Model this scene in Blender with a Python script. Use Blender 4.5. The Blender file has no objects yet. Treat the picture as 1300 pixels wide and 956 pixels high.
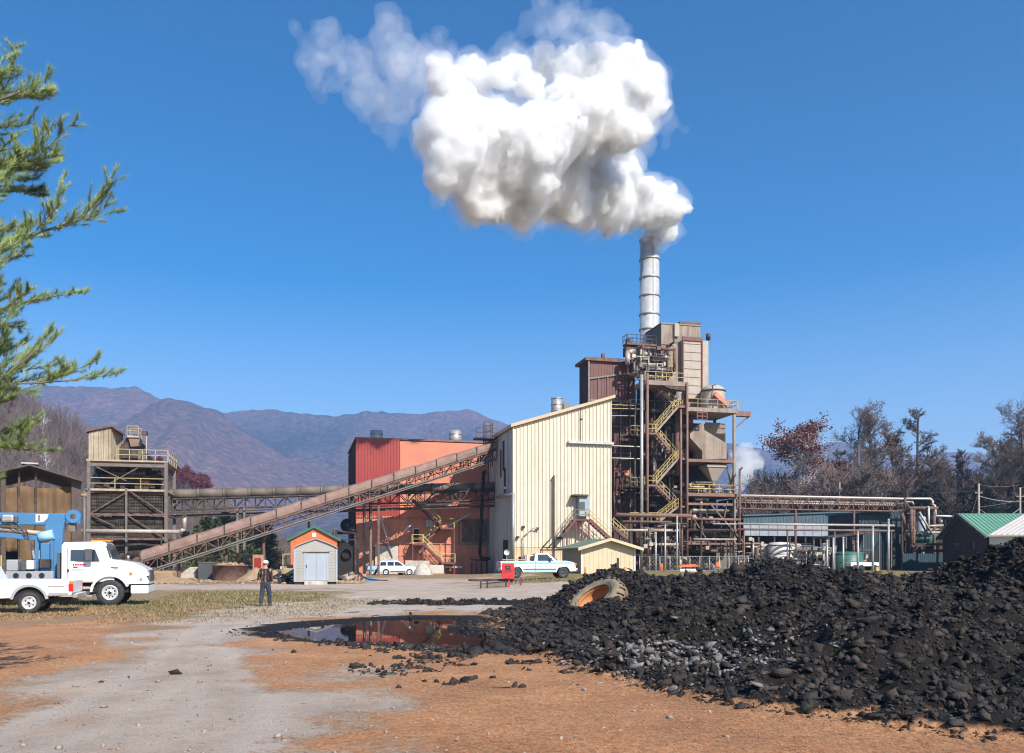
import bpy, bmesh, math, random
from mathutils import Vector, Matrix, noise
from math import radians, sin, cos, pi, tan, sqrt, atan2, exp
random.seed(7)
scene = bpy.context.scene
COL = scene.collection
# ------------------------------------------------------------------ measuring helpers
F, CX, HY, CZ = 1100.0, 650.0, 713.0, 1.75
def P(px, py, D): return Vector(((px-CX)/F*D, D, CZ+(HY-py)/F*D))
ANG = radians(14); cA, sA = cos(ANG), sin(ANG); OX, OY = 0.17, 95.0
def PL(p):            # plant grid (u along the facades, v away) to world
    u, v, z = p
    return Vector((OX+u*cA-v*sA, OY+u*sA+v*cA, z))
def QU(px, v):
    k = (px-CX)/F
    return (k*(OY+v*cA)-OX+v*sA)/(cA-k*sA)
def QY(u, v): return OY+u*sA+v*cA
def QZ(py, u, v): return CZ+(HY-py)/F*QY(u, v)
def Q(px, py, v):
    u = QU(px, v)
    return Vector((u, v, CZ+(HY-py)/F*QY(u, v)))
def sstep(a, b, x):
    t = max(0.0, min(1.0, (x-a)/(b-a))); return t*t*(3-2*t)
def lerp(a, b, t): return a+(b-a)*t
def interp(pts, x):
    if x <= pts[0][0]: return pts[0][1]
    for (a, b), (c, d) in zip(pts, pts[1:]):
        if x <= c: return b+(d-b)*(x-a)/(c-a)
    return pts[-1][1]
def nz(x, y, z=0.0): return noise.noise(Vector((x, y, z)))
def fbm(x, y, z=0.0, o=4):
    s = 0; a = 1; f = 1
    for i in range(o):
        s += a*noise.noise(Vector((x*f, y*f, z*f+i*7.1))); a *= .5; f *= 2.03
    return s
# ------------------------------------------------------------------ materials
M = {}
def mat(name, col, rough=.75, metal=0.0, var=.15, scale=1.5, dirt=None, dscale=.8, dlo=.5, dhi=.75, damt=1.0,
        streak=False, bump=0.0, bscale=12, spec=.5, alpha=None, trans=0.0, coat=0.0, edge=None):
    m = bpy.data.materials.new(name); m.use_nodes = True
    nt = m.node_tree; N = nt.nodes; L = nt.links
    b = N['Principled BSDF']
    b.inputs['Roughness'].default_value = rough; b.inputs['Metallic'].default_value = metal
    b.inputs['Specular IOR Level'].default_value = spec
    if coat: b.inputs['Coat Weight'].default_value = coat
    tc = N.new('ShaderNodeTexCoord')
    geo = N.new('ShaderNodeNewGeometry')
    src = geo.outputs['Position'] if streak != 'obj' else tc.outputs['Object']
    n1 = N.new('ShaderNodeTexNoise'); n1.inputs['Scale'].default_value = scale; n1.inputs['Detail'].default_value = 6
    n1.inputs['Roughness'].default_value = .6
    L.new(src, n1.inputs['Vector'])
    r = N.new('ShaderNodeMix'); r.data_type = 'RGBA'
    r.inputs[6].default_value = (*[c*(1-var) for c in col], 1); r.inputs[7].default_value = (*[min(1, c*(1+var)) for c in col], 1)
    mr = N.new('ShaderNodeMapRange'); mr.inputs[1].default_value = .35; mr.inputs[2].default_value = .65
    L.new(n1.outputs[0], mr.inputs[0]); L.new(mr.outputs[0], r.inputs[0])
    out = r.outputs[2]
    if dirt:
        mp = N.new('ShaderNodeMapping'); mp.inputs['Scale'].default_value = (1, 1, .12) if streak else (1, 1, 1)
        L.new(src, mp.inputs[0])
        n2 = N.new('ShaderNodeTexNoise'); n2.inputs['Scale'].default_value = dscale; n2.inputs['Detail'].default_value = 8
        n2.inputs['Roughness'].default_value = .65
        L.new(mp.outputs[0], n2.inputs['Vector'])
        m2 = N.new('ShaderNodeMapRange'); m2.inputs[1].default_value = dlo; m2.inputs[2].default_value = dhi
        m2.inputs[4].default_value = damt
        L.new(n2.outputs[0], m2.inputs[0])
        x = N.new('ShaderNodeMix'); x.data_type = 'RGBA'; x.inputs[7].default_value = (*dirt, 1)
        L.new(out, x.inputs[6]); L.new(m2.outputs[0], x.inputs[0]); out = x.outputs[2]
    L.new(out, b.inputs['Base Color'])
    if bump:
        n3 = N.new('ShaderNodeTexNoise'); n3.inputs['Scale'].default_value = bscale; n3.inputs['Detail'].default_value = 5
        L.new(src, n3.inputs['Vector'])
        bp = N.new('ShaderNodeBump'); bp.inputs['Strength'].default_value = 1; bp.inputs['Distance'].default_value = bump
        L.new(n3.outputs[0], bp.inputs['Height']); L.new(bp.outputs[0], b.inputs['Normal'])
    if trans:
        b.inputs['Transmission Weight'].default_value = trans
    M[name] = m
    return m
mat('beige_panel', (0.57, 0.495, 0.385), .55, dirt=(.42, .34, .22), dscale=.9, dlo=.5, dhi=.8, damt=.5, streak=True, var=.05)
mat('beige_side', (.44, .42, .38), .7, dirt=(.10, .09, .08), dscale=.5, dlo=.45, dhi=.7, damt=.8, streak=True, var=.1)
mat('tan_trim', (.50, .36, .23), .6, var=.08)
mat('orange_base', (.60, .42, .24), .7, dirt=(.5, .45, .35), streak=True)
mat('red_panel', (0.29, 0.028, 0.02), .5, var=.08, dirt=(.2, .03, .02), damt=.5, streak=True)
mat('salmon', (0.56, 0.195, 0.115), .75, var=.07, scale=.5, dirt=(.42, .17, .10), dscale=.6, damt=.55, streak=True)
mat('salmon_low', (.52, .20, .12), .85, var=.14, scale=.8, dirt=(.25, .13, .09), dscale=.9, dlo=.48, dhi=.72, damt=.75, streak=True, bump=.01, bscale=6)
mat('maroon', (.06, .018, .015), .65, var=.15, dirt=(.05, .03, .025), dscale=1.2, streak=True)  # shaded twin of maroon_lit; the shade is painted into the colour
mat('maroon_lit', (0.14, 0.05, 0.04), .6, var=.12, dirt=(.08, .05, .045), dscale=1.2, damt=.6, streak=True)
mat('taupe', (0.27, 0.215, 0.165), .7, var=.12, dirt=(.14, .08, .055), dscale=1.3, dlo=.47, dhi=.7, damt=.85, streak=True)
mat('taupe_light', (0.37, 0.315, 0.26), .65, var=.08, dirt=(.3, .2, .14), dscale=1.1, damt=.6, streak=True)
mat('galv', (0.38, 0.385, 0.38), .5, .5, var=.12, scale=3, dirt=(.22, .17, .13), dscale=2, damt=.5, streak=True)
mat('stack_metal', (.60, .62, .63), .42, .45, var=.10, scale=1.2, dirt=(.34, .30, .26), dscale=1.0, damt=.6, streak=True)
mat('pipe_light', (0.42, 0.355, 0.3), .5, .2, var=.12, scale=3, dirt=(.28, .14, .08), dscale=2.5, damt=.7)
mat('pipe_rust', (0.22, 0.1, 0.06), .75, var=.25, scale=2.5, dirt=(.34, .2, .13), dscale=2, dlo=.5, dhi=.75)
mat('steel_dark', (0.035, 0.03, 0.026), .7, .2, var=.3, scale=2, dirt=(.17, .09, .05), dscale=1.7, dlo=.48, dhi=.7)
mat('steel_rust', (0.13, 0.068, 0.05), .8, var=.3, scale=2, dirt=(.22, .14, .10), dscale=1.7, dlo=.5, dhi=.75)
mat('steel_pink', (0.2, 0.115, 0.09), .75, var=.2, scale=2, dirt=(.17, .07, .05), dscale=1.9, dlo=.48, dhi=.7)
mat('steel_grey', (0.15, 0.14, 0.125), .6, .3, var=.2, scale=2, dirt=(.20, .11, .07), dscale=1.7, dlo=.5, dhi=.7)
mat('conv_cover', (0.22, 0.135, 0.105), .7, var=.18, scale=1, dirt=(.13, .06, .045), dscale=.9, dlo=.5, dhi=.75, damt=.8)
mat('gallery_cover', (0.14, 0.11, 0.085), .7, var=.2, scale=1, dirt=(.07, .05, .04), dscale=.9)
mat('yellow', (0.43, 0.33, 0.11), .55, var=.1, scale=3, dirt=(.4, .28, .1), dscale=2.5, damt=.7)
mat('yellow_dull', (0.36, 0.29, 0.14), .65, var=.15, scale=3, dirt=(.25, .18, .11), dscale=2.5, damt=.8)
mat('stair_maroon', (0.13, 0.04, 0.035), .6, var=.15)
mat('wood_weather', (0.38, 0.31, 0.22), .85, var=.2, scale=1.2, dirt=(.2, .13, .08), dscale=1.2, damt=.8, streak=True, bump=.01)
mat('burlap', (.15, .09, .042), .95, var=.22, scale=1.3, dirt=(.13, .085, .05), dscale=.7, bump=.02, bscale=18)
mat('netting', (0.035, 0.027, 0.019), .95, var=.4, scale=1.6, dirt=(.12, .095, .07), dscale=1.1)
mat('roof_dark', (.07, .055, .045), .8, var=.3, dirt=(.15, .10, .07))
mat('black', (.012, .011, .011), .8, var=.2)
mat('rubber', (.022, .022, .023), .75, var=.2, scale=8, dirt=(.09, .075, .06), dscale=6, damt=.6)
mat('white_paint', (.80, .80, .79), .25, var=.02, coat=.4, dirt=(.5, .42, .34), dscale=1.5, dlo=.6, dhi=.95, damt=.5, streak='obj')
mat('blue_paint', (.045, .17, .34), .35, var=.06, coat=.2, dirt=(.10, .16, .25), dscale=2, damt=.5, streak='obj')
mat('lightblue', (.33, .56, .74), .3, var=.04, coat=.3)
mat('glass', (.025, .032, .04), .06, var=.1, spec=1.0)
mat('chrome', (.75, .75, .76), .18, .95, var=.05)
mat('rim_silver', (.70, .70, .69), .3, .5, var=.08, scale=6)
mat('grey_plastic', (.075, .075, .08), .55, var=.1)
mat('grey_paint', (.34, .35, .36), .45, .2, var=.08)
mat('red_paint', (.55, .03, .035), .4, var=.08, dirt=(.35, .04, .04), damt=.5)
mat('orange_light', (.85, .22, .02), .3, var=.03)
mat('red_light', (.65, .01, .015), .25, var=.03)
mat('shed_siding', (.31, .295, .27), .6, var=.05, dirt=(.38, .35, .31), damt=.5, streak=True)
mat('shed_door', (.30, .335, .375), .5, var=.05, dirt=(.36, .38, .40), damt=.5, streak=True)
mat('concrete', (.46, .42, .36), .9, var=.14, scale=3, dirt=(.25, .2, .15), dscale=2, bump=.01)
mat('brick_orange', (.55, .14, .05), .85, var=.12, scale=2, dirt=(.38, .10, .05))
mat('green_trim', (.03, .13, .075), .5, var=.1)
mat('green_roof', (0.13, 0.29, 0.19), .5, var=.08, dirt=(.13, .3, .2), damt=.5)
mat('green_dark_roof', (.10, .17, .12), .6, var=.15)
mat('metal_roof', (.55, .51, .46), .5, .1, var=.06)
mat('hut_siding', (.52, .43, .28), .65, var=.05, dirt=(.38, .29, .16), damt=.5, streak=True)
mat('hut_side', (.30, .27, .19), .7, var=.1)  # darker twin of hut_siding; shade of the side walls is in the colour
mat('teal_panel', (0.02, 0.045, 0.055), .6, var=.1, dirt=(.02, .04, .05), streak=True)
mat('bluegrey_panel', (0.055, 0.095, 0.12), .6, var=.12, dirt=(.05, .08, .10), streak=True)
mat('bluelight_panel', (0.27, 0.31, 0.35), .6, var=.12)
mat('teal_bright', (0.035, 0.13, 0.1), .5, var=.12)
mat('barn_maroon', (0.035, 0.016, 0.014), .8, var=.15)
mat('plaster_white', (.55, .51, .46), .8, var=.06)
mat('wood_pole', (.33, .26, .20), .9, var=.2, scale=4)
mat('timber', (.36, .22, .13), .9, var=.25, scale=3)
mat('sand', (.32, .215, .125), .95, var=.15, scale=2, bump=.02)
mat('orange_safety', (.80, .14, .02), .6, var=.1)
mat('bark_grey', (0.17, 0.14, 0.115), .95, var=.25, scale=2)
mat('bark_pale', (.50, .46, .42), .95, var=.2, scale=2)
mat('bark_dark', (.085, .062, .052), .95, var=.25, scale=2)
mat('twig_brown', (0.105, 0.072, 0.058), .95, var=.25, scale=.4)
mat('twig_mauve', (.20, .145, .125), .95, var=.3, scale=.06)
mat('leaf_maroon', (0.12, 0.022, 0.018), .7, var=.4, scale=.5)
mat('leaf_russet', (0.15, 0.05, 0.022), .7, var=.35, scale=.4)
mat('leaf_tan', (0.17, 0.11, 0.055), .8, var=.3, scale=.4)
mat('needle_green', (.15, .22, .065), .5, var=.35, scale=1.2)
mat('needle_light', (.27, .33, .10), .5, var=.3, scale=1.5)
mat('pine_far', (.13, .145, .055), .8, var=.35, scale=.5)
mat('evergreen_dark', (.032, .034, .018), .8, var=.3, scale=.5)
mat('weed', (.13, .13, .04), .9, var=.4, scale=1.5)
mat('tyre_mud', (.22, .17, .11), .95, var=.25, scale=4, dirt=(.08, .065, .05), dscale=3, bump=.01, bscale=20)
mat('tyre_orange', (0.45, 0.19, 0.07), .85, var=.2, scale=3, dirt=(.35, .14, .05), dscale=3)
mat('skin', (.50, .24, .16), .55, var=.05)
mat('jeans', (0.028, 0.035, 0.05), .9, var=.25, scale=9)
mat('boots', (.10, .05, .03), .8, var=.2)
mat('cap_white', (.70, .71, .72), .8, var=.05)
# ------------------------------------------------------------------ mesh builder
class MB:
    def __init__(s, fr=None): s.v = []; s.f = []; s.sm = []; s.fr = fr
    def add(s, vs, fs, smooth=False):
        b = len(s.v)
        fr = s.fr
        s.v += [fr(v) if fr else Vector(v) for v in vs]
        for f in fs: s.f.append([i+b for i in f]); s.sm.append(smooth)
        return s
    def box(s, x0, x1, y0, y1, z0, z1):
        return s.add([(x0, y0, z0), (x1, y0, z0), (x1, y1, z0), (x0, y1, z0), (x0, y0, z1), (x1, y0, z1), (x1, y1, z1), (x0, y1, z1)],
              [(3, 2, 1, 0), (4, 5, 6, 7), (0, 1, 5, 4), (1, 2, 6, 5), (2, 3, 7, 6), (3, 0, 4, 7)])
    def beam(s, p, q, w, h=None):
        p = Vector(p); q = Vector(q); h = h or w
        d = (q-p)
        if d.length < 1e-6: return s
        d.normalize()
        up = Vector((0, 0, 1)) if abs(d.z) < .95 else Vector((0, 1, 0))
        a = d.cross(up).normalized()*(w/2); b = a.cross(d).normalized()*(h/2)
        vs = [p-a-b, p+a-b, p+a+b, p-a+b, q-a-b, q+a-b, q+a+b, q-a+b]
        return s.add(vs, [(3, 2, 1, 0), (4, 5, 6, 7), (0, 1, 5, 4), (1, 2, 6, 5), (2, 3, 7, 6), (3, 0, 4, 7)])
    def tube(s, p, q, r, r2=None, n=8, caps=True):
        p = Vector(p); q = Vector(q); r2 = r if r2 is None else r2
        d = q-p
        if d.length < 1e-6: return s
        d.normalize()
        up = Vector((0, 0, 1)) if abs(d.z) < .9 else Vector((1, 0, 0))
        a = d.cross(up).normalized(); b = a.cross(d)
        vs = []
        for c, rr in ((p, r), (q, r2)):
            for i in range(n):
                t = 2*pi*i/n; vs.append(c+a*(cos(t)*rr)+b*(sin(t)*rr))
        s.add(vs, [(i, (i+1) % n, n+(i+1) % n, n+i) for i in range(n)], True)
        if caps:
            k = len(s.v)-2*n
            s.f.append([k+i for i in range(n-1, -1, -1)]); s.sm.append(False)
            s.f.append([k+n+i for i in range(n)]); s.sm.append(False)
        return s
    def path(s, pts, r, n=8):
        for p, q in zip(pts, pts[1:]): s.tube(p, q, r, n=n)
        for p in pts[1:-1]: s.ball(p, r*1.06, 6, 4)
        return s
    def ball(s, c, r, n=10, m=6, sx=1, sy=1, sz=1):
        c = Vector(c); vs = [c+Vector((0, 0, -r*sz))]
        for j in range(1, m):
            ph = -pi/2+pi*j/m
            for i in range(n):
                t = 2*pi*i/n; vs.append(c+Vector((cos(t)*cos(ph)*r*sx, sin(t)*cos(ph)*r*sy, sin(ph)*r*sz)))
        vs.append(c+Vector((0, 0, r*sz)))
        fs = [(0, 1+(i+1) % n, 1+i) for i in range(n)]
        for j in range(m-2):
            for i in range(n):
                a = 1+j*n+i; b = 1+j*n+(i+1) % n; fs.append((a, b, b+n, a+n))
        k = 1+(m-2)*n
        fs += [(k+i, k+(i+1) % n, len(vs)-1) for i in range(n)]
        return s.add(vs, fs, True)
    def prism(s, poly, off):       # poly: list of 3D points, off: vector
        off = Vector(off); n = len(poly)
        vs = [Vector(p) for p in poly]+[Vector(p)+off for p in poly]
        return s.add(vs, [tuple(range(n)), tuple(range(2*n-1, n-1, -1))]+[(i, n+i, n+(i+1) % n, (i+1) % n) for i in range(n)])
    def lathe(s, prof, c=(0, 0, 0), n=16, axis='z', arc=1.0):
        vs = []; c = Vector(c)
        for r, h in prof:
            for i in range(n):
                t = 2*pi*i/n
                a, b = cos(t)*r, sin(t)*r
                vs.append(c+(Vector((a, b, h)) if axis == 'z' else Vector((a, h, b)) if axis == 'y' else Vector((h, a, b))))
        fs = []
        for j in range(len(prof)-1):
            for i in range(n):
                a = j*n+i; b = j*n+(i+1) % n; fs.append((a, b, b+n, a+n))
        return s.add(vs, fs, True)
    def corr(s, a, b, z0, ztop, pitch=.4, depth=.05, nrm=None, back=True):
        # ribbed metal sheet from a to b (2D points), top given by function of 0..1
        a = Vector((a[0], a[1], 0)); b = Vector((b[0], b[1], 0)); d = b-a; L = d.length; d.normalize()
        n = Vector((d.y, -d.x, 0)) if nrm is None else Vector(nrm)
        k = max(1, int(round(L/pitch))); p = L/k; pts = []
        for i in range(k):
            for t, o in ((0, 0), (.72, 0), (.78, 1), (.94, 1)):
                pts.append(((i+t)*p, o*depth))
        pts.append((L, 0)); vs = []
        for x, o in pts:
            q = a+d*x+n*o; zt = ztop(x/L) if callable(ztop) else ztop; zb = z0(x/L) if callable(z0) else z0
            vs += [(q.x, q.y, zb), (q.x, q.y, zt)]
        return s.add(vs, [(2*i, 2*i+2, 2*i+3, 2*i+1) for i in range(len(pts)-1)])
    def railing(s, p, q, h=1.05, step=1.5, r=.03, rails=(1.0, .5), post=True):
        p = Vector(p); q = Vector(q); L = (q-p).length; n = max(1, int(round(L/step)))
        for k in rails: s.beam(p+Vector((0, 0, h*k)), q+Vector((0, 0, h*k)), r*2)
        if post:
            for i in range(n+1):
                c = p.lerp(q, i/n); s.beam(c, c+Vector((0, 0, h)), r*2)
        return s
    def truss(s, p, q, h, n, w=.12, wd=.08):
        p = Vector(p); q = Vector(q); H = Vector((0, 0, h))
        s.beam(p, q, w); s.beam(p+H, q+H, w)
        for i in range(n):
            a = p.lerp(q, i/n); b = p.lerp(q, (i+1)/n)
            s.beam(a, a+H, wd)
            if i % 2: s.beam(a+H, b, wd)
            else: s.beam(a, b+H, wd)
        s.beam(q, q+H, wd)
        return s
    def build(s, name, m, parent=None, local=False, bevel=0, bseg=2, subs=0):
        vs = s.v
        if parent is not None and not local: org = worg(parent)
        elif parent is None and not local and vs:
            org = Vector((sum(v.x for v in vs)/len(vs), sum(v.y for v in vs)/len(vs), min(v.z for v in vs)))
        else: org = Vector((0, 0, 0))
        me = bpy.data.meshes.new(name)
        me.from_pydata([tuple(v-org) for v in vs], [], s.f)
        if any(s.sm): me.polygons.foreach_set('use_smooth', s.sm)
        me.update()
        me.materials.append(M[m] if isinstance(m, str) else m)
        o = bpy.data.objects.new(name, me); COL.objects.link(o)
        if parent is not None: o.parent = parent
        else: o.location = org
        if bevel:
            md = o.modifiers.new('Bevel', 'BEVEL'); md.width = bevel; md.segments = bseg; md.limit_method = 'ANGLE'; md.angle_limit = radians(35)
            md.harden_normals = False
        if subs:
            md = o.modifiers.new('Sub', 'SUBSURF'); md.levels = subs; md.render_levels = subs
        return o
def worg(o):
    r = Vector((0, 0, 0))
    while o is not None: r += o.location; o = o.parent
    return r
def tag(o, label=None, cat=None, group=None, kind=None):
    if label: o['label'] = label
    if cat: o['category'] = cat
    if group: o['group'] = group
    if kind: o['kind'] = kind
    return o
def thing(name, label, cat, loc=(0, 0, 0), rz=0, group=None, kind=None):
    o = bpy.data.objects.new(name, None); COL.objects.link(o); o.empty_display_size = .3
    o.location = loc; o.rotation_euler = (0, 0, rz)
    return tag(o, label, cat, group, kind)
def copy_tree(o, parent=None):
    c = o.copy(); COL.objects.link(c); c.parent = parent
    for ch in list(o.children): copy_tree(ch, c)
    return c
def pl(u, v, z=0): return PL((u, v, z))
# ------------------------------------------------------------------ camera, light, sky
cam = bpy.data.cameras.new('camera'); co = bpy.data.objects.new('camera', cam); COL.objects.link(co)
cam.sensor_width = 36; cam.lens = 36*F/1300; cam.shift_y = (HY-478)/1300
co.location = (0, 0, CZ); co.rotation_euler = (radians(90), 0, 0); cam.clip_end = 20000; cam.clip_start = .1
scene.camera = co
SUN = Vector((0.4407, -0.6533, 0.6157)).normalized()
sl = bpy.data.lights.new('sun', 'SUN'); so = bpy.data.objects.new('sun', sl); COL.objects.link(so)
sl.energy = 5; sl.angle = radians(.5); sl.color = (1, .95, .87)
so.rotation_euler = (-SUN).to_track_quat('-Z', 'Y').to_euler(); so.location = (60, -40, 60)
w = bpy.data.worlds.new('World'); scene.world = w; w.use_nodes = True
nt = w.node_tree; bg = nt.nodes['Background']
sk = nt.nodes.new('ShaderNodeTexSky'); sk.sky_type = 'NISHITA'; sk.sun_disc = False
sk.sun_elevation = math.asin(SUN.z); sk.sun_rotation = atan2(SUN.x, SUN.y)
sk.altitude = 300; sk.air_density = 1.0; sk.dust_density = .9; sk.ozone_density = 3
hsv = nt.nodes.new('ShaderNodeHueSaturation'); hsv.inputs['Saturation'].default_value = 1.5
wtc = nt.nodes.new('ShaderNodeTexCoord'); wsx = nt.nodes.new('ShaderNodeSeparateXYZ'); nt.links.new(wtc.outputs['Generated'], wsx.inputs[0])
wmr = nt.nodes.new('ShaderNodeMapRange'); wmr.inputs[1].default_value = .05; wmr.inputs[2].default_value = .5; wmr.inputs[3].default_value = 1.1; wmr.inputs[4].default_value = 1.85
nt.links.new(wsx.outputs[2], wmr.inputs[0]); nt.links.new(wmr.outputs[0], hsv.inputs['Saturation'])
wmv = nt.nodes.new('ShaderNodeMapRange'); wmv.inputs[1].default_value = .05; wmv.inputs[2].default_value = .45; wmv.inputs[3].default_value = 1.35; wmv.inputs[4].default_value = 1.03
nt.links.new(wsx.outputs[2], wmv.inputs[0]); nt.links.new(wmv.outputs[0], hsv.inputs['Value'])
nt.links.new(sk.outputs[0], hsv.inputs['Color']); nt.links.new(hsv.outputs[0], bg.inputs[0]); bg.inputs[1].default_value = .092
scene.view_settings.view_transform = 'Standard'; scene.view_settings.look = 'None'
scene.view_settings.exposure = .6; scene.view_settings.gamma = 1
scene.render.engine = 'CYCLES'
cy = scene.cycles
cy.use_denoising = True
cy.max_bounces = 8; cy.diffuse_bounces = 3; cy.glossy_bounces = 3; cy.transmission_bounces = 3; cy.volume_bounces = 20
cy.pixel_filter_type = 'BLACKMAN_HARRIS'; cy.filter_width = 1.15
cy.transparent_max_bounces = 6
cy.volume_step_rate = 1.0; cy.volume_max_steps = 256
# ------------------------------------------------------------------ ground
def gpt(px, py): D = CZ*F/(py-HY); return ((px-CX)/F*D, D)
def sdist(poly, x, y):         # signed distance, positive inside
    best = 1e9; ins = False; n = len(poly); j = n-1
    for i in range(n):
        ax, ay = poly[j]; bx, by = poly[i]
        dx, dy = bx-ax, by-ay
        t = max(0, min(1, ((x-ax)*dx+(y-ay)*dy)/(dx*dx+dy*dy+1e-9)))
        d = (x-ax-t*dx)**2+(y-ay-t*dy)**2
        if d < best: best = d
        if (ay > y) != (by > y) and x < (bx-ax)*(y-ay)/(by-ay)+ax: ins = not ins
        j = i
    return sqrt(best) if ins else -sqrt(best)
g = gpt
ROAD = [(-5.5, -20), (-5.8, 4), (-6.2, 8), g(60, 872), g(130, 832), g(205, 795), g(270, 775), g(340, 766), g(420, 760), g(440, 755), g(425, 750), g(380, 748),
        g(300, 748), g(190, 750), g(120, 747), g(120, 741), g(300, 742), g(430, 740), g(480, 735), g(620, 735.5), g(640, 738), g(600, 741), g(610, 745), g(640, 748), g(740, 748),
        g(800, 752), g(720, 768), g(640, 775), g(590, 778), g(540, 777), g(440, 783), g(345, 799), g(325, 808), g(375, 838), g(430, 868), g(460, 900), (-1.2, 6), (-.6, -20)]
PUD = [g(338, 800), g(372, 794), g(430, 788), g(470, 785), g(530, 783), g(585, 783), g(590, 790), g(575, 796), g(600, 802), g(628, 808), g(680, 816), g(705, 822), g(650, 826), g(590, 824), g(540, 819), g(500, 815), g(440, 815), g(400, 812), g(365, 807)]
ISLE = [g(215, 757), g(230, 752), g(300, 751), g(380, 752), g(420, 756), g(380, 762), g(300, 765), g(225, 766)]
def berm(x, y):
    return .24*sstep(82, 98, y)*(1-sstep(2, 8, x))*sstep(-50, -30, x)*(1-sstep(130, 200, y))+.62*sstep(-6, 5, x)*sstep(40, 60, y)*(1-sstep(150, 220, y)*.6)
CREST = [(-2, 0, 27), (1.2, .10, 31), (2.0, .80, 30.5), (3.5, 1.28, 30), (5.0, 1.05, 28), (6.2, 1.12, 28), (7.6, 1.62, 27), (8.3, 1.42, 26), (9.5, 1.18, 25), (10.5, 1.16, 24), (11.2, 1.32, 23),
         (11.6, 1.72, 22), (12.4, 2.2, 21), (14, 2.9, 20), (17, 3.6, 19), (24, 3.6, 18), (30, 2, 17), (36, 0, 17)]  # high crest out of view, shaped to cast shade over the slope
TYC = P(758, 765, 26.3)
def heap(x, y):
    if x < -2.2 or x > 36 or y < 4 or y > 38: return 0.0
    zc = interp([(a, b) for a, b, c in CREST], x); yc = interp([(a, c) for a, b, c in CREST], x)
    yf = interp([(-2, 23.5), (-1, 20.5), (0.2, 16.5), (1.1, 12.8), (2.0, 10.6), (4, 8.2), (8, 6), (36, 4.5)], x)+.8*nz(x*.6, 3.3)
    if y < yc:
        t = (y-yf)/max(.5, yc-yf)
        if t <= 0: return 0.0
        h = zc*(t**lerp(2.4, .85, sstep(1.5, 5.5, x)))+.18*sstep(0, .12, t)*sstep(1.5, 3, x+2)
    else:
        h = zc*(1-sstep(0, 4.5, y-yc))
    t2 = sstep(0, .5, h)
    h += t2*(.34*fbm(x*.45, y*.45, 2)+.36*abs(fbm(x*1.3, y*1.3, 5))+.14*nz(x*2.6, y*2.6, 6)-.15)*min(1, .35+abs(y-yc)*.22)
    q = sqrt((x-TYC.x)**2+(y-TYC.y)**2)
    if q < 1.5: h = lerp(min(h, TYC.z-.62+.35*(y-TYC.y)), h, sstep(.9, 1.5, q))
    if h > .05: h += .10*fbm(x*3.1, y*3.1, 8, 3)+.05*abs(nz(x*7, y*7, 3))
    return max(0.0, h)
def heapmask(x, y):
    if x < -3 or x > 36 or y < 5 or y > 38: return 0.0
    h = heap(x, y)
    return sstep(.02, .16, h)
def gz(x, y):
    z = berm(x, y)+.03*fbm(x*.25, y*.25)*sstep(5, 12, y)
    if 12 < y < 34 and -13 < x < 3:
        d = sdist(PUD, x, y)+.22*fbm(x*1.3, y*1.3, 9)
        z -= .13*sstep(-.35, .7, d)
    r1 = sdist_ridge(x, y)
    return z+r1+heap(x, y)
def sdist_ridge(x, y):       # low windrow of mud across the far side of the puddle
    if 30 < y < 48 and -7 < x < 6:
        yc = 36.5+.8*nz(x*.5, 1); k = exp(-((y-yc)/.55)**2)*sstep(-6.5, -4, x)*(1-sstep(3.5, 5, x))
        return k*max(0, .10+.20*fbm(x*1.4, y*1.4, 4))
    return 0.0
WATER_Z = -.055
def masks(x, y):
    n = fbm(x*.35, y*.35, 1); n2 = fbm(x*1.7, y*1.7, 3)
    far = sstep(20, 60, y)
    d = sdist(ROAD, x, y) if (-60 < x < 30 and -25 < y < 110) else -50
    e = .9+.05*max(0, y)
    road = sstep(-e, e, d+n*e*1.4+n2*.5)
    if 12 < y < 36 and -13 < x < 4:
        pd = sdist(PUD, x, y)
        dark = sstep(-1.25, -.1, pd+.5*n+.35*n2)
    else: dark = 0
    # scattered black mulch about the heap's foot
    k = 0
    if -7 < x < 8 and 12 < y < 40:
        q = .5*n2+.6*n
        k = sstep(-.1, .55, q+.55*exp(-((x-1.0)**2+(y-21)**2*.25)/14)-.28)
        if y > 27: k = max(k, sstep(.05, .5, q+.7*exp(-((y-36.5)/2.0)**2)*sstep(-7, -4, x)-.05))
    dark = max(dark, heapmask(x, y), k*.9 if x > -6 else 0)
    need = (1-road)*(1-sstep(26, 37, y+n*5))
    if y < 30 and x < -9: need *= .35+.65*sstep(-.3, .5, n+.1+.6*(1-sstep(12, 26, y)))
    grass = 0
    if y < 40 and x < -6: grass = sstep(22, 30, y+n*4)
    if ISLE[0] and y < 70: grass = max(grass, sstep(-1.2, .6, sdist(ISLE, x, y)+n2*.8))
    if x > -4 and y > 38: grass = max(grass, sstep(-4, 3, x+n*3)*sstep(38, 44, y)*(1-road))
    return (road, need, dark, min(1, grass))
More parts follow.
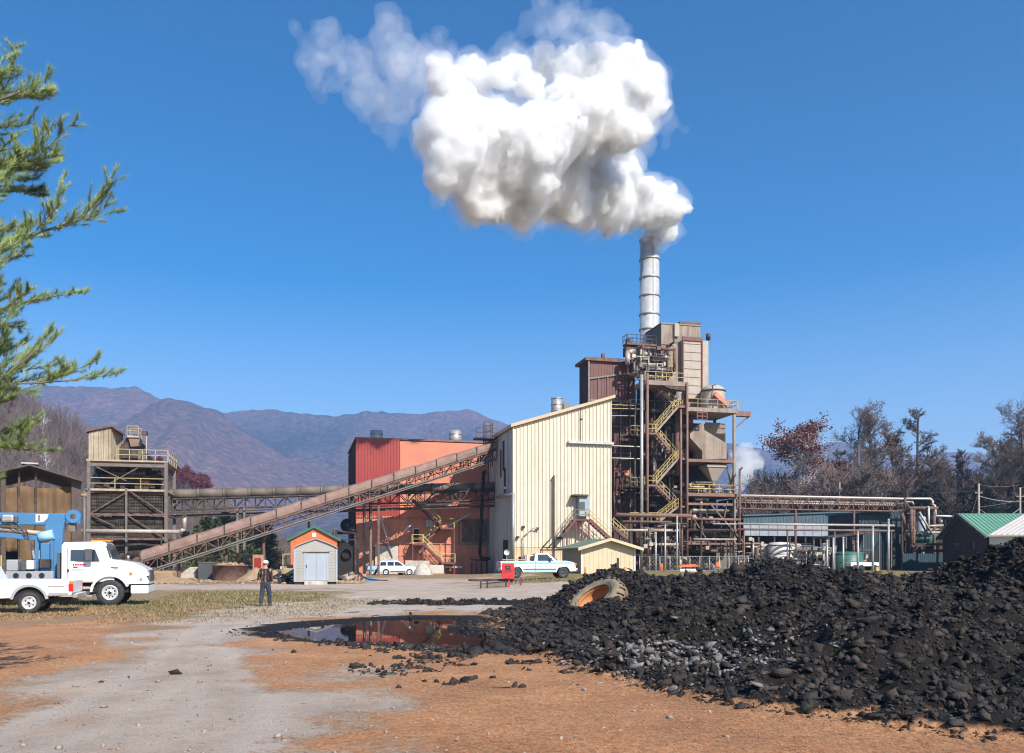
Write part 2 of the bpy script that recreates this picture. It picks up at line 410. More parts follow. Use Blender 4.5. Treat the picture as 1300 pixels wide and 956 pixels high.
def ground_mesh():
    rs = [0.0, 1.5, 3, 4.5, 5.5]
    r = 6.2
    while r < 14: rs.append(r); r += .11
    while r < 9000:
        rs.append(r); r *= 1.0105 if r < 45 else (1.018 if r < 140 else 1.12)
    th = []
    a = -180.0
    while a < 180:
        th.append(a)
        if -40 <= a < 40: a += .16 if a > -34 and a < 34 else .4
        else: a += 5
    th = [radians(t) for t in th]; n = len(th)
    V = []; C = []
    for r in rs:
        near = r < 160
        for t in th:
            x, y = sin(t)*r, cos(t)*r-.0
            if near and y > -25:
                V.append((x, y, gz(x, y))); C.append(masks(x, y))
            else:
                V.append((x, y, berm(x, y) if r < 1000 else 0.0)); C.append((0, 0, 0, .6))
    F_ = {'g': [], 'r': [], 'm': []}
    for j in range(len(rs)-1):
        for i in range(n):
            a = j*n+i; b = j*n+(i+1) % n
            f = (a, a+n, b+n, b)
            m = [sum(C[k][q] for k in f)/4 for q in (0, 2)]
            key = 'm' if m[1] > .55 and rs[j] < 50 else ('r' if m[0] > .5 and rs[j] < 150 else 'g')
            F_[key].append(f)
    return V, C, F_
def ground_material():
    m = bpy.data.materials.new('earth'); m.use_nodes = True; nt = m.node_tree; N = nt.nodes; L = nt.links
    b = N['Principled BSDF']; b.inputs['Roughness'].default_value = .95; b.inputs['Specular IOR Level'].default_value = .25
    at = N.new('ShaderNodeAttribute'); at.attribute_name = 'cover'
    sp = N.new('ShaderNodeSeparateColor'); L.new(at.outputs['Color'], sp.inputs[0])
    geo = N.new('ShaderNodeNewGeometry')
    def noi(sc, det=8, ro=.65, sx=1, sy=1):
        n = N.new('ShaderNodeTexNoise'); n.inputs['Scale'].default_value = sc; n.inputs['Detail'].default_value = det; n.inputs['Roughness'].default_value = ro
        if sx != 1 or sy != 1:
            mp = N.new('ShaderNodeMapping'); mp.inputs['Scale'].default_value = (sx, sy, 1); L.new(geo.outputs['Position'], mp.inputs[0]); L.new(mp.outputs[0], n.inputs['Vector'])
        else: L.new(geo.outputs['Position'], n.inputs['Vector'])
        return n.outputs[0]
    def ramp(src, stops):
        r = N.new('ShaderNodeValToRGB'); L.new(src, r.inputs[0])
        while len(r.color_ramp.elements) < len(stops): r.color_ramp.elements.new(.5)
        for e, (p, c) in zip(r.color_ramp.elements, stops): e.position = p; e.color = (*c, 1)
        return r.outputs[0]
    def mix(fac, a, bb):
        x = N.new('ShaderNodeMix'); x.data_type = 'RGBA'
        L.new(fac, x.inputs[0]); L.new(a, x.inputs[6]); L.new(bb, x.inputs[7]); return x.outputs[2]
    def rng(src, a, bb, c=0, d=1):
        x = N.new('ShaderNodeMapRange'); x.inputs[1].default_value = a; x.inputs[2].default_value = bb; x.inputs[3].default_value = c; x.inputs[4].default_value = d
        L.new(src, x.inputs[0]); return x.outputs[0]
    def math_(op, a, bb):
        x = N.new('ShaderNodeMath'); x.operation = op; x.use_clamp = True
        for i, q in enumerate((a, bb)):
            if isinstance(q, (int, float)): x.inputs[i].default_value = q
            else: L.new(q, x.inputs[i])
        return x.outputs[0]
    nA = noi(.5); nB = noi(6, 10, .75); nC = noi(35, 6, .7)
    dirt = ramp(nB, [(.3, (.17, .105, .055)), (.55, (.30, .21, .125)), (.75, (.42, .33, .22))])
    gravel = ramp(nB, [(.3, (.32, .24, .185)), (.5, (.46, .365, .29)), (.72, (.58, .48, .395))])
    fine = ramp(nC, [(.3, (.25, .19, .145)), (.5, (.44, .355, .285)), (.7, (.65, .55, .455))])
    half = N.new('ShaderNodeMix'); half.data_type = 'RGBA'; half.inputs[0].default_value = .45
    L.new(gravel, half.inputs[6]); L.new(fine, half.inputs[7]); gravel = half.outputs[2]
    # reddish drift of needles over the drive
    gravel = mix(math_('MULTIPLY', rng(noi(.9, 8, .7), .50, .72), .55), gravel, ramp(nC, [(.3, (.38, .20, .11)), (.7, (.56, .36, .22))]))
    need = ramp(noi(22, 8, .8, 1, .45), [(.28, (.22, .10, .045)), (.45, (.46, .22, .10)), (.58, (.60, .33, .17)), (.75, (.72, .50, .32))])
    grass = ramp(noi(9, 9, .8), [(.25, (.085, .075, .02)), (.5, (.21, .16, .06)), (.75, (.36, .28, .13))])
    dark = ramp(noi(14, 8, .75), [(.3, (.006, .0045, .0035)), (.6, (.016, .012, .009)), (.85, (.05, .038, .03))])
    nj = math_('SUBTRACT', noi(7, 8, .8), .5)
    def jit(sock, amt, lo=.3, hi=.7):
        k = N.new('ShaderNodeMath'); k.operation = 'MULTIPLY_ADD'; L.new(noi(7, 8, .8), k.inputs[0]); k.inputs[1].default_value = amt; k.inputs[2].default_value = -amt/2
        s2 = N.new('ShaderNodeMath'); s2.operation = 'ADD'; L.new(sock, s2.inputs[0]); L.new(k.outputs[0], s2.inputs[1])
        return rng(s2.outputs[0], lo, hi)
    big = noi(.7, 4, .6)
    def vary(colr, lo, hi):
        x = N.new('ShaderNodeMix'); x.data_type = 'RGBA'; x.blend_type = 'MULTIPLY'; x.inputs[0].default_value = 1
        g_ = N.new('ShaderNodeCombineColor'); v_ = rng(big, .3, .7, lo, hi)
        for q in range(3): L.new(v_, g_.inputs[q])
        L.new(colr, x.inputs[6]); L.new(g_.outputs[0], x.inputs[7]); return x.outputs[2]
    gravel = vary(gravel, .78, 1.12); need = vary(need, .66, 1.12)
    tr_ = N.new('ShaderNodeAttribute'); tr_.attribute_name = 'track'
    pale = ramp(nC, [(.3, (.40, .33, .27)), (.7, (.68, .60, .52))])
    gravel = mix(rng(tr_.outputs['Fac'], 0, 1, 0, .75), gravel, pale)
    need = mix(math_('MULTIPLY', rng(noi(3.1, 8, .8), .55, .72), .8), need, ramp(nC, [(.3, (.13, .07, .04)), (.7, (.36, .24, .16))]))
    c = mix(jit(at.outputs['Alpha'], 1.2), dirt, grass)
    c = mix(jit(sp.outputs[1], 1.4), c, need)
    c = mix(jit(sp.outputs[0], 1.6), c, gravel)
    c = mix(jit(sp.outputs[2], 1.0), c, dark)
    L.new(c, b.inputs['Base Color'])
    bp = N.new('ShaderNodeBump'); bp.inputs['Strength'].default_value = 1; bp.inputs['Distance'].default_value = .035
    hsum = N.new('ShaderNodeMath'); hsum.operation = 'ADD'; L.new(nB, hsum.inputs[0]); L.new(nC, hsum.inputs[1])
    L.new(hsum.outputs[0], bp.inputs['Height']); L.new(bp.outputs[0], b.inputs['Normal'])
    rr = rng(sp.outputs[2], 0, 1, .95, .72); L.new(rr, b.inputs['Roughness'])
    M['earth'] = m
ground_material()
GV, GC, GF = ground_mesh()
def sub_ground(name, fs):
    idx = {}; vs = []; cs = []; nf = []
    for f in fs:
        t = []
        for k in f:
            if k not in idx: idx[k] = len(vs); vs.append(GV[k]); cs.append(GC[k])
            t.append(idx[k])
        if len(set(t)) > 2: nf.append(t)
    me = bpy.data.meshes.new(name); me.from_pydata(vs, [], nf)
    ca = me.color_attributes.new('cover', 'FLOAT_COLOR', 'POINT')
    ca.data.foreach_set('color', [c for q in cs for c in q])
    tk = me.attributes.new('track', 'FLOAT', 'POINT'); vals = []
    for v, q in zip(vs, cs):
        k = 0
        if q[0] > .3 and -2 < v[1] < 45:
            d = sdist(ROAD, v[0], v[1])+.12*nz(v[0]*.4, v[1]*.4, 2); k = exp(-((d-1.0)/.26)**2)+exp(-((d-2.7)/.26)**2)+.6*exp(-((d-1.9)/.2)**2)
        vals.append(k*(.65+.5*nz(v[0]*.8, v[1]*.8)))
    tk.data.foreach_set('value', vals)
    me.polygons.foreach_set('use_smooth', [True]*len(nf)); me.materials.append(M['earth'])
    o = bpy.data.objects.new(name, me); COL.objects.link(o); return o
tag(sub_ground('ground', GF['g']), kind='structure')
tag(sub_ground('gravel_road', GF['r']), kind='structure')
tag(sub_ground('mulch_heap', GF['m']), 'heap of black clodded mulch and mud filling the right foreground', 'mulch', kind='stuff')
# puddle
wm = bpy.data.materials.new('puddle_water'); wm.use_nodes = True
b = wm.node_tree.nodes['Principled BSDF']; b.inputs['Base Color'].default_value = (.012, .009, .008, 1); b.inputs['Roughness'].default_value = .02
b.inputs['IOR'].default_value = 1.6; b.inputs['Specular IOR Level'].default_value = 1
N_ = wm.node_tree.nodes; n_ = N_.new('ShaderNodeTexNoise'); n_.inputs['Scale'].default_value = 2.0; bp_ = N_.new('ShaderNodeBump'); bp_.inputs['Distance'].default_value = .0006
g_ = N_.new('ShaderNodeNewGeometry'); wm.node_tree.links.new(g_.outputs['Position'], n_.inputs['Vector'])
wm.node_tree.links.new(n_.outputs[0], bp_.inputs['Height']); wm.node_tree.links.new(bp_.outputs[0], b.inputs['Normal'])
M['puddle_water'] = wm
wb = MB()
cxp = sum(p[0] for p in PUD)/len(PUD); cyp = sum(p[1] for p in PUD)/len(PUD)
wb.add([(cxp+(x-cxp)*1.12, cyp+(y-cyp)*1.18, WATER_Z) for x, y in PUD], [tuple(range(len(PUD)))[::-1]])
tag(wb.build('water', 'puddle_water'), kind='structure')

# clods on the heap and stones on the drive
def rock(mb, c, r, seed, flat=.75, sub=0):
    rnd = random.Random(seed)
    base = [(0, 0, -1), (.72, -.53, -.45), (-.28, -.85, -.45), (-.89, 0, -.45), (-.28, .85, -.45), (.72, .53, -.45), (.28, -.85, .45), (-.72, -.53, .45), (-.72, .53, .45), (.28, .85, .45), (.89, 0, .45), (0, 0, 1)]
    fs = [(0, 1, 2), (1, 0, 5), (0, 2, 3), (0, 3, 4), (0, 4, 5), (1, 5, 10), (2, 1, 6), (3, 2, 7), (4, 3, 8), (5, 4, 9), (1, 10, 6), (2, 6, 7), (3, 7, 8), (4, 8, 9), (5, 9, 10), (6, 10, 11), (7, 6, 11), (8, 7, 11), (9, 8, 11), (10, 9, 11)]
    sx, sy, sz = rnd.uniform(.7, 1.3), rnd.uniform(.7, 1.3), rnd.uniform(.55, 1.0)*flat
    a = rnd.uniform(0, pi); ca, sa = cos(a), sin(a); vs = []
    for x, y, z in base:
        k = rnd.uniform(.65, 1.25)*r
        x, y, z = x*sx*k, y*sy*k, z*sz*k
        vs.append((c[0]+x*ca-y*sa, c[1]+x*sa+y*ca, c[2]+z))
    mb.add(vs, fs, False)
mat('clod', (.019, .013, .010), .8, var=.7, scale=4, dirt=(.085, .064, .048), dscale=1.4, dlo=.5, dhi=.8, bump=.02, bscale=45)
mat('clod_pale', (.13, .115, .105), .85, var=.4, scale=7, dirt=(.35, .33, .32), dscale=4, bump=.01, bscale=60)
mat('pebble', (.27, .22, .18), .9, var=.35, scale=9)
import numpy as np
def rock_variants(k, seed, rough=.28, sd=2):
    out = []
    for i in range(k):
        bm = bmesh.new(); bmesh.ops.create_icosphere(bm, subdivisions=sd, radius=1.0)
        off = seed*3.1+i*5.7
        for v in bm.verts:
            c = v.co; n = 1+rough*noise.noise(c*1.1+Vector((off, 0, 0)))*1.6+rough*.8*noise.noise(c*2.7+Vector((0, off, 0)))
            v.co = c*n
        rq = random.Random(seed*100+i)
        for q in range(9):
            pn_ = Vector((rq.gauss(0, 1), rq.gauss(0, 1), rq.gauss(0, 1))).normalized(); dd = rq.uniform(.45, .8)
            for v in bm.verts:
                e_ = v.co.dot(pn_)-dd
                if e_ > 0: v.co -= pn_*e_
        for v in bm.verts: v.co *= 1.25*(1+.16*noise.noise(v.co*4.3+Vector((off, off, 0))))
        co = np.array([v.co[:] for v in bm.verts]); bm.verts.index_update()
        fs = np.array([[v.index for v in f.verts] for f in bm.faces]); bm.free(); out.append((co, fs))
    return out
RV = rock_variants(14, 1, .3); RV1 = rock_variants(24, 2, .95, 1)
def scatter(name, m, pts, seed, label, cat, flat=.7, RV=None):
    """pts: (x, y, z, r)"""
    RV = RV or globals()['RV']; rg = np.random.default_rng(seed); P_ = np.array(pts); V = []; Fc = []; base = 0
    var = rg.integers(0, len(RV), len(P_))
    for k, (co, fs) in enumerate(RV):
        q = P_[var == k]
        if not len(q): continue
        n = len(q); a = rg.uniform(0, 2*pi, n); b_ = rg.uniform(-.6, .6, n); s = rg.uniform(.55, 1.55, (n, 3)); s[:, 2] *= flat
        c = co[None]*s[:, None, :]
        y = c[..., 1]*np.cos(b_)[:, None]-c[..., 2]*np.sin(b_)[:, None]; z = c[..., 1]*np.sin(b_)[:, None]+c[..., 2]*np.cos(b_)[:, None]; x = c[..., 0]
        xx = x*np.cos(a)[:, None]-y*np.sin(a)[:, None]; yy = x*np.sin(a)[:, None]+y*np.cos(a)[:, None]
        v = np.stack([xx, yy, z], -1)*q[:, None, 3:4]+q[:, None, :3]
        V.append(v.reshape(-1, 3)); Fc.append((fs[None]+(np.arange(n)*len(co))[:, None, None]+base).reshape(-1, 3)); base += n*len(co)
    V = np.concatenate(V); Fc = np.concatenate(Fc); me = bpy.data.meshes.new(name)
    me.vertices.add(len(V)); me.vertices.foreach_set('co', V.astype('f').ravel()); me.loops.add(Fc.size); me.loops.foreach_set('vertex_index', Fc.astype('i').ravel())
    me.polygons.add(len(Fc)); me.polygons.foreach_set('loop_start', np.arange(0, Fc.size, 3, dtype='i')); me.polygons.foreach_set('loop_total', np.full(len(Fc), 3, dtype='i'))
    me.update(calc_edges=True); me.validate(); me.materials.append(M[m]); o = bpy.data.objects.new(name, me); COL.objects.link(o)
    return tag(o, label, cat, kind='stuff')
rnd = random.Random(11); pts = []
def hz_(x, y): return heap(x, y)
t = 0
while len(pts) < 62000:
    d = 6.2+28.5*rnd.random()**.85; k = rnd.uniform(-.16, .66); x = k*d; y = d
    h = heap(x, y)
    if h < .03: continue
    if h < .10 and rnd.random() < .5: continue
    if (x-TYC.x)**2+(y-TYC.y)**2 < .75 or (abs(x-TYC.x) < .95 and 0 < TYC.y-y < 1.6 and rnd.random() < .85): continue
    u = rnd.random()
    r = (.007+.011*rnd.expovariate(1.0))*(.55+.045*d) if u > .02 else rnd.uniform(.05, .10)
    pts.append((x, y, gz(x, y)+r*.2, min(r, .2)))
for i in range(9000):
    x = rnd.gauss(-.8, 2.6); y = rnd.gauss(18.5, 3.6)
    if y < 11: continue
    mk = masks(x, y)[2]
    if mk < .2*rnd.random() or sdist(PUD, x, y) > .1: continue
    r = .010+.022*rnd.expovariate(1.2); r = min(r, .12); pts.append((x, y, gz(x, y)+r*.3, r))
for i in range(2600):      # windrow
    x = rnd.uniform(-6, 4.5); y = 36.5+.8*nz(x*.5, 1)+rnd.gauss(0, .5)
    r = min(.10, .015+.025*rnd.expovariate(1.3)); pts.append((x, y, gz(x, y)+r*.3, r))
scatter('mulch_clods', 'clod', pts, 1, 'black lumps and clods of mulch strewn over the dark heap', 'clods', RV=RV1)
pts = []
for i in range(1500):
    x = rnd.gauss(2.8, .9); y = rnd.gauss(14.0, 1.2)
    if heap(x, y) < .02: continue
    r = min(.085, .012+.017*rnd.expovariate(1.2)); pts.append((x, y, gz(x, y)+r*.75, r))
for i in range(420):
    x = rnd.uniform(-4.6, -1.6); y = 19.2-(x+3)*.9+rnd.gauss(0, .7)
    r = .012+.022*rnd.random(); pts.append((x, y, gz(x, y)+r*.4, r))
scatter('pale_clods', 'clod_pale', pts, 2, 'pale ash grey lumps lying at the front foot of the black heap', 'clods', RV=RV1)
pts = []
for i in range(6500):
    d = 7+26*rnd.random()**1.6; x = rnd.uniform(-.62, .25)*d; y = d
    m = masks(x, y)
    if m[0] < .4 and rnd.random() < .75: continue
    if m[2] > .5: continue
    r = min(.035, .003+.006*rnd.expovariate(1.0)); pts.append((x, y, gz(x, y)+r*.3, r))
scatter('pebbles', 'pebble', pts, 3, 'loose grey pebbles scattered on the gravel drive', 'pebbles', RV=RV1)
# fallen needles and grass blades
def blades(name, matn, n, cond, ln, wd, up, label, seed, dmax=34, dmin=6.5):
    mb = MB(); r = random.Random(seed); k = 0; t = 0
    while k < n and t < n*12:
        t += 1
        d = dmin+(dmax-dmin)*r.random()**1.3; x = r.uniform(-.64, .62)*d; y = d
        if not cond(x, y, r): continue
        z = gz(x, y); a = r.uniform(0, 2*pi); L = ln*r.uniform(.5, 1.4)*(1+.02*d); u = up*r.uniform(.2, 1.2)*L
        dx, dy = cos(a)*L, sin(a)*L; w2 = wd*(1+.05*d)
        mb.add([(x-dy/L*w2, y+dx/L*w2, z+.003), (x+dy/L*w2, y-dx/L*w2, z+.003), (x+dx, y+dy, z+.006+u)], [(0, 1, 2)])
        k += 1
    tag(mb.build(name, matn), label, name.replace('_', ' '), kind='stuff')
mat('needle_litter', (.50, .20, .075), .8, var=.4, scale=6)
mat('dry_grass', (.25, .19, .085), .85, var=.35, scale=2)
def c_need(x, y, r):
    m = masks(x, y); return m[1] > .3 and m[2] < .4 and r.random() < m[1]
blades('needle_litter', 'needle_litter', 30000, c_need, .10, .003, .10, 'orange brown fallen pine needles lying on the ground beside the drive', 5)
def c_gr(x, y, r):
    m = masks(x, y); return m[3] > .35 and m[2] < .3 and r.random() < m[3]
blades('dry_grass', 'dry_grass', 30000, c_gr, .05, .006, 1.0, 'short dry yellow green grass round the parked trucks and verge', 6, dmax=62, dmin=20)
# ------------------------------------------------------------------ mountains
def forest_mat(name, stops, sc=.05, bump=6.0, bsc=.06):
    m = bpy.data.materials.new(name); m.use_nodes = True; nt = m.node_tree; N = nt.nodes; L = nt.links
    b = N['Principled BSDF']; b.inputs['Roughness'].default_value = .95; b.inputs['Specular IOR Level'].default_value = .1
    geo = N.new('ShaderNodeNewGeometry')
    n1 = N.new('ShaderNodeTexNoise'); n1.inputs['Scale'].default_value = sc*2.2; n1.inputs['Detail'].default_value = 10; n1.inputs['Roughness'].default_value = .78
    n2 = N.new('ShaderNodeTexNoise'); n2.inputs['Scale'].default_value = sc*.08; n2.inputs['Detail'].default_value = 5
    for q in (n1, n2): L.new(geo.outputs['Position'], q.inputs['Vector'])
    ad = N.new('ShaderNodeMath'); ad.operation = 'MULTIPLY_ADD'; L.new(n2.outputs[0], ad.inputs[0]); ad.inputs[1].default_value = .9; ad.inputs[2].default_value = -.45
    su = N.new('ShaderNodeMath'); su.operation = 'ADD'; L.new(n1.outputs[0], su.inputs[0]); L.new(ad.outputs[0], su.inputs[1])
    r = N.new('ShaderNodeValToRGB')
    while len(r.color_ramp.elements) < len(stops): r.color_ramp.elements.new(.5)
    for e, (p, c) in zip(r.color_ramp.elements, stops): e.position = p; e.color = (*c, 1)
    L.new(su.outputs[0], r.inputs[0]); L.new(r.outputs[0], b.inputs['Base Color'])
    v = N.new('ShaderNodeTexVoronoi'); v.inputs['Scale'].default_value = bsc; L.new(geo.outputs['Position'], v.inputs['Vector'])
    bp = N.new('ShaderNodeBump'); bp.invert = True; bp.inputs['Distance'].default_value = bump; L.new(v.outputs[0], bp.inputs['Height']); L.new(bp.outputs[0], b.inputs['Normal'])
    M[name] = m
forest_mat('mountain_forest', [(.28, (.016, .022, .020)), (.42, (.055, .046, .046)), (.52, (.095, .068, .072)), (.60, (.13, .07, .062)), (.72, (.19, .13, .115))], .02, 9, .055)
forest_mat('hill_floor', [(.3, (.03, .022, .016)), (.5, (.10, .07, .05)), (.7, (.17, .12, .08))], .2, .5, .5)
def mountain(name, crest, D, foot, spread, seed, rough=1.0):
    # crest: photo outline measured as heights at distance D; slopes fall both ways with ribs and hollows
    cols = 260; rows = 60
    x0 = (crest[0][0]-CX)/F*D; x1 = (crest[-1][0]-CX)/F*D
    cr = [((px-CX)/F*D, CZ+(HY-py)/F*D) for px, py in crest]
    V = []; fs = []
    for j in range(rows+1):
        t = j/rows          # 0 foot, .7 crest, 1 back
        for i in range(cols+1):
            x = lerp(x0, x1, i/cols); zc = interp(cr, x)
            if t <= .75:
                k = t/.75; y = D-spread*(1-k)
                rib = 1-abs(2*((fbm(x/spread*2.2+seed, y/spread*.55, seed, 3)*.8) % 1)-1)
                z = lerp(foot, zc, k**.85)+(zc*.17)*rough*sin(pi*k)*(fbm(x/spread*3.1, y/spread*1.1, seed, 5)+.9*(rib-.5))
                z += zc*.012*fbm(x/spread*30, y/spread*30, seed, 2)
            else:
                k = (t-.75)/.25; y = D+spread*.5*k; z = lerp(zc, zc*.3, k)+zc*.012*fbm(x/spread*30, y/spread*30, seed, 2)*(1-k)
            V.append((x, y, z))
    w_ = cols+1
    for j in range(rows):
        for i in range(cols):
            a = j*w_+i; fs.append((a, a+1, a+w_+1, a+w_))
    mb = MB(); mb.add(V, fs, True); tag(mb.build(name, 'mountain_forest'), kind='structure')
mountain('mountains', [(-500, 540), (-300, 520), (-100, 505), (0, 498), (35, 491), (60, 489), (100, 491), (140, 492), (172, 491), (190, 498), (212, 512), (240, 530), (300, 560), (380, 600), (450, 640)], 2600, 0, 900, 3.1)
mountain('mountains', [(150, 600), (170, 545), (190, 515), (214, 506), (232, 506), (250, 513), (280, 524), (300, 540), (330, 560), (380, 590), (440, 612), (520, 640), (560, 660)], 2150, 0, 800, 7.7)
mountain('mountains', [(120, 560), (200, 545), (280, 524), (310, 521), (340, 520), (380, 525), (430, 528), (450, 525), (468, 521), (500, 525), (540, 525), (565, 521), (592, 519), (605, 523), (625, 533), (650, 540), (700, 546), (760, 556), (850, 562), (925, 562),
         (945, 567), (975, 572), (1010, 570), (1035, 566), (1050, 563), (1068, 562), (1085, 566), (1110, 572), (1150, 577), (1190, 578), (1215, 573), (1240, 576), (1300, 580), (1400, 574), (1700, 566)], 3000, 0, 1000, 1.3)
mountain('mountains', [(200, 650), (300, 610), (340, 590), (370, 578), (400, 583), (450, 596), (540, 615), (640, 640), (700, 655)], 2250, 0, 500, 5.9)
# ------------------------------------------------------------------ left wooded hill
HC = [(-260, 430), (-120, 440), (0, 478), (30, 497), (60, 512), (90, 528), (115, 552), (140, 575), (180, 590), (215, 606), (265, 628), (300, 645), (350, 668), (420, 690), (520, 706)]
def hill_z(x, y):
    D = 300.0; px = CX+x/D*F; zc = max(0, (HY-interp(HC, px))/F*D-(4.5 if px < 60 else lerp(4.5, 3.0, min(1, (px-60)/90))))
    k = sstep(120, 300, y+ .25*abs(x)*0); k2 = max(0, min(1, (y-150)/150))
    return zc*(k2**.9)*(1 if y < 310 else max(0, 1-(y-310)/150)) + (1.5*fbm(x*.02, y*.02, 4) if k2 > .1 else 0)
mb = MB(); V = []; fs = []
nx, ny = 90, 50
for j in range(ny+1):
    for i in range(nx+1):
        x = lerp(-330, -20, i/nx); y = lerp(148, 460, j/ny); V.append((x, y, hill_z(x, y)-.6))
for j in range(ny):
    for i in range(nx): a = j*(nx+1)+i; fs.append((a, a+1, a+nx+2, a+nx+1))
mb.add(V, fs, True); tag(mb.build('hill', 'hill_floor'), kind='structure')
# ------------------------------------------------------------------ trees
def bare_tree(seed, h, spread=.32, depth=4, thick=.018, upward=.55, trunk_clear=.3, forks=5, curve=.25, rmin=.012):
    """trunk and limbs as one builder, returns (wood builder, list of twig tips)"""
    r = random.Random(seed); wood = MB(); tips = []
    def limb(p, d, L, rad, lev):
        n = 7 if lev == 0 else (3 if lev < 2 else 2); q = p
        for i in range(n):
            d2 = (d+Vector((r.uniform(-1, 1), r.uniform(-1, 1), r.uniform(-.3, .6)))*curve*(.5 if lev == 0 else .8)).normalized()
            e = q+d2*(L/n); r2 = rad*(1-.28*(i+1)/n*(1.6 if lev else 1.2))
            wood.tube(q, e, max(rmin, rad*(1-.28*i/n*(1.6 if lev else 1.2))), max(r2, rmin), n=6 if lev == 0 else (4 if lev == 1 else 3), caps=False)
            # side shoots
            if lev < depth:
                frac = (i+1)/n
                if lev > 0 or frac > trunk_clear:
                    for k in range(max(1, forks//2) if lev == 0 else (3 if lev < 3 else 2)):
                        a = r.uniform(0, 2*pi); side = Vector((cos(a), sin(a), 0))
                        side = (side-d2*side.dot(d2)).normalized()
                        nd = (d2*upward+side*(1-upward*.45)+Vector((0, 0, .25))).normalized()
                        start = q.lerp(e, r.uniform(.25, 1)); limb(start, nd, (L*r.uniform(.75, 1.2)*spread*(1.15-.6*frac) if lev == 0 else L*r.uniform(.38, .62)), rad*.5*(1-.3*frac), lev+1)
            q = e; d = d2
        tips.append((q, d))
    limb(Vector((0, 0, -.3)), Vector((r.uniform(-.05, .05), r.uniform(-.05, .05), 1)), h*.72, h*thick, 0)
    return wood, tips
def leaves(mb, tips, r, size, n, spread):
    for p, d in tips:
        if n > 8 and noise.noise(p*.45) < -.02: continue
        for k in range(n):
            c = p+Vector((r.gauss(0, 1), r.gauss(0, 1), r.gauss(0, .7)))*spread
            a = Vector((r.uniform(-1, 1), r.uniform(-1, 1), r.uniform(-1, 1))).normalized(); b = a.orthogonal().normalized()
            s = size*r.uniform(.5, 1.3)
            mb.add([c-a*s, c+b*s*.6, c+a*s, c-b*s*.6], [(0, 1, 2, 3)])
def plant_copy(proto, loc, s, rz, label=None, group=None):
    c = copy_tree(proto) if not proto.get('fresh') else proto
    if proto.get('fresh'): del proto['fresh']
    c.location = loc; c.scale = (s, s, s); c.rotation_euler = (0, 0, rz)
    if label: c['label'] = label
    if group: c['group'] = group
    return c
def tree_proto(name, label, cat, wood, wm, tips=None, leafm=None, ls=.4, ln=3, lsp=.6, seed=1):
    t = thing(name, label, cat)
    wood.build('trunk', wm, t, local=True)
    if leafm:
        c = MB(); leaves(c, tips, random.Random(seed), ls, ln, lsp); c.build('crown', leafm, t, local=True)
    t['fresh'] = 1
    return t
rnd = random.Random(21)
# left hill wood: trunks one can tell apart
protos = []
for i, (wmn, sd) in enumerate((('twig_mauve', 3), ('bark_pale', 4), ('twig_brown', 5), ('twig_mauve', 8), ('twig_mauve', 13))):
    wd, tp = bare_tree(sd*7, 17, .26, 3, .011 if wmn != 'bark_pale' else .014, .8, .3, 4, .14)
    protos.append(tree_proto('bare_tree', 'x', 'tree', wd, wmn))
HL = {0: 'slender bare grey mauve tree on the wooded hillside at left', 1: 'pale barked bare sycamore tree standing out on the left hillside', 2: 'brown twigged bare tree on the wooded hillside at left'}
spots = []
t = 0
while len(spots) < 160 and t < 9000:
    t += 1
    D = rnd.uniform(150, 320); px = rnd.uniform(-20, 300); x = (px-CX)/F*D
    if D < 175 and px > 105: continue
    z = hill_z(x, D)
    if D > 315 : continue
    if all((x-a)**2+((D-b)*.6)**2 > 6 for a, b in spots): spots.append((x, D))
for k, (x, y) in enumerate(spots):
    i = rnd.choices(range(5), (5, 1.3, 2, 4, 4))[0]
    if y > 290 and i == 1: i = 0
    lab = HL[1] if i == 1 else HL[2] if i == 2 else HL[0]
    px = CX+x/y*F
    s = rnd.uniform(.6, .95)*lerp(1, .62, sstep(80, 200, px))*(1.12 if i == 1 else 1)*(1 if y < 250 else .8)
    plant_copy(protos[i], (x, y, hill_z(x, y)-.5), s, rnd.uniform(0, 6.28), lab, 'bare trees on the left hillside' if i != 1 else 'pale sycamores on the left hillside')
# red oaks along the hill crest
rp = []
for sd in (31, 35):
    wd, tp = bare_tree(sd, 11, .45, 3, .018, .5, .1, 4, .2)
    rp.append(tree_proto('oak_tree', 'maroon leaved oak on the crest of the left hillside', 'tree', wd, 'bark_dark', tp, 'leaf_maroon', .42, 8, .7, sd))
for px, py in [(128, 568), (134, 560), (141, 566), (148, 561), (154, 570), (160, 566), (166, 574), (172, 570), (178, 578), (186, 576), (194, 584), (202, 582), (212, 592), (220, 588), (228, 598), (236, 594), (243, 600), (250, 606), (258, 603), (262, 608), (168, 580), (180, 584), (190, 592), (8, 500), (16, 490), (-8, 486)]:
    D = rnd.uniform(285, 310); x = (px-CX)/F*D
    s = rnd.uniform(.42, .62); z = CZ+(HY-py)/F*D-8.5*s
    plant_copy(rp[rnd.randrange(2)], (x, D, z-.5), s, rnd.uniform(0, 6.28), None, 'maroon oaks on the hill crest')
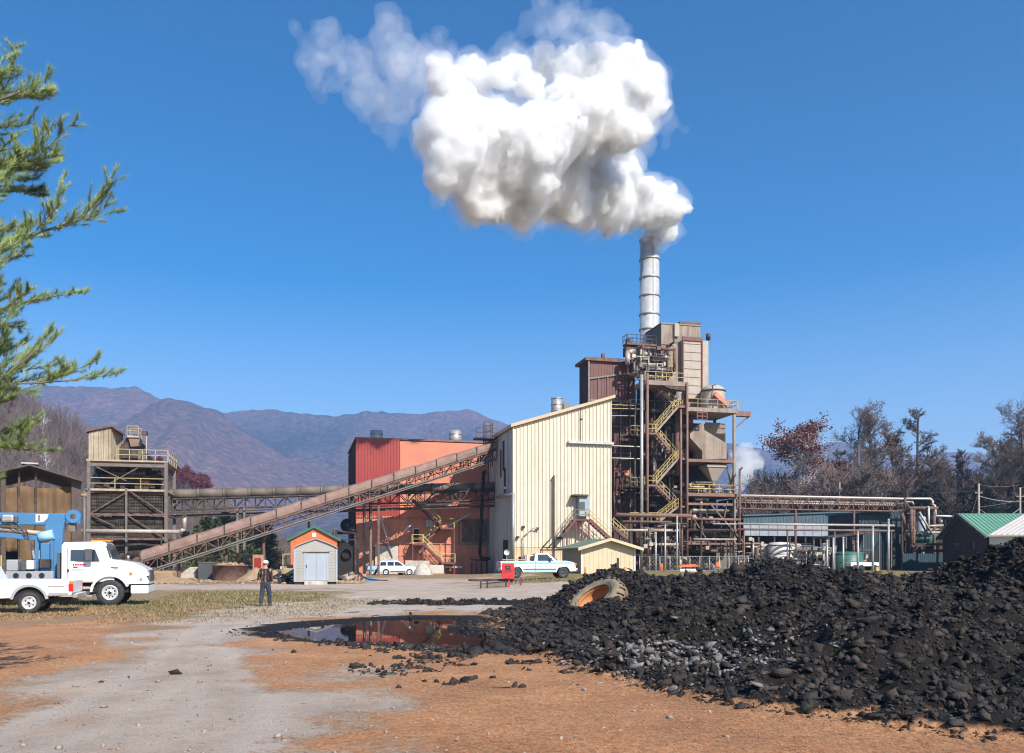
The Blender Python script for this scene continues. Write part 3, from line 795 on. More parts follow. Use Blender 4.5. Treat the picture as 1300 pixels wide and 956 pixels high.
# undergrowth on the hill: one mass
ug = MB()
for i in range(5200):
    D = rnd.uniform(170, 318); px = rnd.uniform(-30, 400); x = (px-CX)/F*D; z = hill_z(x, D)-.5
    h = rnd.uniform(2, 9)*(1 if px < 290 else .5); 
    for k in range(4):
        a = rnd.uniform(0, 6.28); e = Vector((x+cos(a)*h*.3, D+sin(a)*h*.3, z+h*rnd.uniform(.7, 1)))
        b = Vector((x+rnd.uniform(-.6, .6), D, z)); ug.tube(b, e, .07, .02, n=3, caps=False)
        for q in range(3):
            s0 = b.lerp(e, rnd.uniform(.3, .9)); a2 = rnd.uniform(0, 6.28)
            ug.tube(s0, s0+Vector((cos(a2)*h*.16, sin(a2)*h*.16, h*.22)), .035, .012, n=3, caps=False)
tag(ug.build('undergrowth', 'twig_mauve'), 'tangled leafless brush covering the lower left hillside', 'undergrowth', kind='stuff')
# ------------------------------------------------------------------ green pines behind the conveyors
def pine_cone_tree(seed, h, rad, m='pine_far'):
    r = random.Random(seed); t = thing('pine_tree', 'x', 'tree'); tr = MB(); tr.tube((0, 0, -.3), (0, 0, h), h*.018, .02, n=6)
    fo = MB(); n = int(h*7)
    for i in range(n):
        z = h*(.08+.92*(i/n)); R = rad*(1-(i/n))**.8*r.uniform(.75, 1.15)+.12
        for k in range(7):
            a = r.uniform(0, 2*pi); e = Vector((cos(a)*R, sin(a)*R, z+.12*R)); tr.tube((0, 0, z-.1), e, .025, .01, n=3, caps=False)
            for q in range(9):
                f = r.uniform(.25, 1.02); c = Vector((0, 0, z)).lerp(e, f)
                d = Vector((cos(a)+r.gauss(0, .6), sin(a)+r.gauss(0, .6), r.uniform(.1, .9))).normalized()*.42*r.uniform(.6, 1.2)
                s = d.orthogonal().normalized()*.07
                fo.add([c-s, c+s, c+d], [(0, 1, 2)]); s2 = s.cross(d).normalized()*.07; fo.add([c-s2, c+s2, c+d*.9+s], [(0, 1, 2)])
    tr.build('trunk', 'bark_dark', t, local=True); fo.build('crown', m, t, local=True)
    t['fresh'] = 1
    return t
pp = [pine_cone_tree(3, 8, 2.6), pine_cone_tree(4, 7, 2.9)]
PX = [(222, 690, .55), (236, 676, .75), (250, 668, .85), (262, 655, 1.0), (274, 660, 1.0), (286, 652, 1.1), (298, 657, 1.0), (312, 655, 1.0), (326, 661, .9), (340, 668, .8)]
for i, (px, py, s) in enumerate(PX):
    D = 128+rnd.uniform(-6, 8); h = (713-py)/F*D+1.9; pr = pp[i % 2]; H = 8 if i % 2 == 0 else 7
    plant_copy(pr, ((px-CX)/F*D, D, 0), h/H, rnd.uniform(0, 6), 'green pine in the clump behind the sloping conveyor', 'pines behind the conveyors')
# ------------------------------------------------------------------ right-hand wood
wd, tp = bare_tree(77, 14, .62, 3, .016, .55, .38, 5, .22, .03)
oak = tree_proto('oak_tree', 'tree with a spreading crown of dark red leaves right of the steam plume', 'tree', wd, 'bark_pale', [t_ for t_ in tp if t_[0].z > 6.2], 'leaf_maroon', .15, 20, .42, 3)
D = 170; _tz = max(v.z for v in wd.v); plant_copy(oak, ((1012-CX)/F*D, D, 9.0), (P(0, 531, D).z-9.0)/_tz, 2.4)
def big_bare(seed, px, top, D, base_py, label, wmn='twig_brown', leaf=None, spread=.6, up=.55, thick=.010, rz=0, clear=.3, depth=4, ln=1, ls=.16, group=None):
    H = (base_py-top)/F*D; wd, tp = bare_tree(seed, H, spread, depth, thick, up, clear, 4, .18, .028)
    top_z = max(v.z for v in wd.v)
    t_ = tree_proto('bare_tree', label, 'tree', wd, wmn, [q for q in tp if q[0].z > H*.45], leaf, ls, ln, .35, seed)
    plant_copy(t_, ((px-CX)/F*D, D, CZ+(HY-base_py)/F*D), H/top_z, rz, None, group)
big_bare(101, 1090, 503, 165, 648, 'tallest bare tree with a few rusty leaves left of the leaning trees', 'bark_grey', 'leaf_russet', .40, .60, .010, 1.0, .3, ln=2, ls=.11)
big_bare(102, 1122, 535, 172, 648, 'thin bare tree in the wood close right of the tallest tree', 'twig_brown', None, .26, .7)
big_bare(103, 1137, 532, 170, 650, 'bare tree with upright limbs between the tallest tree and the crooked one', 'twig_brown', 'leaf_tan', .26, .7)
big_bare(104, 1159, 515, 168, 650, 'crooked dark bare tree with a narrow ragged top', 'bark_dark', None, .22, .5, .011, 0, .25)
big_bare(105, 1056, 567, 175, 648, 'small dark bare tree between the red oak and the tallest tree', 'bark_dark', None, .26, .6)
big_bare(106, 1210, 560, 175, 650, 'small pale bare tree rising above the brush in mid wood', 'bark_grey', None, .3, .6)
big_bare(107, 1222, 570, 178, 650, 'dark spindly small tree right of the small pale bare tree', 'bark_dark', None, .28, .6)
big_bare(108, 1268, 545, 170, 650, 'broad bare tree with rusty leaves near the right edge', 'bark_grey', 'leaf_russet', .4, .55, ln=1, ls=.1)
big_bare(109, 1300, 500, 150, 655, 'tall dark bare tree cut by the right edge of the photo', 'bark_dark', 'leaf_russet', .5, .5, .011, 2.0, .2, ls=.1)
big_bare(110, 1288, 558, 180, 650, 'bare tree behind the tall dark tree at the right edge', 'twig_brown', None, .35, .6)
big_bare(111, 1096, 585, 150, 655, 'pale many stemmed bush like tree in front of the wood', 'bark_grey', None, .5, .85, .012, 0, .05)
big_bare(112, 1180, 575, 165, 650, 'low spreading bare tree right of the crooked tree', 'twig_brown', 'leaf_tan', .5, .55, ls=.1)
# brush protos of the wood
br = []
for sd, wmn, lf in ((201, 'twig_brown', None), (202, 'twig_mauve', 'leaf_russet'), (203, 'twig_brown', 'leaf_tan'), (204, 'bark_dark', None)):
    wd, tp = bare_tree(sd, 11, .42, 3, .013, .65, .12, 4, .2, .022); _brz = max(v.z for v in wd.v)
    br.append(tree_proto('bare_tree', 'x', 'tree', wd, wmn, tp, lf, .07, 1, .4, sd)); br[-1]['_h'] = _brz
BL = ['leafless brown tree in the dense wood at right', 'greyish tree with rusty leaf remnants in the dense wood at right', 'bare tree with tan leaf remnants in the dense wood at right', 'dark stemmed bare tree in the dense wood at right']
for i in range(125):
    px = rnd.uniform(940, 1400); D = rnd.uniform(150, 205); k = rnd.randrange(4)
    top = interp([(930, 606), (960, 596), (1000, 598), (1040, 590), (1070, 580), (1100, 583), (1160, 588), (1200, 590), (1260, 592), (1300, 575), (1450, 560)], px)+rnd.uniform(-8, 22)
    H = (HY-top)/F*D+1; plant_copy(br[k], ((px-CX)/F*D, D, .2), H/br[k]['_h'], rnd.uniform(0, 6), BL[k], 'trees of the dense wood at right: kind %s' % ('brown', 'rusty', 'tan', 'dark')[k])
# dark evergreens inside the wood
eg = [pine_cone_tree(9, 8, 3.4, 'evergreen_dark'), pine_cone_tree(10, 7, 3.6, 'evergreen_dark')]
for i, (px, top) in enumerate([(958, 655), (985, 640), (1012, 632), (1030, 618), (1048, 612), (1064, 622), (1140, 612), (1168, 608), (1204, 618), (1222, 612), (1238, 600), (1252, 606), (1270, 618), (1290, 600), (1310, 606), (1340, 600), (1370, 590)]):
    D = rnd.uniform(140, 160); h = (713-top)/F*D*.88+1.5
    t_ = plant_copy(eg[i % 2], ((px-CX)/F*D, D, 0), h/(8 if i % 2 == 0 else 7), rnd.uniform(0, 6), 'dark evergreen in the shadowy wood behind the pipe bridge', 'dark evergreens in the wood')
    t_.name = 'evergreen_tree' if not t_.name.startswith('ever') else t_.name
ub = MB()
for i in range(3800):
    D = rnd.uniform(132, 200); px = rnd.uniform(935, 1420); x = (px-CX)/F*D; z = 0; h = rnd.uniform(3, 9.5)
    for k in range(5):
        a = rnd.uniform(0, 6.28); e = Vector((x+cos(a)*h*.35, D+sin(a)*h*.35, z+h*rnd.uniform(.6, 1)))
        b = Vector((x+rnd.uniform(-.8, .8), D, z)); ub.tube(b, e, .06, .02, n=3, caps=False)
        s0 = b.lerp(e, rnd.uniform(.3, .9)); a2 = rnd.uniform(0, 6.28)
        ub.tube(s0, s0+Vector((cos(a2)*h*.2, sin(a2)*h*.2, h*.2)), .035, .012, n=3, caps=False)
tag(ub.build('undergrowth', 'twig_brown'), 'dense brown leafless brush filling the wood at right', 'undergrowth', kind='stuff')
# ------------------------------------------------------------------ near white pine reaching in at the left
def near_pine():
    r = random.Random(42)
    t = thing('pine_tree', 'near pine with long needle tufts, its boughs reaching in at the left edge', 'tree', (-9.6, 11.0, gz(-9.6, 11)))
    base = Vector((-9.6, 11.0, 0)); wood = MB(); nd = MB(); nl = MB()
    wood.tube(base+Vector((0, 0, -.2)), base+Vector((0, 0, 13)), .24, .07, n=10)
    def tuft(p, d, mb):
        d = d.normalized(); o = d.orthogonal().normalized(); o2 = d.cross(o)
        for k in range(34):
            a = r.uniform(0, 2*pi); sp = r.uniform(.15, 1.1)
            q = (d+(o*cos(a)+o2*sin(a))*sp).normalized()*r.uniform(.055, .105); w_ = q.orthogonal().normalized()*.0014
            s = p-d*r.uniform(0, .09)
            mb.add([s-w_, s+w_, s+q], [(0, 1, 2)])
    def bough(p, d, L, rad, lev):
        n = 7 if lev == 0 else 4; q = p.copy(); d = d.normalized()
        for i in range(n):
            d2 = (d+Vector((r.gauss(0, 1), r.gauss(0, 1), r.gauss(0, 1)))*.10+Vector((0, 0, .06 if lev else .035))).normalized()
            e = q+d2*(L/n); r0 = rad*(1-i/n*.8); wood.tube(q, e, r0, rad*(1-(i+1)/n*.8), n=5 if lev == 0 else 3, caps=False)
            f = (i+1)/n
            if lev < 2 and f > .2:
                for k in range(3 if lev == 0 else 2):
                    s = r.choice((-1, 1)); side = d2.cross(Vector((0, 0, 1))).normalized()*s
                    nd_ = (d2*.85+side*r.uniform(.3, .9)+Vector((0, 0, r.uniform(-.15, .45)))).normalized()
                    bough(q.lerp(e, r.random()), nd_, L*(.30 if lev == 0 else .42)*(1.15-.6*f)*r.uniform(.7, 1.2), max(.006, rad*.4*(1-.5*f)), lev+1)
            if lev == 2 or f > .75:
                for k in range(1): tuft(q.lerp(e, r.random()), d2+Vector((r.gauss(0, .3), r.gauss(0, .3), .25)), nl if r.random() < .3 else nd)
            q = e; d = d2
        tuft(q, d+Vector((0, 0, .15)), nl if r.random() < .4 else nd)
    # boughs: measured tip (px, py, distance)
    for px, py, D, s in [(85, 50, 10.2, 1), (75, 115, 10.6, .8), (82, 148, 10.0, .9), (136, 186, 10.3, 1), (118, 214, 9.6, .8), (98, 310, 10.3, 1), (150, 344, 10.2, 1), (138, 372, 10.7, .8), (78, 430, 10.0, .9), (66, 462, 10.4, .8), 
                         (20, 300, 10.9, 1), (35, 395, 9.8, 1), (22, 500, 9.8, .8), (42, 590, 10, .35), (48, 88, 10.9, .9), (12, 60, 10.4, .9), (22, 130, 10.5, .9), (55, 205, 10.8, .9), (15, 235, 10.2, .9), (60, 395, 10.8, .8), (15, 370, 10.6, .9), (48, 350, 10.2, .9), (10, 455, 10.6, .9), (12, 515, 10.3, .8), (25, 20, 10.8, .8), (28, 600, 10.2, .6), (60, 95, 11.2, .8), (20, 80, 9.7, .8), (10, 345, 10.4, .9), (5, 420, 11.2, .9), (30, 455, 10.7, .8), (6, 470, 10.1, .8), (15, 420, 10.1, .8), (30, 490, 10.5, .9), (45, 430, 11, .9), (40, 330, 10.8, .9), (60, 230, 10.9, .9), (30, 45, 10.6, .9), (95, 345, 10.9, .8), ]:
        r.seed(int(px*7+py*13)); tip = P(px, py, D); st = base+Vector((0, 0, max(.8, tip.z-(tip-base).xy.length*r.uniform(.18, .4))))
        v = tip-st; bough(st, v+Vector((0, 0, -.45)), v.length*.87, .045*s, 0)
    wood.build('trunk', 'bark_grey', t); nd.build('needles', 'needle_green', t); nl.build('young_needles', 'needle_light', t)
near_pine()
# ------------------------------------------------------------------ shared plant pieces
def stair(root, p, q, dv, steps, sm='steel_pink', rm='yellow', rail=True, both=True):
    """flight from p (top) down to q, width vector dv; plant coordinates"""
    p = Vector(p); q = Vector(q); dv = Vector(dv)
    m = MB(PL)
    m.beam(p, q, .07, .26); m.beam(p+dv, q+dv, .07, .26)
    o = m.build('stringer', sm, root)
    t = MB(PL)
    for i in range(steps):
        a = p.lerp(q, (i+.5)/steps); b = a+dv; run = (q-p).x/steps
        t.add([(a.x-abs(run)*.5, a.y+.03, a.z), (a.x+abs(run)*.5, a.y+.03, a.z), (a.x+abs(run)*.5, b.y-.03, a.z), (a.x-abs(run)*.5, b.y-.03, a.z),
               (a.x-abs(run)*.5, a.y+.03, a.z+.04), (a.x+abs(run)*.5, a.y+.03, a.z+.04), (a.x+abs(run)*.5, b.y-.03, a.z+.04), (a.x-abs(run)*.5, b.y-.03, a.z+.04)],
              [(3, 2, 1, 0), (4, 5, 6, 7), (0, 1, 5, 4), (1, 2, 6, 5), (2, 3, 7, 6), (3, 0, 4, 7)])
    t.build('treads', 'steel_grey', root)
    if rail:
        r = MB(PL); r.railing(p, q, 1.0, 1.1, .028)
        if both: r.railing(p+dv, q+dv, 1.0, 1.1, .028)
        r.build('handrail', rm, root)
def deck(root, u0, u1, v0, v1, z, th=.22, m='steel_pink', rails=None, rm='yellow_dull', name='platform'):
    b = MB(PL); b.box(u0, u1, v0, v1, z-th, z); b.build(name, m, root)
    if rails:
        r = MB(PL)
        if 'f' in rails: r.railing((u0, v0+.05, z), (u1, v0+.05, z), 1.05, 1.4, .03)
        if 'l' in rails: r.railing((u0+.05, v0, z), (u0+.05, v1, z), 1.05, 1.4, .03)
        if 'r' in rails: r.railing((u1-.05, v0, z), (u1-.05, v1, z), 1.05, 1.4, .03)
        if 'b' in rails: r.railing((u0, v1-.05, z), (u1, v1-.05, z), 1.05, 1.4, .03)
        r.build('guardrail', rm, root)
def pipe(root, pts, r, m='pipe_light', name='pipe', n=8):
    b = MB(PL); b.path([Vector(p) for p in pts], r, n); return b.build(name, m, root)
def pt(name, label, cat, u, v, z=0, group=None): return thing(name, label, cat, PL((u, v, z)), 0, group)

# ================================================================== beige boiler house
W, DP = 11.4, 14.0
bh = pt('boiler_house', 'tall cream ribbed metal building with a single pitch roof, in the middle of the plant', 'building', 5, 6)
ft = lambda t: lerp(16.5, 20.2, t)
m = MB(PL); m.corr((0, 0), (W, 0), 3.3, ft, .42, .10); m.corr((W, 0), (W, DP), 0, 20.2, .42, .07); m.corr((W, DP), (0, DP), 0, lambda t: lerp(20.2, 16.5, t), .42, .07)
m.build('wall', 'beige_panel', bh)
m = MB(PL); m.corr((0, 0), (W, 0), 0, 3.27, .42, .045); m.build('base_panel', 'orange_base', bh)
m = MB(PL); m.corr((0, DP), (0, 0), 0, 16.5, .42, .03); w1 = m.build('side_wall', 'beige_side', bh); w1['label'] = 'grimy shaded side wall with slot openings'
m = MB(PL); m.box(-.12, 0.02, -.14, -.02, 0, 16.45); m.build('corner_trim', 'beige_panel', bh)
m = MB(PL); m.prism([(-.4, -.45, 16.42), (W+.3, -.45, 20.2), (W+.3, -.45, 20.52), (-.4, -.45, 16.78)], (0, DP+.9, 0)); m.build('roof', 'tan_trim', bh)
m = MB(PL)
for a, b, c, d in ((4.2, 4.9, 12.2, 15.6), (3.5, 4.3, 9.6, 12.4), (5.6, 6.1, 11.5, 14.8)): m.box(-.08, -.035, a, b, c, d)
m.build('slot_opening', 'black', bh)
m = MB(PL); m.box(-.09, -.04, 2.5, 4.6, .3, 4.2); m.build('door', 'black', bh)
# flue on its roof
c = Q(707, 510, 8); zb = lerp(16.6, 20.4, c.x/W)-.1
m = MB(PL); m.tube((c.x, 8, zb), (c.x, 8, QZ(505.5, c.x, 8)), .68, n=18); 
for k in range(3): m.tube((c.x, 8, zb+.9+k*.75), (c.x, 8, zb+1.0+k*.75), .74, n=18)
m.build('roof_flue', 'galv', bh)
m = MB(PL); m.box(c.x+.75, c.x+1.5, 7.7, 8.3, zb, QZ(511, c.x, 8)); m.build('vent_box', 'steel_grey', bh)
# long gutter ledge and conduits
a = Q(721.5, 561, -.35); b_ = Q(779, 562.5, -.35)
m = MB(PL); m.box(a.x, b_.x, -.45, -.07, a.z-.14, a.z+.14); m.build('gutter', 'galv', bh)
a = Q(737, 560, -.1); m = MB(PL); m.tube((a.x, -.12, a.z), (a.x, -.12, QZ(519, a.x, 0)), .035, n=5); m.tube((a.x-.1, -.1, QZ(532, a.x, 0)), (a.x+.25, -.1, QZ(532, a.x, 0)), .06, n=5); m.build('conduit', 'steel_dark', bh)
def fpath(pxs, v, r, mm, nm='conduit'):
    pipe(bh, [tuple(Q(px, py, v)) for px, py in pxs], r, mm, nm, 6)
fpath([(700.5, 608), (703.5, 604), (703.5, 712)], -.32, .07, 'steel_dark'); fpath([(700.5, 608), (700.5, 682), (688.5, 695), (688.5, 708)], -.32, .06, 'steel_dark')
fpath([(664, 706), (664, 682), (675, 671), (682, 671)], -.35, .07, 'pipe_light'); fpath([(688, 695), (719, 695)], -.35, .06, 'steel_dark'); fpath([(696, 695), (707, 683), (713, 683)], -.35, .06, 'steel_dark')
for px, py in ((682.5, 671), (657.5, 682), (708, 683), (712.5, 683), (664.5, 669)):
    m = MB(PL); q = Q(px, py, -.3); m.box(q.x-.14, q.x+.14, -.42, -.07, q.z-.12, q.z+.12); m.build('wall_lamp', 'steel_dark', bh)
pipe(bh, [tuple(Q(px, py, -.7)) for px, py in ((651.5, 712), (651.5, 627))]+[(-.2, 7, 9.3)], .16, 'galv', 'downpipe', 10)
m = MB(PL); m.ball((-.14, 3.4, 10.1), .16, 8, 6); m.build('lamp', 'cap_white', bh)
# upper door with canopy, platform and stair
d0 = Q(732.3, 631, -.1); d1 = Q(745.3, 656, -.1)
m = MB(PL); m.box(d0.x, d1.x, -1.0, -.08, d1.z, d0.z); vb = m.build('vestibule', 'bluelight_panel', bh); vb['label'] = 'pale blue porch box'
a = Q(735, 637, -1); b_ = Q(742.5, 648, -1)
m = MB(PL); m.box(a.x, b_.x, -1.03, -1.004, b_.z, a.z); m.build('window', 'glass', bh)
a = Q(727.5, 630, -1); b_ = Q(746, 628, -1)
m = MB(PL); m.box(a.x, b_.x, -1.35, -.08, a.z, a.z+.2); m.build('canopy', 'steel_dark', bh)
pz = QZ(660, 8, -1)
deck(bh, QU(730, -2), QU(747.5, -2), -2.3, -.08, pz, .15, 'stair_maroon', 'f', 'steel_grey')
stair(bh, (QU(747.5, -2), -2.3, pz), (QU(771, -2)+.3, -2.3, QZ(677, 12, -2)-.6), (0, 1.1, 0), 8, 'stair_maroon', 'yellow')
u1 = QU(771, -2)+.3
stair(bh, (QU(730, -2), -2.3, pz), (QU(717, -2), -2.3, QZ(676, 7, -2)), (0, 1.1, 0), 7, 'stair_maroon', 'steel_grey')
m = MB(PL)
for px in (731, 739, 747, 719.5): m.beam((QU(px, -2.2), -2.2, .4), (QU(px, -2.2), -2.2, pz-.1 if px > 720 else QZ(676, 7, -2)), .12)
m.build('post', 'stair_maroon', bh)

# ================================================================== beige hut with green roof (nearer)
HD = 80.0
hu = thing('utility_hut', 'small cream ribbed hut with green gable roof before the tall cream building', 'hut', P(765, 728, HD))
hz = .60; r_ = radians(16)
def HF(p):
    x, y, z = p; o = P(738, 728, HD); return Vector((o.x+x*cos(r_)-y*sin(r_), o.y+x*sin(r_)+y*cos(r_), hz+z))
hw, hd, he, hp = 5.35, 5.2, 2.45, 3.2
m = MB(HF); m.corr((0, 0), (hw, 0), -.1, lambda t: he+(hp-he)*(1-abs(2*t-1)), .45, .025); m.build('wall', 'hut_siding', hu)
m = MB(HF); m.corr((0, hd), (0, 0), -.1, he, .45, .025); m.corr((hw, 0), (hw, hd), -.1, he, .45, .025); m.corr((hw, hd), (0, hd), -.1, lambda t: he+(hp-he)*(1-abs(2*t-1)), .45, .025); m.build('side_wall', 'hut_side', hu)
m = MB(HF); ov = .55; sl_ = (hp-he)/(hw/2)
for s in (0, 1):
    xe = -ov if s == 0 else hw+ov; ze = he-sl_*ov
    m.prism([(hw/2, -.7, hp+.02), (xe, -.7, ze+.02), (xe, -.7, ze+.12), (hw/2, -.7, hp+.12)], (0, hd+1.2, 0))
m.build('roof', 'green_dark_roof', hu)
m = MB(HF)
for s in (0, 1):
    xe = -ov-.03 if s == 0 else hw+ov+.03; ze = he-sl_*ov
    m.prism([(hw/2, -.78, hp-.12), (xe, -.78, ze-.14), (xe, -.78, ze+.14), (hw/2, -.78, hp+.15)], (0, .07, 0))
m.build('fascia', 'hut_siding', hu)
m = MB(HF); m.box(3.55, 3.72, -.10, -.03, 0, 1.5); m.build('conduit', 'steel_dark', hu)
m = MB(HF); m.box(-.06, .10, -.07, -.03, -.1, he); m.box(hw-.10, hw+.06, -.07, -.03, -.1, he); m.build('corner_trim', 'plaster_white', hu)
for i, px in enumerate((743, 775, 793)):
    b = thing('bollard', ['short orange post by the left front corner of the cream hut', 'short orange post in front of the middle of the cream hut', 'short orange post before the right half of the cream hut'][i], 'post', P(px, 728, 78.5)+Vector((0, 0, -.2)), 0, 'orange posts before the hut')
    m = MB(); m.tube((0, 0, 0), (0, 0, .72), .08, n=8); m.ball((0, 0, .72), .08, 8, 5); m.build('post', 'orange_safety', b, local=True)

# ================================================================== maroon boiler block
UB0, VB = QU(747, 12), 12.0; UB1 = QU(806, 12)
t = pt('black_backing', 'black sheet painting the deep shade behind the zigzag stair', 'casing', QU(840, 12.5), 12.5)  # black sheet added to paint the deep shade behind the flights
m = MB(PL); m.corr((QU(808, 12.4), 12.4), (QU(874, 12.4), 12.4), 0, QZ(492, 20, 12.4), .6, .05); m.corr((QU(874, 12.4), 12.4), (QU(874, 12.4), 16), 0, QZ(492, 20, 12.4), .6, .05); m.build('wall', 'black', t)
mb_ = pt('boiler_block', 'high maroon ribbed boiler casing rising behind the cream building', 'building', 16, 14)
zt = QZ(458, UB0, VB); zl = QZ(508, UB0, VB)
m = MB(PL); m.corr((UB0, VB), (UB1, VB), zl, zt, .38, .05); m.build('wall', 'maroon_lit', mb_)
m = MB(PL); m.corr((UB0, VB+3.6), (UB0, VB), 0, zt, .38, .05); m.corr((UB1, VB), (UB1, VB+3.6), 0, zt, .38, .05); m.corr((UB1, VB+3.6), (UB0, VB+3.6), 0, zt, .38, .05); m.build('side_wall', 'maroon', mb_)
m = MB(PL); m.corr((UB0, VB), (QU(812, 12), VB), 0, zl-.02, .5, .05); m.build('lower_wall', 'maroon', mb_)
m = MB(PL); m.prism([(UB0-.5, VB-.4, zt), (UB1+.3, VB-.4, zt-.05), (UB1+.3, VB-.4, zt+.35), (UB0-.5, VB-.4, zt+.35)], (0, 4.3, 0)); m.build('roof', 'steel_rust', mb_)
m = MB(PL)
za = QZ(481, UB0, VB); zc = QZ(476, UB1, VB)
m.beam((UB0, VB-.12, za), (UB1, VB-.12, zc+.3), .16, .2); m.beam((UB0, VB-.12, zl), (UB1, VB-.12, zl), .15, .2)
for k in range(6): u = lerp(UB0+.1, UB1-.1, k/5); m.beam((u, VB-.12, zl), (u, VB-.12, lerp(za, zc+.3, k/5)), .1, .12)
m.beam((UB0, VB-.14, zl-6), (UB0, VB-.14, zt), .22)
for k in range(4): zz = QZ((542, 575, 604, 631)[k], UB0+4, VB); m.beam((UB0+3, VB-.14, zz), (QU(812, 12), VB-.14, zz), .09, .1)
for px in (788, 800): m.beam((QU(px, 11.8), 11.8, 0), (QU(px, 11.8), 11.8, QZ(508, 16, 12)), .14)
m.build('frame', 'steel_grey', mb_)
m = MB(PL); m.box(UB0+2.2, UB0+2.6, VB+1, VB+1.4, zt+.35, zt+1.3); m.box(UB0+.8, UB1-1, VB+1.2, VB+2.6, zt+.35, zt+.8); m.build('roof_vent', 'steel_rust', mb_)
# broken openings where salmon insulation shows
for px, py in ((784, 597), (782, 626), (796, 600)):
    q = Q(px, py, VB-.1); m = MB(PL); m.box(q.x-.45, q.x+.35, VB-.18, VB-.07, q.z-.35, q.z+.3); m.build('access_panel', 'salmon', mb_, bevel=.05)

# ================================================================== taupe precipitator
UT0, UT1, VT = QU(839.6, 12), QU(889, 12), 12.0
pr_ = pt('precipitator', 'tall taupe sheet metal box standing highest beside the grey stack', 'tower', 25, 15)
ztp = QZ(411, UT0, VT); zbt = QZ(525, UT0, VT)
m = MB(PL); m.corr((UT0, VT), (UT1, VT), zbt, ztp, 1.35, .03); m.corr((UT1, VT), (UT1, VT+5), zbt, ztp, 1.2, .03); m.corr((UT1, VT+5), (UT0, VT+5), zbt, ztp, 1.2, .03); m.build('wall', 'taupe', pr_)
m = MB(PL); m.corr((UT0, VT+5), (UT0, VT), zbt, ztp, .4, .04); m.build('side_wall', 'steel_grey', pr_)
m = MB(PL); m.box(UT0-.1, UT1+.1, VT-.1, VT+5.1, ztp, ztp+.15); m.build('roof', 'taupe', pr_)
a = QU(863.5, 12); m = MB(PL); m.box(a, UT1+.05, VT-.05, VT+3, ztp+.15, ztp+.5); m.build('roof_cap', 'steel_rust', pr_)
a, b_ = QU(866.5, 11.4), QU(890.5, 11.4); z0_ = QZ(505, a, 11.4); z1_ = QZ(431, a, 11.4)
m = MB(PL); m.box(a, b_, 11.3, VT-.01, z0_, z1_); m.build('duct_face', 'taupe_light', pr_)
m = MB(PL); m.beam((a, 11.24, z0_), (a, 11.24, z1_), .17); m.beam((b_, 11.24, z0_-2), (b_, 11.24, z1_), .17); m.beam((a-.1, 11.24, z1_+.1), (b_+.1, 11.24, z1_+.1), .2, .5)
for k in range(7): zz = lerp(z0_, z1_, (k+.5)/7); m.beam((a, 11.28, zz), (b_, 11.28, zz), .05)
m.build('duct_frame', 'maroon_lit', pr_)
c0, c1 = QU(890.5, 12.6), QU(898.5, 12.6)
m = MB(PL); m.box(c0, c1, 12.4, 15, QZ(514, c0, 12.6), QZ(433, c0, 12.6)); m.build('side_duct', 'taupe_light', pr_)
m = MB(PL); q = Q(900, 429, 12.6); m.tube((q.x, 12.8, q.z-.2), (q.x, 12.8, q.z+.6), .3, n=10); m.beam((q.x, 12.8, q.z-.9), (c1, 12.8, q.z-.9), .08); m.beam((q.x, 12.8, q.z-.9), (q.x, 12.8, q.z), .08); m.build('horn', 'steel_dark', pr_)
m = MB(PL); q = Q(858.5, 412, 11.8); m.box(q.x-.3, q.x+.3, 11.6, 11.96, QZ(428, q.x, 12), q.z+.1); m.build('vertical_duct', 'taupe_light', pr_)
# caged ladder
m = MB(PL); q = QU(849.5, 11.5)
for s in (-.25, .25): m.beam((q+s, 11.5, QZ(478, q, 11.5)), (q+s, 11.5, QZ(440, q, 11.5)), .05)
for k in range(7):
    zz = lerp(QZ(472, q, 11.5), QZ(440, q, 11.5), k/6)
    pts = [(q-.4, 11.5, zz), (q-.4, 10.8, zz), (q+.4, 10.8, zz), (q+.4, 11.5, zz)]
    for i in range(3): m.beam(pts[i], pts[i+1], .05)
for s in (-.4, 0, .4): m.beam((q+s, 10.8, QZ(472, q, 11.5)), (q+s, 10.8, QZ(440, q, 11.5)), .04)
m.build('caged_ladder', 'yellow_dull', pr_)

# ================================================================== stack
US, VS = 23.65, 18.0
st = pt('smokestack', 'round grey banded steel chimney stack with the white plume at its mouth', 'chimney', US, VS)
zs = [QZ(y, US, VS) for y in (305.5, 330, 353.5, 376.5, 400, 419)]
m = MB(PL); m.lathe([(1.32, 10), (1.32, zs[0]), (1.22, zs[0]), (1.22, zs[0]-3)], (US, VS, 0), 40); m.build('shell', 'stack_metal', st)
for z in zs:
    m = MB(PL); m.lathe([(1.325, z-.16), (1.45, z-.10), (1.45, z+.06), (1.325, z+.12)], (US, VS, 0), 40); m.build('band', 'galv', st)
m = MB(PL); m.beam((US-.05, VS-1.34, 12), (US-.05, VS-1.34, zs[0]-.3), .07); m.build('seam', 'steel_grey', st)
m = MB(PL); m.lathe([(1.6, 0), (1.6, 10), (1.32, 11)], (US, VS, 0), 24); m.build('base', 'steel_grey', st)

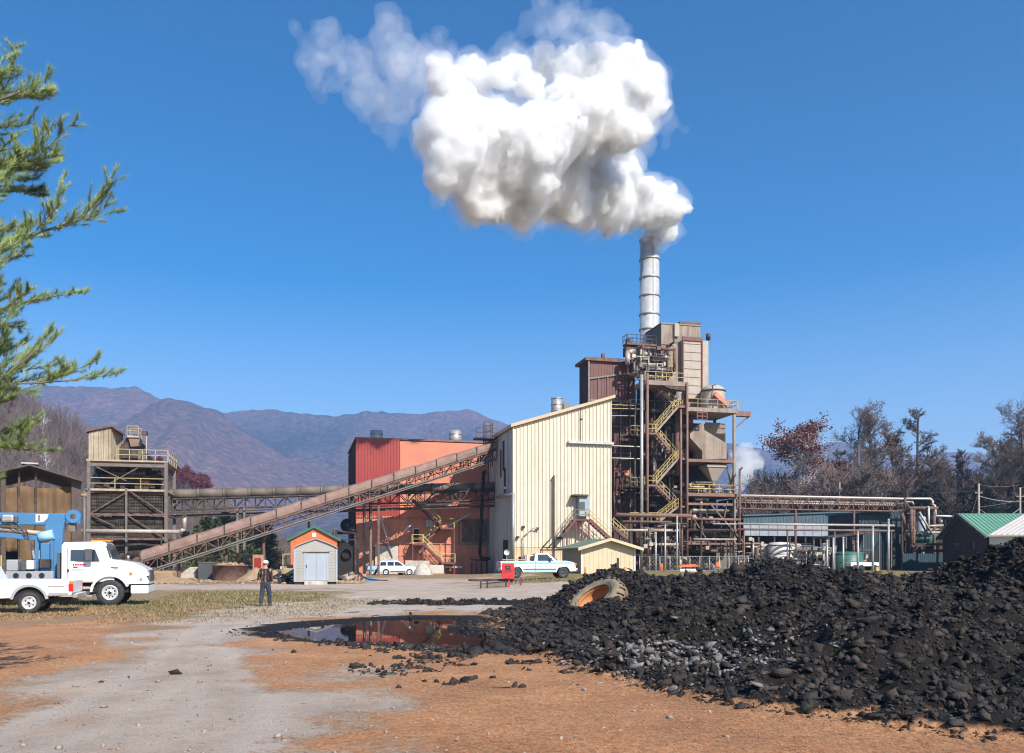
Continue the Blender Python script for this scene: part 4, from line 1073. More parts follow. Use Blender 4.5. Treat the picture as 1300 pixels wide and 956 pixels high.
# ================================================================== stair tower
sw = pt('stair_tower', 'open steel stair tower with yellow railed zigzag flights beside the cream building', 'tower', 20, 8)
ztop = QZ(483, 20, 6)
cols = [(814.6, 'galv', .21, 476), (822, 'steel_pink', .16, 474), (864.5, 'steel_pink', .13, 520), (872.5, 'steel_pink', .15, 486)]
for px, mm, r0, ty in cols:
    u = QU(px, 5.9); m = MB(PL); m.tube((u, 5.9, 0), (u, 5.9, QZ(ty, u, 6)), r0, n=8); m.build('column', mm, sw)
for px in (806, 822, 872):
    u = QU(px, 9.5); m = MB(PL); m.beam((u, 9.5, 0), (u, 9.5, ztop), .2); m.build('column', 'steel_dark', sw)
ul, ur = QU(821, 6), QU(872, 6)
deck(sw, ul-.2, ur+.2, 6.05, 9.4, ztop, .55, 'taupe', 'fl', 'yellow')
m = MB(PL); m.prism([(ur-3.2, 6.1, ztop-.55), (ur+.1, 6.1, ztop-.55), (ur-.3, 6.1, ztop-1.1), (ur-2.2, 6.1, ztop-.9)], (0, .5, 0)); m.build('bracket', 'steel_dark', sw)
FL = [((826, 486), (856, 514)), ((861, 516), (832, 549)), ((832, 549), (858, 580)), ((861, 582), (833, 614)), ((834, 616), (858, 641)), ((861, 643), (838, 661)), ((838, 662), (860, 690)), ((860, 690), (838, 722))]
for i, (a, b_) in enumerate(FL):
    v = 7.5 if i % 2 == 0 else 6.15
    pa, pb2 = Q(a[0], a[1], v), Q(b_[0], b_[1], v)
    stair(sw, tuple(pa), tuple(pb2), (0, 1.0, 0), 9, ['steel_pink', 'taupe'][i % 2], 'yellow' if i < 6 else 'yellow_dull')
for (a, b_, y, rl) in ((856, 873, 515, 'rb'), (819, 834, 549, 'lf'), (856, 871, 581, 'rb'), (819, 834, 615, 'lf'), (856, 873, 642, 'r'), (800, 840, 661.5, 'f'), (856, 873, 691, 'r')):
    u0, u1 = QU(a, 6.1), QU(b_, 6.1); deck(sw, u0, u1, 6.1, 8.8, QZ(y, u0, 6.1), .2, 'steel_pink', rl, 'yellow')
for y in (518, 551, 617):
    u0, u1 = QU(800, 9), QU(818, 9); deck(sw, u0, u1, 8.9, 11.5, QZ(y, u0, 9), .18, 'steel_dark', 'fl', 'yellow_dull')
for y, mm in ((551, 'taupe'), (582, 'steel_grey'), (617, 'taupe'), (643, 'steel_dark')):
    m = MB(PL); m.beam((QU(838, 9.4), 9.4, QZ(y, 20, 9)), (QU(872, 9.4), 9.4, QZ(y, 20, 9)), .2, .3); m.build('beam', mm, sw)
m = MB(PL); u0, u1 = QU(776, 8), QU(807, 8)
for y, zh in ((519, 0), (528, 0)): m.beam((u0-2, 8, QZ(y, u0, 8)), (u1, 8, QZ(y, u1, 8)), .08)
m.beam((u1, 8, QZ(513, u1, 8)), (u1, 8, QZ(528, u1, 8)), .1); m.beam((u0-2, 8, QZ(513.5, u0, 8)), (u1, 8, QZ(513.5, u0, 8)), .07); m.build('guardrail', 'yellow_dull', sw)
m = MB(PL)
for y in (566, 581.5): m.tube((QU(774, 7), 7, QZ(y, u0, 7)), (QU(815, 7), 7, QZ(y, u0, 7)), .07, n=6)
m.build('tie_pipe', 'plaster_white', sw)

# round vessels and dark machinery behind the flights
ves = pt('process_vessel', 'pale taupe upright round vessel half hidden behind the zigzag stair', 'tank', QU(866, 11), 11)
c = QU(864, 11.2); m = MB(PL); m.lathe([(0, 3), (1.0, 3.4), (1.0, QZ(497, c, 11)), (.8, QZ(492, c, 11)), (0, QZ(490, c, 11))], (c, 11.2, 0), 20)
for k in range(6): zz = 5+k*2.8; m.lathe([(1.02, zz), (1.1, zz), (1.1, zz+.15), (1.02, zz+.15)], (c, 11.2, 0), 20)
m.build('shell', 'taupe_light', ves)
for nm, px, y0, y1, r0, lab in (('vertical_duct', 838, 500, 640, .75, 'dark upright round duct behind the left end of the zigzag stair'), ('vertical_duct', 849, 530, 690, .55, 'narrow grey upright duct behind the middle of the zigzag stair')):
    c = QU(px, 11); t = pt(nm, lab, 'duct', c, 11); m = MB(PL); m.tube((c, 11, 1), (c, 11, QZ(y0, c, 11)), r0, n=14)
    m.build('shell', 'steel_grey', t); m = MB(PL)
    for k in range(5): m.tube((c, 11, 3+k*3.3), (c, 11, 3.15+k*3.3), r0+.08, n=14)
    m.build('flange', 'steel_rust', t)
def pipework(name, label, box, n, seed, mats, r=(.05, .14), v=(8.5, 11), seg=3, valves=True):
    """tangle of pipes: right-angled runs inside a measured region"""
    rr = random.Random(seed); px0, py0, px1, py1 = box
    c = Q((px0+px1)/2, py1, v[0]); t = pt(name, label, 'pipes', c.x, c.y, max(0, c.z))
    for mm in mats:
        b = MB(PL)
        for i in range(n):
            vv = rr.uniform(*v); a = Q(rr.uniform(px0, px1), rr.uniform(py0, py1), vv); lo = Q(px0, py1, vv); hi = Q(px1, py0, vv); R = rr.uniform(*r); p = a
            for k in range(seg):
                ax = rr.choice((0, 0, 2, 2, 1)); q = p.copy()
                if ax == 0: q.x = rr.uniform(lo.x, hi.x)
                elif ax == 2: q.z = rr.uniform(lo.z, hi.z)
                else: q.y = rr.uniform(*v)
                b.tube(p, q, R, n=6); b.ball(q, R*1.2, 6, 4); p = q
            if valves and rr.random() < .35:
                b.box(p.x-.22, p.x+.22, p.y-.2, p.y+.2, p.z-.2, p.z+.25)
        b.build('pipes', mm, t)
    return t
pipework('roof_pipes', 'tangle of valves and pipes on the roof left of the taupe box', (799, 440, 848, 480), 6, 3, ('steel_dark', 'steel_grey', 'pipe_light', 'steel_rust'), (.05, .2), (8, 12.5))
pipework('roof_pipes', 'crowded pale pipes and fittings just under the top stair platform rails', (806, 462, 850, 482), 7, 4, ('steel_grey', 'steel_dark', 'pipe_light'), (.05, .17), (6.8, 9))
pipework('inner_pipes', 'shadowy pipes and ducts inside the frame behind the zigzag stair', (815, 490, 872, 650), 14, 5, ('steel_dark', 'steel_grey', 'black', 'steel_rust'), (.08, .4), (9, 12), 4)
pipework('inner_pipes', 'thin pipes running over the dark wall left of the zigzag stair', (778, 590, 815, 660), 5, 6, ('steel_dark', 'steel_rust'), (.04, .12), (9.6, 11.6))
t = pt('roof_duct', 'fat tan elbow pipe lying over the roof left of the stair top', 'pipe', QU(800, 10), 10, 20)
pipe(t, [tuple(Q(px, py, 10)) for px, py in ((797, 463), (797, 448), (803, 446), (826, 451))], .32, 'pipe_light', 'elbow_pipe', 12)
t = pt('roof_platform', 'small dark railed platform at the top left of the taupe box below the stack', 'platform', QU(803, 11), 11, 20)
deck(t, QU(796, 11), QU(834, 11), 11, 12.5, QZ(436, 20, 11), .25, 'steel_rust', 'flb', 'steel_dark'); m = MB(PL)
for px in (797, 812, 831): m.beam((QU(px, 11.5), 11.5, QZ(505, 18, 11)), (QU(px, 11.5), 11.5, QZ(436, 18, 11)), .18)
m.build('leg', 'steel_dark', t)
m = MB(PL); q = Q(798, 440, 11.5); m.box(q.x-.5, q.x+1, 11.2, 12.2, q.z-1.2, q.z-.1); m.build('fan_unit', 'steel_dark', t); m = MB(PL); m.ball((q.x, 11.5, q.z+.6), .45, 8, 6); m.build('fan_motor', 'steel_dark', t)

# ================================================================== hopper bay on the right
hb_ = pt('hopper_bay', 'steel framed bay carrying a big taupe hopper at the right of the boiler plant', 'tower', 27, 8)
uL, uR = QU(874, 6.3), QU(932, 6.3); z1_, z2_, z3_ = QZ(518.5, 27, 6.3), QZ(583.5, 27, 6.3), QZ(626.5, 27, 6.3)
for u, v in ((uR, 6.3), (uR, 11.5), (uL, 11.5)):
    m = MB(PL); m.beam((u, v, 0), (u, v, z1_), .3); m.build('column', 'taupe' if v < 7 else 'steel_dark', hb_)
deck(hb_, uL-.2, uR+.3, 6.0, 12, z1_, .5, 'taupe', 'fr', 'yellow_dull')
m = MB(PL); m.box(uR+.3, QU(953, 6.5), 6.4, 7.2, z1_-.75, z1_-.15); m.beam((uR+.2, 6.8, QZ(545, 30, 6.8)), (QU(951, 6.8), 6.8, z1_-.7), .14); m.build('bracket', 'steel_pink', hb_)
r = MB(PL); r.railing((uR+.3, 7.2, z1_+.1), (QU(944, 7), 7.2, z1_-.1), 1.1, .9, .03); r.build('guardrail', 'yellow_dull', hb_)
deck(hb_, uL-.2, uR-.1, 6.1, 11, z2_, .35, 'steel_pink')
deck(hb_, uL-.3, uR+.6, 5.8, 11, z3_, .4, 'steel_pink', 'frb', 'yellow')
hop = [(876, 550.5), (881.3, 546.5), (890.7, 536.5), (893.9, 536.5), (894.5, 545.9), (922.7, 562.8), (924.6, 582.9), (891.4, 583), (891.4, 572.8), (876, 556)]
m = MB(PL); m.prism([tuple(Q(px, py, 7.2)) for px, py in hop], (0, 2.6, 0)); m.build('hopper', 'taupe', hb_, bevel=.05)
m = MB(PL); a, b_ = Q(895, 536, 10), Q(921, 566, 10); m.corr((a.x, 10), (b_.x, 10), b_.z-2, a.z, 1.2, .04); m.build('back_panel', 'taupe', hb_)
m = MB(PL); m.box(uL, uR, 11.2, 11.4, 2, QZ(537, 27, 11)); m.build('back_wall', 'black', hb_)  # black sheet painting the dark inside of the bay
m = MB(PL); a, b_ = Q(885, 523, 6), Q(897.5, 532.5, 6)
for px in (885, 891.3, 897.5): m.beam((QU(px, 5.9), 5.9, b_.z), (QU(px, 5.9), 5.9, a.z), .14)
for y in (523.5, 528, 532.5): m.beam((a.x, 5.9, QZ(y, 24, 6)), (b_.x, 5.9, QZ(y, 24, 6)), .14)
m.build('window_frame', 'stair_maroon', hb_)
# small inverted hopper
a = [Q(px, py, 7) for px, py in ((896.5, 593), (919, 593), (912, 610), (906, 610))]
m = MB(PL); z0_, z1b = a[2].z, a[0].z
m.add([(a[0].x, 6.6, z1b), (a[1].x, 6.6, z1b), (a[1].x, 8.8, z1b), (a[0].x, 8.8, z1b), (a[3].x, 7.4, z0_), (a[2].x, 7.4, z0_), (a[2].x, 8, z0_), (a[3].x, 8, z0_)],
      [(3, 2, 1, 0)[::-1], (4, 5, 6, 7)[::-1], (0, 1, 5, 4)[::-1], (1, 2, 6, 5)[::-1], (2, 3, 7, 6)[::-1], (3, 0, 4, 7)[::-1]])
m.box(a[0].x-.1, a[1].x+.1, 6.5, 8.9, z1b, z1b+.3); m.build('discharge_hopper', 'taupe_light', hb_)
m = MB(PL); m.tube((lerp(a[3].x, a[2].x, .5), 7.7, z0_), (lerp(a[3].x, a[2].x, .5), 7.7, z3_), .28, n=10); m.build('chute', 'steel_grey', hb_)
m = MB(PL)
m.beam((QU(922, 7), 7, QZ(590, 28, 7)), (QU(935, 7)-.4, 7, z3_), .14); m.beam((uR, 6.5, QZ(600, 28, 7)), (QU(917, 7), 6.5, QZ(657, 28, 7)), .14)
m.beam((QU(902, 6), 6, QZ(640, 26, 6)), (QU(945, 6), 6, QZ(690, 26, 6)), .16); m.beam((uL, 6, QZ(650, 26, 6)), (QU(900, 6), 6, QZ(690, 26, 6)), .12)
m.build('brace', 'steel_pink', hb_)
m = MB(PL)
for y in (640, 659, 673, 690): m.beam((uL-.5, 6.2, QZ(y, 27, 6)), (uR+.7, 6.2, QZ(y, 27, 6)), .16, .28)
m.build('beam', 'steel_pink', hb_)
pipework('hopper_pipes', 'jumble of pipes, valves and motors under the big taupe hopper', (876, 632, 935, 700), 9, 9, ('steel_dark', 'steel_rust', 'pipe_light', 'steel_grey', 'black'), (.05, .28), (6.4, 10.5), 3)
pipework('hopper_pipes', 'small pale fittings along the yellow railed deck below the hopper', (876, 612, 930, 626), 5, 10, ('pipe_light', 'steel_grey'), (.05, .14), (7, 9), 2)
# domed tank and conveyor on the upper deck
t = pt('domed_tank', 'pale domed round tank on the deck right of the taupe box', 'tank', QU(905, 10), 10, z1_)
c = QU(905, 10); R = 1.55; zt_ = QZ(497, c, 10); m = MB(PL); m.lathe([(R, z1_), (R, zt_)]+[(R*cos(a*pi/12), zt_+R*.55*sin(a*pi/12)) for a in range(1, 7)], (c, 10, 0), 22); m.build('shell', 'taupe_light', t)
m = MB(PL); m.lathe([(R+.02, zt_-.1), (R+.08, zt_-.1), (R+.08, zt_+.05), (R+.02, zt_+.05)], (c, 10, 0), 22); m.build('band', 'steel_dark', t)
t = pt('screw_feeder', 'short rusty pink inclined chute slanting down across the domed tank', 'chute', QU(913, 8), 8, z1_)
m = MB(PL); m.beam(tuple(Q(907, 500, 8)), tuple(Q(925, 516, 8)), .5, .5); m.build('casing', 'salmon', t); m = MB(PL); m.beam(tuple(Q(907, 500, 8)), tuple(Q(905, 518, 8)), .12); m.beam(tuple(Q(905, 489, 8)), tuple(Q(903, 507, 8)), .1); m.beam(tuple(Q(903, 490, 8)), tuple(Q(909, 488, 8)), .1); m.build('support', 'steel_dark', t)
t = pt('vent_pipe', 'thin rusty pipe with a bent top just right of the hopper bay', 'pipe', QU(939, 5.2), 5.2, 0)
pipe(t, [tuple(Q(px, py, 5.2)) for px, py in ((939, 700), (939, 597), (942.5, 593.5))], .14, 'steel_rust', 'pipe')
# ================================================================== red building
VR = 12.5; UR0, URm, UR1 = QU(452, VR), QU(508, VR), -.12
rb = pt('mill_building', 'flat roofed building half bright red ribbed metal and half salmon, behind the conveyors', 'building', -8, 30)
zt = QZ(556.5, UR0, VR); zm = QZ(657, UR0, VR)
m = MB(PL); m.corr((UR0, VR), (URm, VR), zm, zt, .36, .06); x = m.build('red_wall', 'red_panel', rb)
m = MB(PL); m.box(URm, UR1, VR, VR+.3, zm, zt-.15); x = m.build('upper_wall', 'salmon', rb)
m = MB(PL); m.corr((UR0, VR+15), (UR0, VR), 0, zt-.4, .36, .06); m.box(UR1-.3, UR1, VR+.31, VR+15, 0, zt-.2); m.box(UR0, UR1, VR+15, VR+15.3, 0, zt-.2); m.build('side_wall', 'maroon', rb)
m = MB(PL); m.box(UR0+.02, UR1, VR+.12, VR+.4, 0, zm-.02); m.build('lower_wall', 'salmon_low', rb)
m = MB(PL); m.box(UR0-.1, UR1+.1, VR+.05, VR+15.4, zt-.02, zt+.18); m.build('roof', 'steel_pink', rb)
m = MB(PL)
for y in (655.5, 689, 704): m.box(UR0+.05, UR1-.05, VR-.02, VR+.11, QZ(y, UR0, VR)-.12, QZ(y, UR0, VR)+.08)
for px in (508, 560, 585): m.box(QU(px, VR)-.12, QU(px, VR)+.12, VR-.015, VR+.10, .1, zm-.3)
m.build('wall_band', 'salmon_low', rb)
for px in (478, 578):
    vd = VR+4; c = QU(px, vd); m = MB(PL); m.tube((c, vd, zt), (c, vd, QZ(547, c, vd)), .78, n=18); m.build('roof_drum', 'galv', rb)
    m = MB(PL); m.tube((c, vd, QZ(552, c, vd)), (c, vd, QZ(551, c, vd)), .84, n=18); m.build('drum_band', 'galv', rb)
for a, b_ in ((582.5, 600.5), (602.5, 619)):
    p, q = Q(a, 659, VR), Q(b_, 691, VR); fr = MB(PL); z0_, z1_ = q.z, p.z
    pn = MB(PL); pn.box(p.x, q.x, VR+.02, VR+.10, z0_, z1_)
    o = pn.build('window', 'wood_weather', rb); o.data.materials.clear(); o.data.materials.append(M['steel_rust'])
    for x in (p.x, q.x): fr.beam((x, VR-.04, z0_), (x, VR-.04, z1_), .16)
    for z in (z0_, z1_): fr.beam((p.x, VR-.04, z), (q.x, VR-.04, z), .16)
    fr.beam((p.x, VR-.03, z0_), (q.x, VR-.03, z1_), .1); fr.beam((p.x, VR-.03, z1_), (q.x, VR-.03, z0_), .1)
    x = fr.build('frame', 'steel_grey', o)
p, q = Q(524.5, 671, VR), Q(531.5, 690, VR)
m = MB(PL); m.box(p.x, q.x, VR-.0, VR+.1, q.z, p.z); m.build('door', 'black', rb); 
m = MB(PL); m.beam((p.x, VR-.04, q.z), (p.x, VR-.04, p.z), .12); m.beam((p.x, VR-.04, p.z), (q.x, VR-.04, p.z), .12); m.build('door_frame', 'plaster_white', rb)
p, q = Q(476, 693, VR), Q(505, 712, VR)
m = MB(PL); m.box(p.x, q.x, VR-.25, VR+.1, 0, p.z); m.build('block_wall', 'concrete', rb)
p, q = Q(541, 660, VR), Q(553, 669, VR); m = MB(PL); m.box(p.x, q.x, VR-.1, VR+.1, q.z, p.z); m.build('louvre', 'galv', rb)
# outside stair
vs = VR-2.0
se = pt('fire_stair', 'zigzag outside stair with yellow rails on the salmon wall', 'stairs', QU(552, vs), vs)
for i, (a, b_) in enumerate((((524, 634), (560, 669)), ((560, 670), (538, 689)), ((537, 690), (561, 714)), ((561, 715), (544, 729)))):
    v = vs+.05 if i % 2 == 0 else vs+1.0
    stair(se, tuple(Q(*a, v)), tuple(Q(*b_, v)), (0, .85, 0), 12 if i % 2 == 0 else 9, 'stair_maroon', 'yellow')
for a, b_, y, rl in ((559.5, 577, 669.5, 'fr'), (523, 538, 690, 'fl'), (560.5, 578, 714, 'fr')):
    deck(se, QU(a, vs), QU(b_, vs), vs, VR-.05, QZ(y, -8, vs), .22, 'stair_maroon', rl, 'yellow')
m = MB(PL)
for px, y in ((576.5, 670), (577, 714), (561, 714), (524, 690), (537, 690)): m.beam((QU(px, vs+.1), vs+.1, 0), (QU(px, vs+.1), vs+.1, QZ(y, -8, vs)), .12)
m.build('post', 'stair_maroon', se)
for i, ln in enumerate((((533, 700), (545, 690)), ((569, 668), (608, 646)), ((483, 655), (498, 708)), ((512, 676), (524, 664)))):
    t = pt('leaning_pole', ['short pale pole slanting under the outside stair', 'long pale pole slanting up to the right across the boarded windows', 'white pole leaning on the salmon wall behind the gallery legs', 'short pale brace left of the dark doorway'][i], 'pole', QU(ln[0][0], VR-1.2), VR-1.2, max(0, QZ(ln[1][1] if ln[1][1] > ln[0][1] else ln[0][1], -8, VR-1.2)))
    pipe(t, [tuple(Q(ln[0][0], ln[0][1], VR-1.4)), tuple(Q(ln[1][0], ln[1][1], VR-.3))], .1, 'plaster_white', 'pole', 6)

# ================================================================== left screening tower
VL = -1.4; u0, u1, v1 = QU(113, VL), QU(211, VL), VL+6
tw = pt('screening_tower', 'weathered steel tower at left with a plank cabin on top and netting below', 'tower', (u0+u1)/2, 2)
zd1, zd2 = QZ(583, u0, VL), QZ(620, u0, VL)
for u in (u0, u1):
    for v in (VL, v1):
        m = MB(PL); m.beam((u, v, 0), (u, v, zd1-.2), .3); m.build('column', 'steel_grey', tw)
m = MB(PL); uc = QU(160.5, VL); m.beam((uc, VL-.05, 0), (uc, VL-.05, QZ(619, u0, VL)), .2); m.build('column', 'steel_grey', tw)
deck(tw, u0-.2, u1+.2, VL-.2, v1+.4, zd1, .16, 'wood_weather'); deck(tw, u0-.1, u1+.1, VL-.1, v1, zd2, .2, 'wood_weather')
m = MB(PL); ur2 = u0+ (QU(149, VL)-u0)
r = MB(PL); r.railing((QU(148, VL), VL-.1, zd1), (u1+.2, VL-.1, zd1), 1.05, 1.2, .035); r.railing((u1+.15, VL-.1, zd1), (u1+.15, v1+.3, zd1), 1.05, 1.2, .035); r.railing((u0, VL-.05, zd2), (u1, VL-.05, zd2), 1.05, 2, .035)
r.build('guardrail', 'yellow_dull', tw)
m = MB(PL)
def XB(a, b): m.beam(a, b, .10)
zlow = QZ(653, u0, VL); zl2 = QZ(715, u0, VL)
for z in (zlow, QZ(684, u0, VL)): m.beam((u0, VL, z), (u1, VL, z), .2); m.beam((u1, VL, z), (u1, v1, z), .2)
XB((u0, VL, zd1-.4), (uc, VL, zd2+.8)); XB((QU(135, VL)+3, VL, zd1-.6), (uc-1.5, VL, zd2+.5)); XB((u0, VL, zlow), (uc, VL, zd2-.3)); XB((u0, VL, zlow), (uc-1, VL, QZ(668, u0, VL))); XB((uc, VL, zlow), (u1, VL, QZ(684, u0, VL))); XB((uc, VL, zd2), (u1, VL, zlow))
m.build('brace', 'steel_rust', tw)
m = MB(PL); m.beam((u0, VL-.02, zd1-.5), (u1, VL-.02, zd1-.5), .22, .3); m.build('beam', 'steel_grey', tw)
# netting drapes behind the bracing, with gaps
rr = random.Random(4)
m = MB(PL)
for (a, b, z0_, z1_) in ((u0+.1, uc-.1, zlow+.15, zd2-.4), (uc+.1, u1-.1, zlow+.2, zd2-.5), (u0+.1, uc-.2, .6, zlow-.2), (uc+.1, u1-.2, 1.2, zlow-.15)):
    k = 14
    for j in range(6):
        za, zb = lerp(z0_, z1_, j/6), lerp(z0_, z1_, (j+1)/6)
        for i in range(k):
            xa, xb = lerp(a, b, i/k), lerp(a, b, (i+1)/k)
            f = lambda x, z: VL+.35+.05*sin(x*.9+z*.4)+.12*nz(x*.6, z*.5)
            m.add([(xa, f(xa, za), za), (xb, f(xb, za), za), (xb, f(xb, zb), zb), (xa, f(xa, zb), zb)], [(0, 1, 2, 3)], True)
x = m.build('netting', 'netting', tw)
so_ = x.modifiers.new('s', 'SOLIDIFY'); so_.thickness = .03
# machinery inside
pipework('screen_machinery', 'motors and rusty screening machinery on the middle deck of the left tower', (118, 596, 208, 619), 9, 31, ('steel_dark', 'steel_rust', 'steel_grey', 'black'), (.07, .35), (0, 3.5), 2)
for px, y0, y1, w_, mm, lab in ((156, 604, 611, 9, 'bluelight_panel', 'pale blue electric motor on the middle deck of the left tower'), (177, 598, 607, 14, 'conv_cover', 'ribbed round feeder drum on the middle deck of the left tower'), (185, 606, 617, 10, 'timber', 'rusty orange drive box on the middle deck of the left tower')):
    a, b_ = Q(px-w_/2, y0, .6), Q(px+w_/2, y1, .6); t = pt('drive_motor', lab, 'motor', a.x, .6, zd2)
    m = MB(PL); m.tube((a.x, .9, (a.z+b_.z)/2), (b_.x, .9, (a.z+b_.z)/2), (a.z-b_.z)/2, n=14)
    for k in range(4): x_ = lerp(a.x, b_.x, (k+.5)/4); m.tube((x_-.04, .9, (a.z+b_.z)/2), (x_+.04, .9, (a.z+b_.z)/2), (a.z-b_.z)/2+.07, n=14)
    m.build('housing', mm, t); m = MB(PL); m.box(a.x+.1, b_.x-.1, .5, 1.3, zd2, b_.z+.05); m.build('base', 'steel_dark', t)
m = MB(PL); m.box(u0+1.5, u1-1.2, v1-1.2, v1-.8, zd2+.2, zd1-.45); m.build('black_backing', 'black', tw)
pipework('screen_machinery', 'dark frames and ladders seen through the netting of the left tower', (118, 630, 208, 715), 8, 32, ('steel_dark', 'steel_rust', 'steel_grey'), (.06, .2), (-.7, 3.5), 3)
# plank cabin on top
cb = pt('plank_cabin', 'bleached plank cabin with a sloping roof on top of the left tower', 'cabin', QU(130, VL), 0, zd1)
a, b_, c_ = QU(112.5, VL), QU(141, VL), QU(148.5, VL)
zr0, zr1 = QZ(549, a, VL), QZ(541.5, a, VL)
def planks(m, p, q, z0_, ft_, step=.22):
    p = Vector(p); q = Vector(q); n = max(1, int((q-p).length/step)); d = (q-p)/n; nn = Vector((d.y, -d.x)).normalized()
    for i in range(n):
        s = p+d*(i+.04); e = p+d*(i+.94); o = nn*.03*((i % 2))
        m.prism([(s.x+o.x, s.y+o.y, z0_), (e.x+o.x, e.y+o.y, z0_), (e.x+o.x, e.y+o.y, ft_((i+.94)/n)), (s.x+o.x, s.y+o.y, ft_((i+.04)/n))], (-nn.x*.05, -nn.y*.05, 0))
m = MB(PL); planks(m, (a, VL), (b_, VL), zd1, lambda t: lerp(zr0, zr1, t)); planks(m, (b_, VL), (b_+.6, VL+2.6), zd1, lambda t: lerp(zr1, zr1-.3, t)); planks(m, (a, VL+2.6), (a, VL), zd1, lambda t: zr0)
m.build('wall', 'wood_weather', cb)
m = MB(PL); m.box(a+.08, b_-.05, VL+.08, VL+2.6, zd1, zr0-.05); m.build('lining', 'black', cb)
m = MB(PL); m.prism([(a-.25, VL-.25, zr0), (b_+.1, VL-.25, zr1+.03), (b_+.8, VL-.25, zr1-.45), (b_+.8, VL-.25, zr1-.3), (b_+.1, VL-.25, zr1+.2), (a-.25, VL-.25, zr0+.17)], (0, 3.1, 0)); m.build('roof', 'steel_rust', cb)
# screen housing on top deck
hs = pt('screen_housing', 'rusty hooded vibrating screen with a small railed stand on the tower top', 'machine', QU(168, 0), 0, zd1)
m = MB(PL); sh = [(150, 581), (152, 568), (160, 556), (163, 552), (176, 552), (178, 562), (184, 565), (184, 582)]
m.prism([tuple(Q(px, py, .3)) for px, py in sh], (0, 1.6, 0)); m.build('hood', 'steel_dark', hs)
m = MB(PL); m.prism([tuple(Q(px, py, -.05)) for px, py in ((163, 556), (176, 555), (180, 566), (166, 567))], (0, .35, 0)); m.build('chute_face', 'conv_cover', hs)
m = MB(PL); m.box(QU(162, 0), QU(177, 0), -.2, 1.7, QZ(554, u0, 0), QZ(551.5, u0, 0)); m.build('deck', 'wood_weather', hs)
r = MB(PL); zz = QZ(551.5, u0, 0); r.railing((QU(161.5, 0), -.1, zz), (QU(176, 0), -.1, zz), .95, .7, .03); r.railing((QU(161.5, 0), 1.5, zz), (QU(176, 0), 1.5, zz), .95, .7, .03); r.build('guardrail', 'yellow_dull', hs)
m = MB(PL); m.box(QU(175, -1), QU(184.5, -1), -1.0, -.3, zd1, QZ(570, u0, -1)); m.build('control_box', 'steel_grey', hs)
t = pt('lamp_post', 'short flood lamp post on the top deck of the left tower', 'lamp', QU(186, -1), -1, zd1)
m = MB(PL); m.beam((QU(186, -1), -1, zd1), (QU(186, -1), -1, QZ(549, u0, -1)), .1); m.build('post', 'pipe_light', t); m = MB(PL); q = Q(184, 550, -1); m.box(q.x-.3, q.x+.25, -1.2, -.8, q.z-.18, q.z+.18); m.build('lamp_head', 'steel_dark', t)

# ================================================================== level conveyor gallery
gl = pt('conveyor_gallery', 'long level enclosed conveyor gallery running from the left tower to the cream building', 'conveyor', -20, 8, 8)
g0 = (QU(216, 3.5), 3.5); g1 = (-.15, 9.0)
zg0, zg1 = QZ(627, *g0), QZ(617, *g1)
def gp(t, dz=0, dv=0): return Vector((lerp(g0[0], g1[0], t), lerp(g0[1], g1[1], t)+dv, lerp(zg0, zg1, t)+dz))
nseg = 14
m = MB(PL)
for i in range(nseg):
    a, b_ = gp((i+.004)/nseg, 0, .55), gp((i+.996)/nseg, 0, .55)
    m.tube(a, b_, .52, n=12)
m.build('cover', 'gallery_cover', gl)
for i in range(nseg+1):
    m = MB(PL); a = gp(i/nseg, 0, .55); b2 = gp(min(1, i/nseg+.003), 0, .55)+Vector((.07, 0, 0)); m.tube(a-Vector((.03, 0, 0)), b2, .57, n=12); m.build('cover_band', 'steel_grey', gl)
for dv, nm in ((-.1, 'front_truss'), (1.2, 'back_truss')):
    m = MB(PL); m.truss(gp(0, -1.65, dv), gp(1, -1.65, dv), 1.1, 34, .14, .08); m.build(nm, 'steel_dark', gl)
for i in range(26): a = gp((i+.5)/26, -.78, -.05); m = MB(PL); m.tube(a, a+Vector((0, 1.2, 0)), .13, n=8); m.build('idler', 'steel_rust', gl)
m = MB(PL); m.beam(gp(0, -2.0, -.3), gp(1, -2.0, -.3), .12, .12); m.beam(gp(0, -2.35, .2), gp(1, -2.35, .2), .3, .3); m.build('cable_tray', 'steel_dark', gl)
m = MB(PL); m.beam(gp(.18, -.55, .55), gp(1, -.55, .55), 1.1, .12); m.build('belt', 'black', gl)
for px in (305, 466):
    tt = next(t for t in [k/400 for k in range(401)] if QU(px, gp(t).y) <= gp(t).x)
    for dv in (-.1, 1.2):
        for s in (-.35, .35):
            a = gp(tt, 0, dv); m = MB(PL); m.beam((a.x+s, a.y, 0), (a.x+s, a.y, a.z-1.7), .22); m.build('leg', 'steel_grey' if dv < 0 else 'steel_dark', gl)
    a = gp(tt); m = MB(PL)
    for k in range(4): m.beam((a.x-.35, a.y-.1, .3+k*1.8), (a.x+.35, a.y-.1, 2.0+k*1.8), .07)
    m.build('lacing', 'steel_dark', gl)
